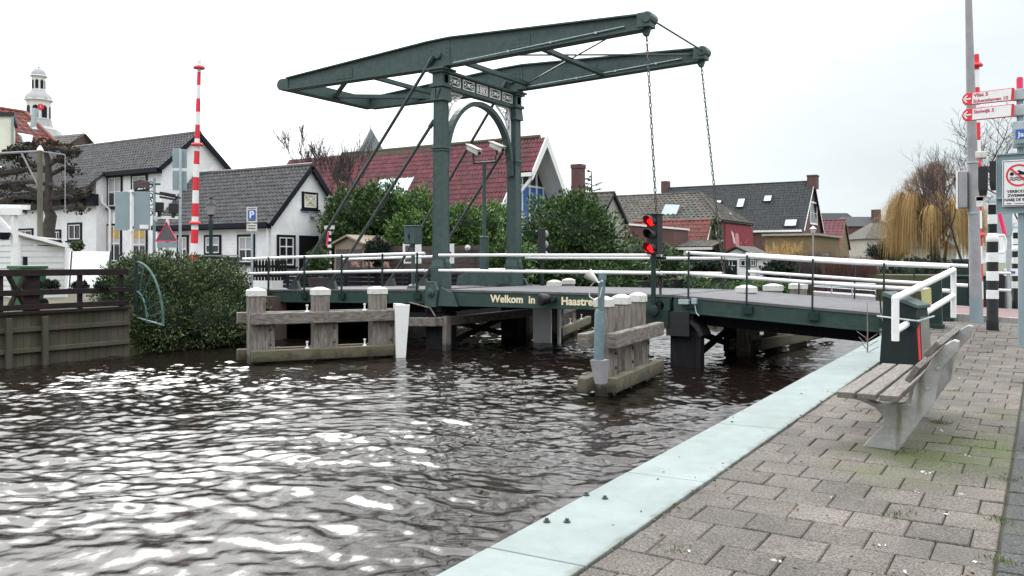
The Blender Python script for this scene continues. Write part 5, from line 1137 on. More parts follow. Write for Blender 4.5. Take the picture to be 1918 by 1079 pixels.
m = MB(); p = P(1083, 400, 58); m.box(p.x - .35, p.x + .35, p.y - .35, p.y + .35, .5, EYE + (HOR - 311) / F * 58); m.box(p.x - .39, p.x + .39, p.y - .39, p.y + .39, EYE + (HOR - 316) / F * 58, EYE + (HOR - 310) / F * 58 + .06); tag(obj('chimney_stack', m, M['brickr']), 'tall red brick chimney stack right of the prow gable', 'chimney')
t, rf = gable_house('annex', 'low dark roofed annex around the red brick chimney', -36, -24.6, 50, 54, .45, 4.3, 6.1, 'grey', 'slate2', cat='outbuilding', tw=.4, th=.45)
# old hipped house with the red painted wall
hH, rH = gable_house('hipped_house', 'old hipped grey tile house with red painted wall by the river', -36, -22.2, 67.4, 75.4, .4, 4.9, 7.45, 'brickd', 'slate2', hipE=3.4, tw=.42, th=.42, amp=.045)
A = onX(1357, 440, -22.2); B_ = onX(1409, 440, -22.2); m = MB(); m.box(-22.19, -22.13, A.y, B_.y, .6, 4.62); mu = obj('painted_wall', m, M['mural'], hH)
m = MB(); xx = -22.125
def mp_(px, py): q = onX(px, py, xx); return (xx, q.y, q.z)
m.prism([mp_(1369, 432), mp_(1373, 436), mp_(1376, 448), mp_(1377, 456), mp_(1374, 456), mp_(1372, 446)], (.02, 0, 0)); obj('pale_shape', m, M['lid'], mu)
M['pinkp'] = mat('pink_paint', (.55, .20, .26), None, .9); M['ochre'] = mat('ochre_line', (.30, .13, .06), None, .9)
m = MB(); m.prism([mp_(1377, 440), mp_(1380, 436), mp_(1383, 440), mp_(1384, 452), mp_(1384, 470), mp_(1377, 470)], (.02, 0, 0)); obj('pink_shape', m, M['pinkp'], mu)
m = MB()
for a, c in (((1388, 444), (1394, 456)), ((1394, 456), (1402, 448)), ((1394, 456), (1396, 466)), ((1390, 452), (1386, 458))): m.beam(mp_(*a), mp_(*c), .05, .05, (1, 0, 0))
obj('line_drawing', m, M['ochre'], mu)
m = MB(); p = Vector((-32.6, 68.6, 6.0)); p = onY(1247, 402, 68.3); m.prism([p + Vector((-.6, -.3, -.6)), p + Vector((.8, -.3, -.6)), p + Vector((1.1, .4, .8)), p + Vector((-.2, .4, .9))], (0, .5, 0)); dm = obj('dormer', m, M['steel'], rH)
m = MB(); p = onX(1370, 402, -23.0); m.prism([(-22.9, p.y - .9, p.z - .2), (-22.4, p.y + .6, p.z - .8), (-22.55, p.y + .9, p.z - .6), (-23.05, p.y - .5, p.z + .05)], (.06, 0, .12)); obj('skylight', m, M['skyglass'], rH)
# red brick garden building, small orange roof, canopy
t = thing('brick_annex', 'flat red brick annex with white coping between the laurel and the traffic light', 'outbuilding', (-26, 61, .4))
A = onY(1150, 440, 60); B_ = onY(1262, 440, 60); m = MB(); zt0 = 4.35; m.hexa([(A.x, 60, .4), (B_.x, 60, .4), (B_.x, 63, .4), (A.x, 63, .4)], [(A.x, 60, 4.45), (B_.x, 60, 3.95), (B_.x, 63, 3.95), (A.x, 63, 4.45)]); obj('wall', m, M['brickr'], t)
m = MB(); m.hexa([(A.x, 59.9, 4.45), (B_.x + .1, 59.9, 3.95), (B_.x + .1, 63.1, 3.95), (A.x, 63.1, 4.45)], [(A.x, 59.9, 4.6), (B_.x + .1, 59.9, 4.08), (B_.x + .1, 63.1, 4.08), (A.x, 63.1, 4.6)]); obj('coping', m, M['white'], t)
xg = onY(1331, 440, 65).x; gable_house('orange_roof_annex', 'small orange tiled gable annex between the brick annex and the ivy wall', xg - 6.5, xg, 63.4, 66.6, .4, 2.7, 4.75, 'brickd', 'orange', cat='outbuilding', tw=.36, th=.4, trim='white')
t = thing('canopy', 'corrugated lean to canopy with one white post in front of the orange annex', 'canopy', (xg - 3, 61, .4))
A = onY(1262, 455, 60.5); B_ = onY(1335, 455, 60.5); m = MB(); m.add([(A.x, 60.4, 2.6), (B_.x, 60.4, 2.6), (B_.x, 63.2, 3.1), (A.x, 63.2, 3.1)], [(0, 1, 2, 3)]); m.tiles((A.x, 60.4, 2.62), (1, 0, 0), (0, 2.8, .5), B_.x - A.x, 2.84, .28, 2.84, .06); obj('roof', m, M['slate2'], t)
m = MB(); m.box(A.x, B_.x, 60.3, 60.4, 2.42, 2.60); obj('fascia', m, M['lid'], t)
m = MB(); p = onY(1283, 500, 60.6); m.box(p.x - .07, p.x + .07, 60.5, 60.64, .4, 2.5); obj('post', m, M['white'], t)
m = MB(); m.box(A.x, B_.x, 62.9, 63.1, .4, 2.5); obj('back_wall', m, M['black'], t)
# white garden shed by the water
A = onY(1344, 500, 58.6); B_ = onY(1416, 500, 58.6); B2 = B_.x + .9
t = thing('garden_shed', 'small white log shed with dark door and window under the red painted wall', 'shed', ((A.x + B_.x) / 2, 60, .35))
zr = 2.55; m = MB(); m.prism([(A.x, 58.6, .35), (B_.x, 58.6, .35), (B_.x, 58.6, 1.85), ((A.x + B_.x) / 2, 58.6, zr - .1), (A.x, 58.6, 1.85)], (0, 4, 0)); obj('wall', m, M['white'], t)
m = MB()
for xa, xb in ((A.x - .25, (A.x + B_.x) / 2), (B_.x + .25, (A.x + B_.x) / 2)): m.prism([(xa, 58.3, 1.78), (xb, 58.3, zr), (xb, 62.9, zr), (xa, 62.9, 1.78)], (0, 0, .1))
obj('roof', m, M['slate2'], t)
p = onY(1358, 500, 58.6); m = MB(); m.box(p.x, p.x + .85, 58.54, 58.6, .4, 1.65); dr = obj('door', m, M['navy'], t)
m = MB(); m.box(p.x + .1, p.x + .75, 58.52, 58.54, 1.25, 1.29); m.box(p.x + .3, p.x + .33, 58.52, 58.54, .95, 1.55); m.box(p.x + .52, p.x + .55, 58.52, 58.54, .95, 1.55); obj('glazing_bar', m, M['white'], dr)
for a in (1386, 1405): p = onY(a, 500, 58.6); window(t, (p.x, 58.6, 1.2), (1, 0, 0), (0, -1, 0), .75 if a == 1386 else .45, .5, fw=.05, curtain=False, sill=False, style=(2, 1))
# big slate house
zz_ = 97.0
hB, rB = gable_house('slate_roof_house', 'large house with black tile roof and four skylights, white verge at its brick gable', -39.5, -22.0, 93.4, 102.6, .4, 5.05, 10.4, 'brickr', 'slate3', tw=.36, th=.42, trim='white', oh=.3, amp=.05)
dy, dz = 98 - 93.4, 10.4 - 5.05; L_ = math.hypot(dy, dz); ev = Vector((0, dy / L_, dz / L_)); nn_ = Vector((0, -ev.z, ev.y))
for a, c, y0, y1 in ((1341, 1352, 373, 380), (1381, 1395, 371, 390), (1431, 1446, 367, 380), (1470, 1493, 415, 429)):
    ym = 98 - (10.4 - (EYE + (HOR - (y0 + y1) / 2) / F * 96)) / dz * dy
    A = onY(a, y0, ym); B_ = onY(c, y0, ym); zc_ = 10.4 - (98 - ym) / dy * dz; hh = (y1 - y0) / F * 96 * 1.25; o = Vector((A.x, ym, zc_)) + nn_ * .12 - ev * hh / 2; w = Vector((B_.x - A.x, 0, 0))
    m = MB(); m.prism([o, o + w, o + w + ev * hh, o + ev * hh], nn_ * .06); s = obj('skylight', m, M['skyglass'], rB)
    m = MB(); f_ = .1
    for p, q in ((o, o + w), (o + ev * hh, o + w + ev * hh), (o, o + ev * hh), (o + w, o + w + ev * hh)): m.beam(p + nn_ * .05, q + nn_ * .05, .12, .12, nn_)
    obj('frame', m, M['slate3'], s)
m = MB(); m.box(-22.4, -21.4, 97.4, 98.6, 9.6, 11.1); m.box(-22.45, -21.35, 97.35, 98.65, 10.95, 11.12); obj('chimney', m, M['brickr'], rB)
m = MB(); m.box(-39.6, -38.8, 97.5, 98.5, 9.9, 11.3); obj('chimney', m, M['brickr'], rB)
winE(hB, 1517, 1530, 378, 420, -22.0, style=(1, 2), curtain=False, frame='white', fw=.15)
# beige garage
A = onY(1434, 460, 86); B_ = onY(1525, 460, 86)
t = thing('flat_roof_garage', 'yellow brick flat roofed garage before the slate house', 'garage', ((A.x + B_.x) / 2, 88, .4))
m = MB(); m.box(A.x, B_.x, 86, 98, .4, 4.1); obj('wall', m, M['beige'], t)
m = MB(); m.box(A.x - .3, B_.x + .3, 85.7, 98.2, 4.1, 4.3); obj('roof_edge', m, M['grey'], t)
m = MB(); p = onX(1545, 470, B_.x); m.box(B_.x, B_.x + .05, p.y - 1.4, p.y + 1.5, .5, 2.4); obj('door', m, M['bluegrey'], t)
# distant roofs
gable_house('chapel', 'small chapel with red roof and yellow brick gable far along the bank', -25.5, -20.7, 106, 112, .4, 3.2, 6.55, 'beige', 'redtile', cat='chapel', tw=.5, th=.5, trim='beige')
def far_hip(label, px0, px1, ye, yr, d, wall, roof, dep=8, inset=.3, group=None):
    A = P(px0, 500, d); B_ = P(px1, 500, d); zt = EYE + (HOR - ye) / F * d; zr = EYE + (HOR - yr) / F * d; w = B_ - A; L_ = w.length; w.normalize(); n = Vector((-w.y, w.x, 0)); A.z = B_.z = .4
    t = thing('distant_house', label, 'house', A)
    m = MB(); m.prism([A, B_, B_ + n * dep, A + n * dep], (0, 0, zt - .4)); obj('wall', m, M[wall], t)
    m = MB(); o = Vector((0, 0, zt - .4)); q = [A - w * .3 - n * .3 + o, B_ + w * .3 - n * .3 + o, B_ + w * .3 + n * (dep + .3) + o, A - w * .3 + n * (dep + .3) + o]; zz = Vector((0, 0, zr - zt)); i0 = L_ * inset
    r = [A + w * i0 + n * dep * .42 + o + zz, B_ - w * i0 + n * dep * .42 + o + zz, B_ - w * i0 + n * dep * .58 + o + zz, A + w * i0 + n * dep * .58 + o + zz]
    m.hexa(q, r); rf = obj('roof', m, M[roof], t); return t, rf, A, B_, w, n
far_hip('distant dark mansard house with antennas behind the chapel', 1530, 1620, 428, 397, 140, 'brickd', 'slate3', inset=.2)
t, rf, A, B_, w, n = far_hip('distant dark roofed brick house right of the chapel', 1588, 1665, 424, 404, 135, 'brickr', 'slate3', inset=.1)
m = MB(); p = P(1641, 408, 137); m.cbox((p.x, p.y, p.z), 1.3, 1.2, 2.6); obj('chimney', m, M['brickd'], rf)
t, rf, A, B_, w, n = far_hip('distant beige house with grey hipped roof beside the willow', 1622, 1700, 447, 416, 118, 'grey', 'slate2', inset=.42)
far_hip('distant pale wall house behind the willow strands', 1690, 1790, 462, 436, 125, 'grey', 'slate2', inset=.3)
# ------------------------------------------------------------------ left bank: bulkhead, fence, garden things, signs
def gp(px, d): p = P(px, 500, d); return p.x, p.y
FX = -18.25
ya, yb = onX(-40, 500, FX).y, onX(240, 500, FX).y
t = thing('timber_bulkhead', 'mossy vertical plank bulkhead rising from the water under the brown fence', 'bulkhead', (FX, (ya + yb) / 2, WZ))
bm = mat('bulkhead_plank', (.082, .068, .057), (.052, .054, .028), .9, 2.2, stretch=(1, 1, .35), bump=.5, bscale=14, island=.22, extra=rust)
m = MB(); y = ya
while y < yb: w = random.uniform(.13, .17); m.box(FX - .05, FX + random.uniform(-.005, .008), y, y + w - .006, -1.3, .44 + random.uniform(-.01, .01)); y += w
obj('plank', m, bm, t)
m = MB()
for z in (.12, -.32): m.box(FX + .01, FX + .09, ya, yb, z - .05, z + .05)
obj('waler', m, bm, t, bevel=.01)
for px in (10, 78): yy = onX(px, 600, FX).y; m = MB(); m.box(FX + .092, FX + .17, yy - .06, yy + .06, -1.2, .38); obj('pile', m, bm, t, bevel=.01)
m = MB(); m.box(FX - .1, FX + .11, ya, yb, .445, .50); obj('cap_board', m, M['bwood'], t)
t = thing('wooden_fence', 'dark brown rail fence topping the plank bulkhead', 'fence', (FX - .05, (ya + yb) / 2, .5))
for z0, z1 in ((1.24, 1.38), (.83, .95), (.52, .64)):
    m = MB(); m.box(FX - .10, FX - .04, ya, yb + .05, z0, z1); obj('rail', m, M['bwood'], t, bevel=.006)
for px, w in ((4, .16), (65, .34), (156, .10), (233, .10)):
    yy = onX(px, 540, FX).y; m = MB(); m.box(FX - .17, FX - .102, yy - w / 2, yy + w / 2, .5, 1.36); obj('post', m, M['bwood'], t, bevel=.006)
for px0, px1 in ((22, 55), (52, 22)):
    a = onX(px0, 520, FX).y; c = onX(px1, 580, FX).y; m = MB(); m.beam((FX - .13, a, 1.25), (FX - .13, c, .55), .05, .14, (1, 0, 0)); obj('brace', m, M['bwood'], t)
# climbing guard fan
c = onX(262, 598, FX + .05); cx, cy, cz = FX - .1, c.y, .12
t = thing('climb_guard', 'green iron quarter wheel guard of curved bars at the bulkhead end', 'guard', (cx, cy, cz))
gi = mat('verdigris_iron', (.07, .16, .14), (.035, .06, .055), .6, 6)
m = MB(); m.tube([(cx, cy, cz - .3), (cx, cy, 1.62)], .045, 8); obj('pole', m, M['dgreen'], t)
for rx, rz_, rr in ((1.02, 1.42, .028), (.42, .72, .024)):
    m = MB(); m.tube([(cx + rx * math.sin(a), cy, cz + rz_ * math.cos(a)) for a in [R(i * 6.5) for i in range(15)]], rr, 8); obj('arc', m, gi, t, smooth=True)
for a in (18, 36, 54, 68, 80, 90):
    a = R(a); m = MB(); m.tube([(cx + .42 * math.sin(a), cy, cz + .72 * math.cos(a)), (cx + 1.02 * math.sin(a), cy, cz + 1.42 * math.cos(a))], .016, 6); obj('spoke', m, gi, t)
m = MB(); m.tube([(cx - .1, cy, cz + .12), (cx + 1.04, cy, cz - .04)], .02, 6); obj('base_bar', m, M['steel'], t)
p = P(239, 590, 20.2); m = MB(); m.tube([p, p + Vector((.04, 0, -.2))], .035, 8); tag(obj('marker_tube', m, M['white']), 'short white tube fixed at the corner of the bulkhead', 'tube')
# garden things behind the fence
t = thing('wheelie_bin', 'green wheeled bin behind the brown fence', 'bin', (*gp(52, 19.6), .5)); x, y = gp(52, 19.6)
m = MB(); m.hexa([(x - .2, y - .24, .55), (x + .2, y - .24, .55), (x + .2, y + .24, .55), (x - .2, y + .24, .55)], [(x - .27, y - .3, 1.38), (x + .27, y - .3, 1.38), (x + .27, y + .3, 1.38), (x - .27, y + .3, 1.38)]); obj('body', m, M['greenbin'], t, bevel=.02)
m = MB(); m.box(x - .29, x + .29, y - .33, y + .32, 1.385, 1.46); obj('lid', m, M['greenbin'], t, bevel=.02)
m = MB(); m.lathe((x - .25, y + .24, .6), [(.1, 0), (.1, .06)], 12, axis=(1, 0, 0)); m.lathe((x + .2, y + .24, .6), [(.1, 0), (.1, .06)], 12, axis=(1, 0, 0)); obj('wheel', m, M['black'], t)
sid = mat('white_siding', (.60, .61, .62), (.54, .55, .56), .6, 2)
def siding(mb, A, B_, z0a, z0b, z1a, z1b, n, h=.17):
    A = Vector((A[0], A[1], 0)); B_ = Vector((B_[0], B_[1], 0)); nz = int(max(z1a, z1b) / h) + 1
    z = min(z0a, z0b)
    while z < max(z1a, z1b) - .02:
        ta, tb = min(z + h, z1a), min(z + h, z1b)
        if ta > z or tb > z:
            ta = max(ta, z + .001); tb = max(tb, z + .001); o = Vector(n) * .022
            mb.hexa([A + Vector((0, 0, z)) + o, B_ + Vector((0, 0, z)) + o, B_ + Vector((0, 0, z)) - o, A + Vector((0, 0, z)) - o], [A + Vector((0, 0, ta)) + o * .1, B_ + Vector((0, 0, tb)) + o * .1, B_ + Vector((0, 0, tb)) - o, A + Vector((0, 0, ta)) - o])
        z += h
    return mb
a, c, e_ = gp(36, 24.4), gp(124, 25.2), gp(-8, 26.2); nrm_ = (.5, -.86, 0)
t = thing('white_shed', 'white weatherboard shed with sloping roof edge beside the tree trunk', 'shed', (*a, .5))
m = MB(); siding(m, a, c, .5, .5, 2.32, 1.98, nrm_); siding(m, e_, a, .5, .5, 2.32, 2.32, (-.4, -.9, 0)); obj('wall', m, sid, t)
k = Vector((-1.7, .85, 0)); A3 = Vector((*a, 2.33)); C3 = Vector((*c, 1.99)); E3 = Vector((*e_, 2.33)); ex = Vector((.1, -.14, 0)); m = MB(); m.prism([A3 + ex, C3 + ex + Vector((.1, 0, -.02)), C3 + k, E3 + k, E3 + ex * .5], (0, 0, .09)); obj('roof', m, M['white'], t)
m = MB(); m.cbox((a[0], a[1] - .02, 1.4), .08, .08, 1.8); m.cbox((c[0], c[1] - .02, 1.24), .08, .08, 1.48); obj('corner_board', m, M['white'], t)
m = MB(); p = P(47, 500, 24.2); m.cbox((p.x, p.y, 1.55), .08, .1, .28); obj('wall_lamp', m, M['navy'], t)
t = thing('hatch_board', 'tilted white boarded panel between the shed and the hedge', 'panel', (*gp(165, 23), .5))
q0 = [P(131, 471, 23.3), P(204, 471, 23.3), P(196, 540, 22.6), P(126, 540, 22.6)]; m = MB(); n_ = Vector((.5, .8, 0)) * .06
for i in range(7):
    f0, f1 = i / 7, (i + .96) / 7; m.prism([q0[0].lerp(q0[3], f0), q0[1].lerp(q0[2], f0), q0[1].lerp(q0[2], f1), q0[0].lerp(q0[3], f1)], n_)
obj('board', m, sid, t); m = MB(); m.beam(q0[1] + n_, q0[2] + n_, .05, .05); m.beam(q0[0] + n_, q0[3] + n_, .05, .05); obj('side_frame', m, M['navy'], t)
x, y = gp(27, 21.5); t = thing('pergola', 'white timber pergola post with braced beam at the left frame edge', 'pergola', (x, y, .5))
m = MB(); m.cbox((x, y, 1.65), .13, .13, 2.3); obj('post', m, M['white'], t, bevel=.01)
x2, y2 = gp(-60, 21.5); m = MB(); m.beam((x + .2, y + .06, 2.80), (x2, y2, 2.82), .10, .17); m.beam((x + .22, y + .25, 2.92), (x2, y2 + .2, 2.95), .10, .12); obj('beam', m, M['white'], t)
m = MB(); q = Vector((x2 - x, y2 - y, 0)).normalized(); m.beam(Vector((x, y, 2.2)), Vector((x, y, 2.75)) + q * .5, .08, .10); obj('brace', m, M['white'], t)
p = P(8, 437, 21.4); m = MB(); m.lathe((p.x, p.y, p.z), [(.10, -.16), (.15, .0), (.15, .02)], 10); tag(obj('hanging_pot', m, M['navy'], None, smooth=True), 'dark flower pot hanging under the white pergola', 'pot')
# timber pole with wires
x, y = gp(75, 25.5); zt = EYE + (HOR - 282) / F * 25.5
t = thing('wooden_pole', 'greenish wooden pole with white cap in front of the tree', 'pole', (x, y, .5)); m = MB(); m.tube([(x, y, .5), (x, y, zt)], [.085, .07], 10); obj('shaft', m, mat('pole_wood', (.13, .125, .09), (.09, .09, .06), .9, 4, stretch=(3, 3, .5)), t, smooth=True)
m = MB(); m.lathe((x, y, zt), [(.07, -.02), (.10, .0), (.08, .06), (.02, .15)], 8); obj('cap', m, M['white'], t)
m = MB(); A = P(-60, 290, 25.5); q = P(122, 290, 25.4); m.tube([A, (x, y, zt - .02)], .035, 6); m.tube([(x, y, zt - .02), q], .02, 6); m.tube([P(40, 286, 25.5), P(72, 350, 25.5)], .025, 6); m.tube([q, P(122, 395, 25.4)], .015, 5); obj('wire_frame', m, M['pole'], t)
# road signs and lights on the far bank
x, y = gp(246, 26); z0, z1 = 2.50, 3.68
t = thing('sign_board', 'pair of large grey sign boards seen from behind on a white post', 'sign', (x, y, .5)); eu = Vector((CS, SN, 0))
m = MB(); o = Vector((x, y, 0))
for a, c in ((-.50, -.01), (.07, .56)): m.prism([o + eu * a + Vector((0, 0, z0)), o + eu * c + Vector((0, 0, z0)), o + eu * c + Vector((0, 0, z1 + .0)), o + eu * a + Vector((0, 0, z1))], Vector((-SN, CS, 0)) * .03)
obj('panel', m, M['bluegrey'], t, bevel=.006); m = MB(); q = o + Vector((SN, -CS, 0)) * .05; m.tube([q + Vector((.03, 0, .5)), q + Vector((.03, 0, z1 + .05))], .04, 10); m.cbox(q + Vector((.03, 0, z1)), .2, .05, .05); m.cbox(q + Vector((.03, 0, z0)), .2, .05, .05); obj('post', m, M['rail'], t)
m = MB(); k_ = o + eu * .26 - Vector((-SN, CS, 0)) * .01; m.prism([k_ + Vector((0, 0, z0 + .05)), k_ + eu * .27 + Vector((0, 0, z0 + .05)), k_ + eu * .27 + Vector((0, 0, z0 + .17)), k_ + Vector((0, 0, z0 + .17))], Vector((SN, -CS, 0)) * .01); obj('sticker', m, M['white'], t)
d = 27.0; zy = lambda py, dd=27.0: EYE + (HOR - py) / F * dd
x, y = gp(288, d); t = thing('bracket_sign', 'black wrought iron scroll bracket with arched hanging sign on a blue pole', 'sign', (x, y, .5))
m = MB(); m.tube([(x, y, .5), P(289, 400, d), P(289, 332, d)], .045, 8); obj('pole', m, M['bluegrey'], t)
m = MB()
for py, r_, s in ((347, .13, 1), (366, .16, 1), (378, .17, -1), (398, .14, 1)):
    c = P(281, py, d); m.tube([c + eu * math.cos(a) * r_ * (1 - a / 14) * s + Vector((0, 0, math.sin(a) * r_ * (1 - a / 14))) for a in [i * .6 for i in range(17)]], .018, 5)
m.tube([P(278, 350, d), P(278, 405, d)], .02, 6); m.tube([P(280, 345, d), P(300, 345, d)], .03, 6); m.tube([P(288, 332, d), P(288, 352, d)], .02, 6); m.tube([P(249, 342, d), P(262, 337, d), P(280, 345, d)], .02, 6); m.tube([P(251, 358, d), P(262, 349, d), P(276, 358, d)], .018, 6); obj('scrollwork', m, M['black'], t)
m = MB(); pf = [P(250 + i * 4.6, 340 - 3 * math.sin(math.pi * i / 6), d - .1) for i in range(7)] + [P(278 - i * 4.6, 355 - 6 * math.sin(math.pi * i / 6), d - .1) for i in range(7)]; m.prism(pf, (0, .05, 0)); obj('sign_plate', m, M['fencew'], t)
t = thing('sign_board', 'two stacked grey sign plates seen from behind high beside the barrier boom', 'sign', P(336, 400, 27.5)); dd = 27.5
for y0, y1 in ((278, 315), (319, 357)):
    m = MB(); m.prism([P(323, y1 - 1, dd), P(349, y1, dd), P(349, y0 + 2, dd), P(323, y0, dd)], (-.02, .04, 0)); obj('panel', m, M['bluegrey'], t, bevel=.005)
m = MB(); m.tube([P(338, 372, dd - .1), P(338, 279, dd - .1)], .045, 8); m.tube([P(338, 370, dd - .1), P(337, 500, dd - .1)], .045, 8); obj('post', m, M['steel'], t)
t = thing('traffic_light', 'dark road signal heads seen from behind on a white crossarm', 'traffic light', P(315, 470, 26.5)); dd = 26.5
for a, c, y0, y1 in ((293, 305, 379, 398), (318, 333, 381, 400)): m = MB(); A = P((a + c) / 2, (y0 + y1) / 2, dd); m.cbox(A, (c - a) / F * dd, .2, (y1 - y0) / F * dd, TH); m.cbox(A + Vector((0, 0, -(y1 - y0) / F * dd / 2 - .06)), .1, .12, .14, TH); obj('lamp_housing', m, M['plastic'], t, bevel=.01)
m = MB(); m.beam(P(289, 407, dd), P(333, 408, dd), .08, .09); m.beam(P(289, 411, dd), P(300, 408, dd), .06, .06); obj('cross_arm', m, M['rail'], t)
m = MB(); m.tube([P(314, 405, dd), P(314, 500, dd)], .055, 8); obj('post', m, M['rail'], t)
m = MB()
for y0, y1 in ((431, 442), (453, 460), (470, 478)): m.tube([P(314, y1, dd - .02), P(314, y0, dd - .02)], .065, 8)
obj('black_band', m, M['black'], t)
m = MB(); m.beam(P(290, 362, dd), P(338, 371, dd), .05, .05); m.beam(P(300, 361, dd - .1), P(328, 366, dd - .1), .10, .07); m.beam(P(300, 369, dd - .1), P(329, 374, dd - .1), .10, .07); o_ = obj('lamp_bar', m, M['plastic'], t)
t = thing('warning_sign', 'triangular warning sign seen from behind with red edge on the banded post', 'sign', P(312, 450, 26.2)); dd = 26.2
a, b_, c = P(292, 452, dd), P(332, 452, dd), P(312, 416, dd); m = MB(); m.prism([a, b_, c], (-.02, .04, 0)); obj('plate', m, mat('sign_dark_back', (.09, .085, .10), None, .6), t)
m = MB(); m.tube([a, b_, c, a], .02, 5); obj('rim', m, M['pink'], t); m = MB(); m.prism([P(294, 464, dd), P(331, 464, dd), P(331, 453.5, dd), P(294, 453.5, dd)], (-.02, .04, 0)); obj('plate', m, M['bluegrey'], t)
# street lamp
x, y = gp(395, 28.5); dd = 28.5; zl = lambda py: EYE + (HOR - py) / F * dd
t = thing('street_lamp', 'old style lantern lamp on a dark iron post before the small white house', 'street lamp', (x, y, .5))
m = MB(); m.lathe((x, y, 0), [(.13, .5), (.13, .9), (.08, 1.0), (.06, zl(440)), (.075, zl(415)), (.06, zl(412)), (.04, zl(405))], 10); obj('post', m, M['dgreen'], t, smooth=True)
m = MB(); m.lathe((x, y, 0), [(.10, zl(402)), (.16, zl(384))], 6); obj('lantern_glass', m, M['pole'], t)
m = MB(); m.lathe((x, y, 0), [(.19, zl(384)), (.17, zl(382)), (.07, zl(375)), (.05, zl(373)), (.06, zl(370)), (.02, zl(367))], 6); m.lathe((x, y, 0), [(.07, zl(405)), (.11, zl(402))], 6); obj('lantern_top', m, M['plastic'], t)
# parking sign
dd = 25.5; x, y = gp(472, dd); t = thing('parking_sign', 'white framed blue parking sign with P on a grey post', 'sign', (x, y, .5))
m = MB(); m.tube([P(472, 545, dd), P(472, 389, dd)], .035, 8); obj('post', m, M['steel'], t)
fn = Vector((SN, -CS, 0)); 
def plate(par, px0, px1, y0, y1, mt, k, nm='plate'):
    m = MB(); a = fn * k; m.prism([P(px0, y1, dd) + a, P(px1, y1, dd) + a, P(px1, y0, dd) + a, P(px0, y0, dd) + a], -fn * .02); return obj(nm, m, M[mt], par)
plate(t, 463, 482.5, 388, 417, 'lid', .06); plate(t, 466, 480, 394, 411, 'blue', .085, 'blue_panel'); plate(t, 463, 482.5, 419, 433, 'lid', .06)
m = MB(); q = P(473, 408.5, dd) + fn * .088; lettering(m, 'P', .29, q, (CS, SN, 0), (0, 0, 1), extrude=.002, bold=.008, align='CENTER'); obj('letter', m, M['white'], t)
m = MB()
for y_ in (391, 413, 423, 428): q0_ = P(466, y_, dd) + fn * .066; m.beam(q0_, P(480, y_, dd) + fn * .066, .004, .018)
obj('text_line', m, M['plastic'], t)
# banded post with camera at the left bridge head, seen behind the railing
t, p3, z3 = bandpost('banded signal post at the far bridgehead before the white gable', 617, 28.5, 424, [(433, 440), (446, 452), (458, 464), (470, 478), (486, 494), (503, 511)], 480, 540, .9)
m = MB(); m.cbox((p3.x, p3.y, z3(426)), .34, .14, .12); obj('camera_box', m, M['lid'], t); m = MB(); m.tube([P(612, 461, 28.3), P(615, 434, 28.3)], .03, 6); obj('warning_rod', m, M['pink'], t)
# dark slatted garden fence along the road, picket gate, planters, sheds
t = thing('slatted_fence', 'dark navy slatted terrace fence behind the left span railing', 'fence', (-19, 22.0, .5))
for i in range(5): m = MB(); m.box(-23.6, -14.9, 22.0, 22.05, .45 + i * .145, .45 + i * .145 + .12); obj('slat', m, M['navy'], t)
for i in range(7): m = MB(); x = -23.5 + i * 1.42; m.box(x, x + .08, 22.06, 22.14, .4, 1.2); obj('post', m, M['navy'], t)
t = thing('picket_fence', 'short black picket fence before the white gable', 'fence', (-22.8, 21.2, .5)); A = P(474, 505, 27.5); q = P(534, 505, 27.3); e_ = q - A
for i in range(11): m = MB(); c = A + e_ * (i / 10); m.prism([c + Vector((-.045, 0, -.35)), c + Vector((.045, 0, -.35)), c + Vector((.045, 0, .26)), c + Vector((0, 0, .34)), c + Vector((-.045, 0, .26))], (0, .03, 0)); obj('picket', m, M['black'], t)
m = MB(); m.beam(A + Vector((0, .05, .1)), q + Vector((0, .05, .1)), .03, .08); m.beam(A + Vector((0, .05, -.2)), q + Vector((0, .05, -.2)), .03, .08); obj('rail', m, M['black'], t)
for px, lab in ((667, 'left planter of dry pink flowers on the dark slatted fence'), (692, 'middle planter of dry pink flowers on the dark slatted fence'), (723, 'right planter of dry pink flowers on the dark slatted fence')):
    p = onY(px, 495, 21.86); t = thing('planter', lab, 'planter', (p.x, 21.85, 1.2), 'planters on the slatted fence')
    m = MB(); m.hexa([(p.x - .2, 21.76, 1.15), (p.x + .2, 21.76, 1.15), (p.x + .2, 21.96, 1.15), (p.x - .2, 21.96, 1.15)], [(p.x - .26, 21.72, 1.36), (p.x + .26, 21.72, 1.36), (p.x + .26, 21.98, 1.36), (p.x - .26, 21.98, 1.36)]); obj('trough', m, M['shedp'], t)
    m = MB()
    for i in range(60): a = random.uniform(0, 6.28); r_ = random.uniform(0, .2); m.tube([(p.x + random.uniform(-.2, .2), 21.85, 1.36), (p.x + math.cos(a) * r_, 21.85 + math.sin(a) * r_ * .5, 1.36 + random.uniform(.06, .2))], .008, 3)
    obj('dry_flowers', m, mat('dry_flower', (.42, .22, .22), (.5, .36, .3), .9, 8), t)
t = thing('garden_shed', 'small beige framed tool shed with dark doors behind the railing', 'shed', (-21.5, 24.2, .5)); A = P(627, 455, 31.5); q = P(682, 455, 30.6); e_ = (q - A).normalized(); n_ = Vector((-e_.y, e_.x, 0)); L_ = (q - A).length
def pt(a, k, z): v = A + e_ * a + n_ * k; return Vector((v.x, v.y, z))
m = MB(); m.prism([pt(0, 0, .5), pt(L_, 0, .5), pt(L_, 0, 2.15), pt(L_ / 2, 0, 2.42), pt(0, 0, 2.15)], n_ * 1.6); obj('wall', m, M['shedb'], t)
m = MB()
for a, c in ((.1, L_ / 2 - .02), (L_ / 2 + .02, L_ - .1)): m.prism([pt(a, -.03, .5), pt(c, -.03, .5), pt(c, -.03, 2.0), pt(a, -.03, 2.0)], n_ * .028)
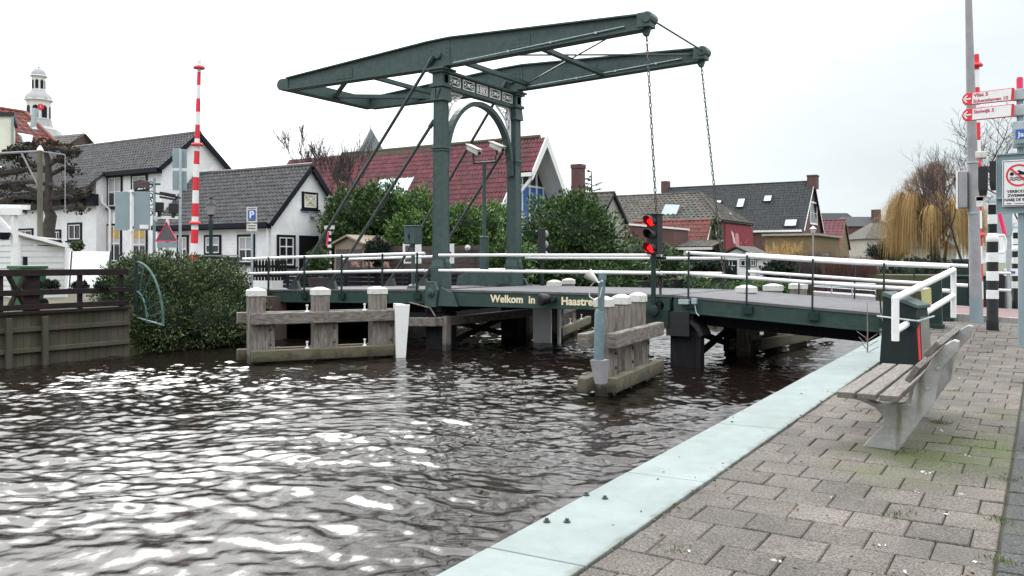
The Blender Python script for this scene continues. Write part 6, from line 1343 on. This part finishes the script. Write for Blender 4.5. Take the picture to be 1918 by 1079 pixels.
obj('door', m, M['shedp'], t)
m = MB()
for a, c in ((-.12, L_ / 2), (L_ + .12, L_ / 2)): m.prism([pt(a, -.15, 2.14), pt(c, -.15, 2.46), pt(c, 1.7, 2.46), pt(a, 1.7, 2.14)], (0, 0, .07))
obj('roof', m, M['shedb'], t)
t = thing('board_fence', 'brown horizontal board fence under the laurel bushes', 'fence', (-17.8, 25.2, .5))
A = P(700, 470, 30.5); q = P(905, 470, 28.0); e_ = q - A
for i in range(8): m = MB(); z = .5 + i * .2; m.prism([Vector((A.x, A.y, z)), Vector((q.x, q.y, z)), Vector((q.x, q.y, z + .185)), Vector((A.x, A.y, z + .185))], (-.03, .04, 0)); obj('board', m, M['fencew'], t)
m = MB(); c = P(876, 464, 28.2); m.lathe(c, [(.10, -.06), (.04, 0), (.1, .05), (.02, .1)], 8, axis=(SN, -CS, 0)); tag(obj('wall_ornament', m, M['lid']), 'small pale ornament hung on the brown board fence', 'ornament')
for i, (px, lab) in enumerate(((772, 'white framed board leaning behind the control box'), (838, 'white poster with dark marks on the brown board fence'))):
    c = P(px, 475, 27.6); t = thing('poster', lab, 'poster', c); w = .22 if i else .30; m = MB(); m.prism([c + eu * -w + Vector((0, 0, -.32)), c + eu * w + Vector((0, 0, -.32)), c + eu * w + Vector((0, 0, .32)), c + eu * -w + Vector((0, 0, .32))], fn * .03); obj('board', m, M['white'], t)
    m = MB(); k_ = c + fn * .035
    if i:
        for a, z in ((-.1, .15), (.08, .02), (-.04, -.14)): m.lathe(k_ + eu * a + Vector((0, 0, z)), [(.06, 0), (.05, .004)], 5, axis=fn)
    else: m.prism([k_ + eu * -.22 + Vector((0, 0, -.26)), k_ + eu * .05 + Vector((0, 0, -.26)), k_ + eu * .05 + Vector((0, 0, .26)), k_ + eu * -.22 + Vector((0, 0, .26))], fn * .005)
    obj('print', m, M['shedp'], t)
# control box, cameras, far pillar on the left span
x, y = -14.05, 17.6; t = thing('control_box', 'green control box on a pole beside the near portal post', 'control box', (x, y, zd(x)))
m = MB(); m.cbox((x, y, 2.23), .37, .3, .46); m.cbox((x, y, 2.475), .41, .34, .03); obj('casing', m, M['green'], t, bevel=.012); m = MB(); m.cbox((x - .09, y - .155, 2.23), .17, .015, .42); m.cbox((x + .095, y - .155, 2.23), .17, .015, .42); dd_ = obj('door', m, M['green'], t)
m = MB(); m.cbox((x - .01, y - .17, 2.2), .02, .03, .12); obj('handle', m, M['black'], dd_)
m = MB(); m.tube([(x, y, zd(x)), (x, y, 2.0)], .05, 10); m.lathe((x, y, zd(x)), [(.17, 0), (.14, .08), (.05, .13)], 12); obj('pole', m, M['green'], t)
dd = 24.6; x, y = gp(907, dd); t = thing('camera_pole', 'green pole with crossbar carrying two white cameras behind the portal arch', 'camera pole', (x, y, zd(x)))
m = MB(); m.tube([(x, y, zd(x)), (x, y, EYE + (HOR - 445) / F * dd)], .125, 12); m.lathe((x, y, EYE + (HOR - 446) / F * dd), [(.14, 0), (.14, .04), (.07, .06)], 12); m.tube([(x, y, EYE + (HOR - 445) / F * dd), (x, y, EYE + (HOR - 304) / F * dd)], .055, 10); obj('pole', m, M['green'], t, smooth=True)
m = MB(); m.tube([P(886, 306, dd), P(928, 303, dd), P(928, 292, dd)], .035, 8); m.tube([P(887, 306, dd), P(887, 296, dd)], .035, 8); obj('crossbar', m, M['rod'], t)
for a, c in (((878, 276), (898, 287)), ((921, 271), (942, 281))):
    A = P(*a, dd); B_ = P(*c, dd - .4); m = MB(); m.beam(A, B_, .16, .13); m.beam(A + Vector((-.02, 0, .09)), B_ + Vector((.06, -.05, .085)), .2, .03); cc = obj('camera', m, M['lid'], t, bevel=.01)
    m = MB(); mid = A.lerp(B_, .45); m.tube([mid, mid + Vector((0, 0, -.22))], .035, 6); m.lathe(B_, [(.05, 0), (.05, .02)], 10, axis=B_ - A); obj('lens', m, M['plastic'], cc)
t = thing('gear_cover', 'sloped green gear cover at the foot of the far portal post', 'gear cover', (-13.8, 20.6, zd(-13.8)))
m = MB(); m.prism([(-14.65, 20.35, .86), (-12.7, 20.35, .86), (-12.7, 20.35, 1.30), (-14.1, 20.35, 1.30), (-14.6, 20.35, 1.12)], (0, .22, 0)); obj('cover', m, M['green'], t, bevel=.01); m = MB(); m.box(-13.15, -12.82, 20.33, 20.347, .92, 1.14); obj('hatch', m, M['green'], t)
dd = 24.9; x, y = gp(1015, dd); t = thing('traffic_light', 'dark boat signal with three round lamps seen side on past the far portal post', 'traffic light', (x, y, .5))
m = MB(); m.tube([(x, y, .3), (x, y, 1.6)], .06, 8); obj('pole', m, M['dgreen'], t); m = MB(); m.cbox((x, y, 2.05), .20, .30, .95, TH); obj('casing', m, M['plastic'], t, bevel=.01)
for z in (1.75, 2.05, 2.35): m = MB(); m.lathe(Vector((x, y, z)) + eu * .1, [(.11, 0), (.10, .05), (.04, .09)], 12, axis=eu); obj('lamp', m, M['pole'], t, smooth=True)
# jetty and lamp on the far water
t = thing('jetty', 'low grey landing stage with handrails on the far water', 'jetty', (-11, 50, WZ)); A = P(1523, 556, 50); B_ = P(1640, 552, 44); m = MB()
a2, b2_ = P(1523, 570, 48), P(1640, 574, 41)
q = [Vector((v.x, v.y, -.15)) for v in (a2, b2_, B_, A)]; m.prism(q, (0, 0, -.2)); obj('deck', m, M['pole'], t)
m = MB(); u = Vector((0, 0, 1))
for v, w_ in ((q[3], q[2]), (q[0], q[1])):
    m.tube([v + u * .55, w_ + u * .55], .03, 6); m.tube([v + u * .3, w_ + u * .3], .025, 6)
    for f in (0, .33, .66, 1): k_ = v.lerp(w_, f); m.tube([k_, k_ + u * .56], .03, 6)
obj('railing', m, M['steel'], t)
dd = 64; x, y = gp(1523, dd); zq_ = lambda py: EYE + (HOR - py) / F * dd; t = thing('street_lamp', 'slim lamp post with white domed lantern before the yellow garage', 'street lamp', (x, y, .4)); m = MB(); m.tube([(x, y, .3), (x, y, zq_(437))], .06, 8); obj('post', m, M['pole'], t); m = MB(); m.lathe((x, y, 0), [(.12, zq_(437)), (.22, zq_(430)), (.28, zq_(429)), (.1, zq_(425)), (.02, zq_(423))], 10); obj('lantern', m, M['lid'], t)

A, B_ = P(362, 492, 24.5), P(449, 494, 25.2); m = MB(); w = Vector((B_.x - A.x, B_.y - A.y, 0)); n_ = Vector((-w.y, w.x, 0)).normalized() * .5
t = thing('storage_box', 'dark green low box with pale lid edge between the hedge and the small white house', 'box', (A.x, A.y, .5))
m.prism([Vector((A.x, A.y, .5)), Vector((B_.x, B_.y, .5)), Vector((B_.x, B_.y, 1.68)), Vector((A.x, A.y, 1.70))], n_); obj('body', m, M['dgreen'], t)
m = MB(); o = Vector((A.x, A.y, 1.705)) - n_ * .06; m.prism([o, o + w, o + w + Vector((0, 0, .035)), o + Vector((0, 0, .035))], n_ * 1.1); obj('lid', m, M['pole'], t)
# ------------------------------------------------------------------ vegetation
RG = np.random.default_rng(11)
def unit(v): return v / np.maximum(np.linalg.norm(v, axis=1, keepdims=True), 1e-9)
def leaves(C, D, L, Wd):
    """lens shaped leaves at C pointing along D; L, Wd arrays"""
    n = len(C); D = unit(D); r = unit(RG.normal(size=(n, 3))); S = unit(np.cross(D, r)); Nn = np.cross(S, D)
    L = L[:, None]; Wd = Wd[:, None]
    V = np.stack([C, C + D * L * .45 + S * Wd * .5 + Nn * L * .06, C + D * L, C + D * L * .45 - S * Wd * .5 + Nn * L * .06], 1).reshape(-1, 3)
    return V, np.arange(n * 4).reshape(n, 4)
def blob_points(n, lumps, lo=.70, hi=1.10, rough=.16, zmin=None):
    """points near the surface of a union of ellipsoids, with an uneven outline"""
    lumps = [(np.array(c, float), np.array(r, float)) for c, r in lumps]
    w = np.array([(r[0] * r[1] + r[0] * r[2] + r[1] * r[2]) for c, r in lumps]); w /= w.sum()
    out = []; nrm = []; need = n; ph = RG.uniform(0, 6.28, (6,))
    while need > 0:
        k = int(need * 1.8) + 50; idx = RG.choice(len(lumps), k, p=w); u = unit(RG.normal(size=(k, 3)))
        c = np.array([lumps[i][0] for i in idx]); r = np.array([lumps[i][1] for i in idx])
        f = 1 + rough * (np.sin(u[:, 0] * 5 + ph[0] + idx) * np.sin(u[:, 1] * 6 + ph[1]) + .7 * np.sin(u[:, 2] * 9 + ph[2] + u[:, 0] * 7))
        p = c + u * r * (f * RG.uniform(lo, hi, k))[:, None]
        keep = np.ones(k, bool)
        for j, (cc, rr) in enumerate(lumps): keep &= ~((idx != j) & ((((p - cc) / rr) ** 2).sum(1) < .5))
        if zmin is not None: keep &= p[:, 2] > zmin
        out.append(p[keep]); nrm.append(unit(u / r)[keep]); need -= keep.sum()
    return np.concatenate(out)[:n], np.concatenate(nrm)[:n]
def bush(name, label, cat, lumps, n, size, mt, group=None, zmin=None, up=.4, aspect=.42, loc=None, stem=True, core=.78, rough=.22, parts=True):
    lumps = [(tuple(c), tuple(r)) for c, r in lumps]
    c0 = np.mean([l[0] for l in lumps], axis=0); zb = min(l[0][2] - l[1][2] for l in lumps)
    t = thing(name, label, cat, loc or (c0[0], c0[1], max(zb, zmin if zmin is not None else zb)), group)
    Pn, Nn = blob_points(n, lumps, zmin=zmin, rough=rough)
    Dn = Nn * .9 + RG.normal(size=(n, 3)) * .55 + np.array([0, 0, up]); Ls = RG.uniform(.7, 1.3, n) * size
    V, Q = leaves(Pn - unit(Dn) * Ls[:, None] * .5, Dn, Ls, Ls * aspect)
    # solid dark core closes the view through, with inner shade put into its colour
    npmesh('foliage', V, Q, M[mt], t)
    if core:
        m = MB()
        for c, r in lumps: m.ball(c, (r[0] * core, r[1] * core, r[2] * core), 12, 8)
        obj('dark_core', m, M['leafd'], t)
    if stem:
        m = MB()
        for c, r in lumps[:3]: m.tube([(c[0], c[1], max(.3, c[2] - r[2] * 1.0)), (c[0] + .1, c[1], c[2])], [.06, .02], 6)
        obj('stem', m, M['bark'], t)
    return t
# hedge leaning over the water beside the fan guard
hx = -19.15
bush('hedge', 'broad evergreen hedge spilling over the bank to the water beside the fan guard', 'hedge',
     [((hx - .05, 13.25, .68), (.85, 1.05, .95)), ((hx - .2, 14.1, .70), (1.15, 1.3, .98)), ((hx - .2, 15.4, .60), (1.15, 1.15, .92)), ((hx + .55, 13.2, .0), (.75, 1.0, .8)), ((hx + .75, 14.6, -.05), (.85, 1.1, .75)), ((hx + .7, 15.6, .0), (.7, .85, .72)), ((hx - .5, 13.05, .80), (.5, .5, .78)), ((hx + .45, 12.75, -.15), (.55, .55, .55))], 62000, .085, 'leaf2', zmin=-.62, up=.3, rough=.12, core=.84)
# laurels and bushes behind the terrace
def ell(px, py, rx, ry, d, dep=None):
    c = P(px, py, d); k = d / F; rx *= k; ry *= k; return (tuple(c), (rx, dep or rx * .9, ry))
bush('laurel_bush', 'big rounded laurel bush right of the small white house above the tool shed', 'bush', [ell(655, 415, 52, 55, 33), ell(715, 410, 60, 62, 33.5), ell(690, 395, 50, 42, 34), ell(640, 440, 35, 50, 32.5)], 13000, .17, 'leaf', 'laurels behind the terrace')
bush('laurel_bush', 'bright green laurel bush under the roof skylight beside the near portal post', 'bush', [ell(775, 405, 45, 48, 33), ell(800, 440, 48, 45, 32.5), ell(770, 440, 45, 40, 32)], 10000, .16, 'leaf3', 'laurels behind the terrace')
bush('laurel_bush', 'leafy bush filling the portal opening behind the camera pole', 'bush', [ell(862, 425, 45, 40, 33), ell(900, 430, 40, 42, 34), ell(865, 455, 45, 30, 33)], 9000, .15, 'leaf3', 'laurels behind the terrace')
bush('laurel_bush', 'mid green bush left of the far portal post', 'bush', [ell(935, 440, 38, 55, 37), ell(950, 490, 45, 50, 36), ell(925, 410, 25, 30, 38)], 9000, .15, 'leaf3', 'laurels behind the terrace')
bush('laurel_bush', 'largest dark laurel bush in front of the blue glazed house', 'bush', [ell(1060, 440, 90, 72, 41), ell(1020, 490, 60, 60, 40), ell(1110, 480, 58, 70, 42), ell(1070, 405, 50, 36, 41), ell(1150, 520, 40, 40, 42), ell(1085, 520, 75, 35, 40)], 26000, .19, 'leaf', 'laurels behind the terrace')
bush('rhododendron', 'glossy shrub under the red brick annex behind the traffic light', 'bush', [ell(1195, 480, 45, 32, 50), ell(1240, 490, 42, 32, 50), ell(1180, 510, 50, 30, 48)], 7000, .2, 'leaf', 'garden shrubs on the far bank')
bush('clipped_shrub', 'low yellow green clipped shrub right of the traffic light', 'bush', [ell(1281, 499, 12, 9, 54)], 900, .13, 'leaf3', 'garden shrubs on the far bank', core=.85)
bush('cloud_pine', 'dark spreading garden conifer under the corrugated canopy', 'bush', [ell(1325, 495, 28, 12, 55), ell(1345, 503, 25, 10, 55), ell(1305, 505, 15, 12, 55)], 2600, .2, 'leafd', 'garden shrubs on the far bank')
bush('hedge', 'low waterside hedge under the white garden shed', 'hedge', [ell(1270, 535, 60, 20, 52), ell(1340, 545, 55, 16, 54), ell(1400, 545, 50, 16, 55), ell(1460, 548, 42, 18, 54), ell(1215, 540, 40, 22, 49)], 9000, .19, 'leaf', 'waterside hedges')
bush('hedge', 'bright green clipped hedge beside the capped far fender posts', 'hedge', [ell(1425, 540, 42, 17, 46), ell(1465, 545, 24, 20, 45)], 4000, .16, 'leaf3', 'waterside hedges')
bush('round_shrub', 'dark rounded shrub right of the white garden shed', 'bush', [ell(1462, 500, 26, 16, 58), ell(1445, 508, 20, 14, 58)], 2200, .22, 'leafd', 'garden shrubs on the far bank')
bush('yew', 'dark spreading yew left of the willow', 'bush', [ell(1662, 470, 30, 16, 92), ell(1648, 475, 20, 12, 91), ell(1680, 473, 18, 14, 92)], 2600, .42, 'leafd', aspect=.25)
bush('dark_hedge', 'dark hedge under the willow behind the span railing', 'hedge', [ell(1700, 512, 40, 26, 78), ell(1740, 510, 40, 28, 80), ell(1650, 520, 25, 14, 78)], 4000, .34, 'leafd')
bush('potted_shrub', 'round green shrub in a dark pot at the far bridgehead', 'shrub', [ell(597, 488, 20, 22, 28), ell(585, 500, 14, 14, 28)], 2200, .11, 'leaf', core=.7)
p = P(597, 525, 28); m = MB(); m.lathe((p.x, p.y, .55), [(.26, 0), (.36, .45), (.38, .47), (.34, .47)], 14); tag(obj('flower_pot', m, M['shedp'], None, smooth=True), 'large dark pot holding the round shrub at the far bridgehead', 'pot')
bush('garden_shrub', 'small conifer right of the beige tool shed', 'shrub', [ell(706, 470, 22, 22, 30), ell(700, 485, 16, 12, 30)], 2200, .12, 'leafd')
bush('garden_shrub', 'leafy plant on the shed corner above the tilted white panel', 'shrub', [ell(145, 461, 11, 8, 26)], 700, .12, 'leaf2', stem=False)
bush('garden_shrub', 'low dark shrub seen through the brown rail fence', 'shrub', [ell(92, 533, 18, 8, 19.3), ell(150, 535, 15, 8, 19.4), ell(192, 536, 14, 8, 19.6)], 1400, .09, 'leafd', stem=False)
# red twigged shrubs along the far water
def twigs(label, boxes, n, mt, h=1.2, group=None):
    t = None
    for (px0, px1, py0, py1, d) in boxes:
        if t is None: t = thing('bare_shrub', label, 'shrub', P((px0 + px1) / 2, py1, d), group)
        k = n; C = []; 
        px = RG.uniform(px0, px1, k); f = RG.uniform(0, 1, k); zt = EYE + (HOR - (py1 + (py0 - py1) * f ** .7)) / F * d
        V = []; Qs = []
        for i in range(k):
            p = P(px[i], py1, d + RG.uniform(-1.2, 1.2)); q = Vector((p.x + RG.normal() * .45, p.y + RG.normal() * .45, max(zt[i], p.z + .2))); w = Vector((CS, SN, 0)) * .022
            b_ = len(V); V += [tuple(p - w), tuple(p + w), tuple(q + w * .3), tuple(q - w * .3)]; Qs.append((b_, b_ + 1, b_ + 2, b_ + 3))
        npmesh('shoots', np.array(V), np.array(Qs), M[mt], t)
    return t
twigs('reddish bare shrubs along the far water below the chapel', [(1545, 1640, 478, 528, 74)], 1500, 'redtwig')
twigs('brownish bare shrubs below the yellow garage', [(1485, 1560, 470, 525, 76)], 900, 'twig')
twigs('dark red bare twigs along the far water edge behind the fender caps', [(1505, 1640, 525, 552, 64)], 900, 'redtwig')
# climbing plant on the hipped house corner
bush('ivy', 'grey green creeper climbing the corner of the hipped house', 'creeper', [ell(1342, 440, 9, 30, 66), ell(1347, 475, 8, 22, 64), ell(1338, 420, 7, 14, 66)], 2600, .16, 'leaf2', stem=False, core=0)
m_ = twigs('ochre bare climber on the yellow brick garage wall', [(1440, 1500, 450, 480, 81)], 260, 'willow')
# bare trees
def bare_tree(name, label, base, H, spread, depth, seed, r0, mt='twig', lean=(0, 0), fork=3, up=.75, group=None, trunk_frac=.28, thin=.008, cat='tree'):
    rr = random.Random(seed); t = thing(name, label, cat, base, group); tm = MB(); cm_ = MB()
    def grow(p, d, L, r, lev):
        segs = 3 if lev < 2 else 2; pts = [p]; q = p.copy(); dd = d.copy()
        for i in range(segs):
            dd = (dd + Vector((rr.gauss(0, .13), rr.gauss(0, .13), rr.gauss(0, .08) + .04))).normalized(); q = q + dd * L / segs; pts.append(q.copy())
        (tm if lev < 2 else cm_).tube(pts, [max(thin, r * (1 - .4 * i / segs)) for i in range(segs + 1)], 7 if lev == 0 else 4 if lev < 3 else 3, lev < 2)
        if lev >= depth: return
        n = fork + (1 if rr.random() < .5 else 0) + (1 if lev > 1 else 0)
        for i in range(n):
            a = 2 * math.pi * (i + rr.random()) / n; f = rr.uniform(.45, 1) if lev else rr.uniform(.75, 1); s = pts[min(segs, max(1, int(f * segs + .5)))]
            side = Vector((math.cos(a), math.sin(a), 0)) * spread; nd = (dd * rr.uniform(.5, 1) + side * rr.uniform(.5, 1.1) + Vector((0, 0, up * rr.uniform(0, .6)))).normalized()
            grow(s, nd, L * rr.uniform(.58, .82), r * .55, lev + 1)
    grow(Vector(base), Vector((lean[0], lean[1], 1)).normalized(), H * trunk_frac, r0, 0)
    obj('trunk', tm, M['bark'], t, smooth=True); obj('crown', cm_, M[mt], t); return t
b0 = P(1885, 560, 46); b0.z = .4; bare_tree('bare_tree', 'leafless tree spreading behind the direction signs', b0, 11.8, .95, 5, 21, .13, up=.6, trunk_frac=.34, thin=.006, group='bare trees')
b0 = P(1806, 560, 66); b0.z = .4; bare_tree('bare_tree', 'leafless twiggy tree between the willow and the grey lamp post', b0, 13.5, .6, 5, 33, .11, up=1.0, trunk_frac=.30, thin=.006, group='bare trees')
b0 = P(672, 470, 38); b0.z = .45; bare_tree('bare_tree', 'thin bare tree rising before the red tiled roof', b0, 6.6, .45, 5, 5, .05, up=1.3, trunk_frac=.40, fork=3, group='bare trees', thin=.008)
b0 = P(1772, 560, 85); b0.z = .4; bare_tree('bare_tree', 'faint bare tree behind the willow crown', b0, 13, .8, 4, 9, .2, up=.8, group='bare trees', thin=.02)
# weeping willow
def willow(base, H, Rr, seed):
    rr = random.Random(seed); t = thing('willow_tree', 'bare golden weeping willow with hanging shoots beyond the bridge railing', 'tree', base); m = MB(); tw_ = MB(); ends = []
    b_ = Vector(base); fork_ = b_ + Vector((-.1, .1, H * .30)); m.tube([b_, b_ + Vector((.1, 0, H * .15)), fork_], [.55, .45, .38], 9); cz = b_.z + H * .56
    for i in range(11):
        a = 2 * math.pi * i / 11 + rr.uniform(-.25, .25); el = rr.uniform(-.05, 1.3); e_ = Vector((b_.x + math.cos(a) * math.cos(el) * Rr * .8, b_.y + math.sin(a) * math.cos(el) * Rr * .8, cz + math.sin(el) * H * .36))
        md = fork_.lerp(e_, .5) + Vector((rr.gauss(0, .3), rr.gauss(0, .3), H * .05)); m.tube([fork_, md, e_], [.24, .15, .06], 6)
        for j in range(9):
            f = rr.uniform(.35, 1); s = fork_.lerp(md, f * 2) if f < .5 else md.lerp(e_, f * 2 - 1); aa = a + rr.uniform(-1.2, 1.2); ee = el + rr.uniform(-.5, .6)
            q = Vector((b_.x + math.cos(aa) * math.cos(ee) * Rr * rr.uniform(.7, 1.0), b_.y + math.sin(aa) * math.cos(ee) * Rr * rr.uniform(.7, 1.0), cz + math.sin(ee) * H * .43)); k_ = s.lerp(q, .55) + Vector((0, 0, .25)); m.tube([s, k_, q], [.07, .045, .02], 4, False); ends += [(s, k_, q)]
    obj('trunk', m, M['bark'], t, smooth=True)
    for nm, n, mt in (('shoots', 4600, 'willowtop'), ('crown', 6200, 'willow')):
        V = np.zeros((n, 7, 2, 3)); i = 0
        while i < n:
            s, k_, q = ends[rr.randrange(len(ends))]; f = rr.uniform(.25, 1.02); p = s.lerp(k_, f * 2) if f < .5 else k_.lerp(q, f * 2 - 1); a = rr.uniform(0, 6.28); hz = p.z - b_.z
            rel = Vector((p.x - b_.x, p.y - b_.y, 0)) / Rr; out = Vector((math.cos(a), math.sin(a), 0)) * rr.uniform(.1, .6) + rel * rr.uniform(.4, 1.2)
            if nm == 'crown':
                if hz > H * .76 or (hz > H * .5 and rr.random() < .4): continue
                Lg = rr.uniform(.2, .85) * hz; out = out * rr.uniform(.7, 2.0); up_ = rr.uniform(0, .4)
            else: Lg = rr.uniform(.2, 1.9); up_ = rr.uniform(.2, 1.1)
            w = .012; ang = rr.uniform(0, 3.14); uu = Vector((math.cos(ang), math.sin(ang), 0))
            for k in range(7):
                g = k / 6; pos = p + out * (1 - (1 - g) ** 2) * .95 + Vector((0, 0, up_ * math.sin(g * 2.2) - Lg * g ** 1.8)); ww = w * (1 - .5 * g); V[i, k, 0] = pos - uu * ww; V[i, k, 1] = pos + uu * ww
            i += 1
        I = np.arange(n * 14).reshape(n, 7, 2); Q = np.stack([I[:, :-1, 0], I[:, :-1, 1], I[:, 1:, 1], I[:, 1:, 0]], -1).reshape(-1, 4)
        npmesh(nm, V.reshape(-1, 3), Q, M[mt], t)
    return t
b0 = P(1750, 520, 82); b0.z = .42; willow(b0, 10.3, 4.1, 4)
# monkey puzzle like conifer behind the chimney
b0 = P(1108, 400, 70); t = thing('conifer', 'sparse dark conifer showing beside the red brick chimney', 'tree', (b0.x, b0.y, .5)); zt = EYE + (HOR - 322) / F * 70; rr = random.Random(2)
m = MB(); m.tube([(b0.x, b0.y, .5), (b0.x, b0.y, zt)], [.16, .04], 6); obj('trunk', m, M['bark'], t); C = []; D = []
m = MB()
for i in range(26):
    z = zt - rr.random() ** .8 * 3.2; L_ = .3 + (zt - z) * .42; a = rr.uniform(0, 6.28); d_ = Vector((math.cos(a), math.sin(a), rr.uniform(-.05, .35))); p0 = Vector((b0.x, b0.y, z)); m.tube([p0, p0 + d_ * L_], [.035, .015], 4, False)
    for j in range(34): s = p0 + d_ * L_ * rr.uniform(.25, 1.05); C.append(tuple(s)); D.append(tuple(d_ + Vector((rr.gauss(0, .6), rr.gauss(0, .6), rr.gauss(0, .5)))))
obj('branch', m, M['bark'], t); V, Q = leaves(np.array(C), np.array(D), RG.uniform(.12, .26, len(C)), RG.uniform(.04, .07, len(C))); npmesh('crown', V, Q, M['leafd'], t)
# knobbly clipped tree before the long white house
dd = 27.0; x, y = gp(85, dd); t = thing('clipped_tree', 'hard clipped conifer with knobbly limbs and rusty brown tufts before the long white house', 'tree', (x, y, .5)); rr = random.Random(8)
m = MB(); m.tube([P(88, 540, dd), P(90, 430, dd), P(96, 405, dd), P(88, 385, dd), P(92, 350, dd), P(90, 300, dd), P(80, 268, dd)], [.24, .20, .17, .13, .12, .09, .05], 10)
limbs = [((90, 392), (120, 388), (156, 389)), ((92, 372), (125, 368), (140, 372), (160, 360)), ((92, 345), (112, 352), (132, 350)), ((90, 330), (110, 320), (118, 315), (140, 320)), ((90, 310), (105, 300), (120, 296)), ((85, 278), (110, 278), (138, 284)), ((82, 275), (50, 278), (25, 282)), ((80, 275), (30, 283), (10, 292)), ((88, 315), (60, 308), (40, 302)), ((86, 345), (55, 340), (0, 350)), ((86, 362), (45, 352), (20, 352)), ((86, 392), (60, 386), (40, 390)), ((86, 372), (30, 368), (-5, 382)), ((88, 320), (55, 318), (-5, 325))]
C = []; D = []
for lb in limbs:
    dj = dd + rr.uniform(-.7, .5); pts = [P(a, b_, dj + (dd - dj) * (1 - i / (len(lb) - 1))) for i, (a, b_) in enumerate(lb)]; m.tube(pts, [.075] * len(pts), 6); kn = [pts[-2].lerp(pts[-1], f) for f in (.15, .4, .6, .8, 1.05)]; m.tube(kn, [.07, .13, .11, .15, .07], 7)
    for i, (p, q) in enumerate(zip(pts, pts[1:])):
        last = i == len(pts) - 2; n = int((q - p).length * (110 if last else 12))
        for _ in range(n): f = rr.random(); s = p.lerp(q, f); o = Vector((rr.gauss(0, 1), rr.gauss(0, 1), rr.gauss(0, 1))).normalized(); rad = (.19 if last else .07) * rr.random() ** .4; C.append(tuple(s + o * rad)); D.append(tuple(o + (q - p).normalized() * .5))
    e_ = pts[-1]; n = 80
    for _ in range(n): o = Vector((rr.gauss(0, 1), rr.gauss(0, 1), rr.gauss(0, .75))).normalized(); C.append(tuple(e_ + o * .19 * rr.random() ** .4)); D.append(tuple(o))
for (a, b_, rx, rz_) in ((82, 270, .40, .16), (58, 275, .34, .12), (106, 275, .36, .12), (35, 284, .26, .12), (132, 284, .24, .16), (18, 290, .22, .13)):
    c = P(a, b_, dd)
    for _ in range(190): o = Vector((rr.gauss(0, 1), rr.gauss(0, 1), rr.gauss(0, 1))).normalized(); k = rr.random() ** .35; C.append((c.x + o.x * rx * k, c.y + o.y * rx * k, c.z + o.z * rz_ * k)); D.append(tuple(o + Vector((0, 0, .3))))
obj('trunk', m, M['bark'], t, smooth=True); V, Q = leaves(np.array(C), np.array(D), RG.uniform(.06, .11, len(C)), RG.uniform(.05, .085, len(C))); npmesh('crown', V, Q, M['pine'], t)
# little growth on the quay: tufts between slabs, dead twig on the coping
m = MB(); rr = random.Random(12); C = []; D = []
for (px, py, n, s) in ((1760, 798, 120, .035), (1676, 958, 26, .02), (1266, 1018, 30, .025), (1690, 955, 20, .02), (1605, 776, 30, .02), (1700, 850, 30, .02), (1880, 970, 50, .025), (1895, 900, 40, .025), (1870, 1040, 50, .025), (1785, 742, 60, .03), (1560, 745, 25, .02), (1500, 790, 20, .015)):
    p = onZ(px, py, .1)
    for _ in range(n): C.append((p.x + rr.gauss(0, .05), p.y + rr.gauss(0, .035), zq(p.y) - .005)); D.append((rr.gauss(0, .5), rr.gauss(0, .5), .8))
V, Q = leaves(np.array(C), np.array(D), RG.uniform(.012, .045, len(C)), RG.uniform(.004, .009, len(C))); tag(npmesh('grass', V, Q, M['grass'], None), kind='stuff')
p = onZ(1624, 656, .24); rr = random.Random(3); t = thing('dead_sapling', 'bare dead sapling twig standing at the quay edge under the span', 'sapling', (p.x, p.y, .1)); m = MB(); q = Vector((p.x, p.y, -.05)); m.tube([q, q + Vector((.01, 0, .4)), q + Vector((0, 0, 1.0))], [.012, .01, .004], 5); obj('stem', m, M['wood'], t)
m = MB()
for i in range(8): z = .25 + .03 * i; a = i * 2.2; m.tube([q + Vector((0, 0, z)), q + Vector((math.cos(a) * .16, math.sin(a) * .16, z + .10))], .005, 4)
obj('twigs', m, M['wood'], t)
# dead leaves blown on to the paving and coping
C = []; D = []
for _ in range(160):
    px, py = rr.uniform(1150, 1918), rr.uniform(640, 1075); p = onZ(px, py, .1)
    if -2.45 < p.x < .3 and .8 < p.y < 16: C.append((p.x, p.y, zq(p.y) + .012)); D.append((rr.gauss(0, 1), rr.gauss(0, 1), .1))
for i in range(90):
    yy = rr.uniform(2, 15); C.append((-1.9 + abs(rr.gauss(0, .03)), yy, zq(yy) + .012)); D.append((rr.gauss(0, 1), rr.gauss(0, 1), .2))
V, Q = leaves(np.array(C), np.array(D), RG.uniform(.015, .04, len(C)), RG.uniform(.01, .02, len(C))); M['dead'] = mat('dead_leaf', (.10, .055, .035), (.2, .14, .09), .9, 20, island=.4)
tag(npmesh('leaf_litter', V, Q, M['dead'], None), kind='stuff')

C = []; D = []
for px, py in ((1725, 885), (1742, 885), (1815, 858), (1715, 920), (1740, 889), (1810, 926), (1830, 1042), (1760, 812), (1650, 1010), (1560, 930), (1288, 1020), (1780, 960), (1460, 1040), (1690, 1060), (1870, 760), (1800, 720)):
    p = onZ(px, py, .1)
    for _ in range(2): C.append((p.x + rr.gauss(0, .01), p.y + rr.gauss(0, .01), zq(p.y) + .006)); D.append((rr.gauss(0, 1), rr.gauss(0, 1), .03))
V, Q = leaves(np.array(C), np.array(D), RG.uniform(.02, .045, len(C)), RG.uniform(.012, .02, len(C))); tag(npmesh('petal_litter', V, Q, M['lid'], None), kind='stuff')
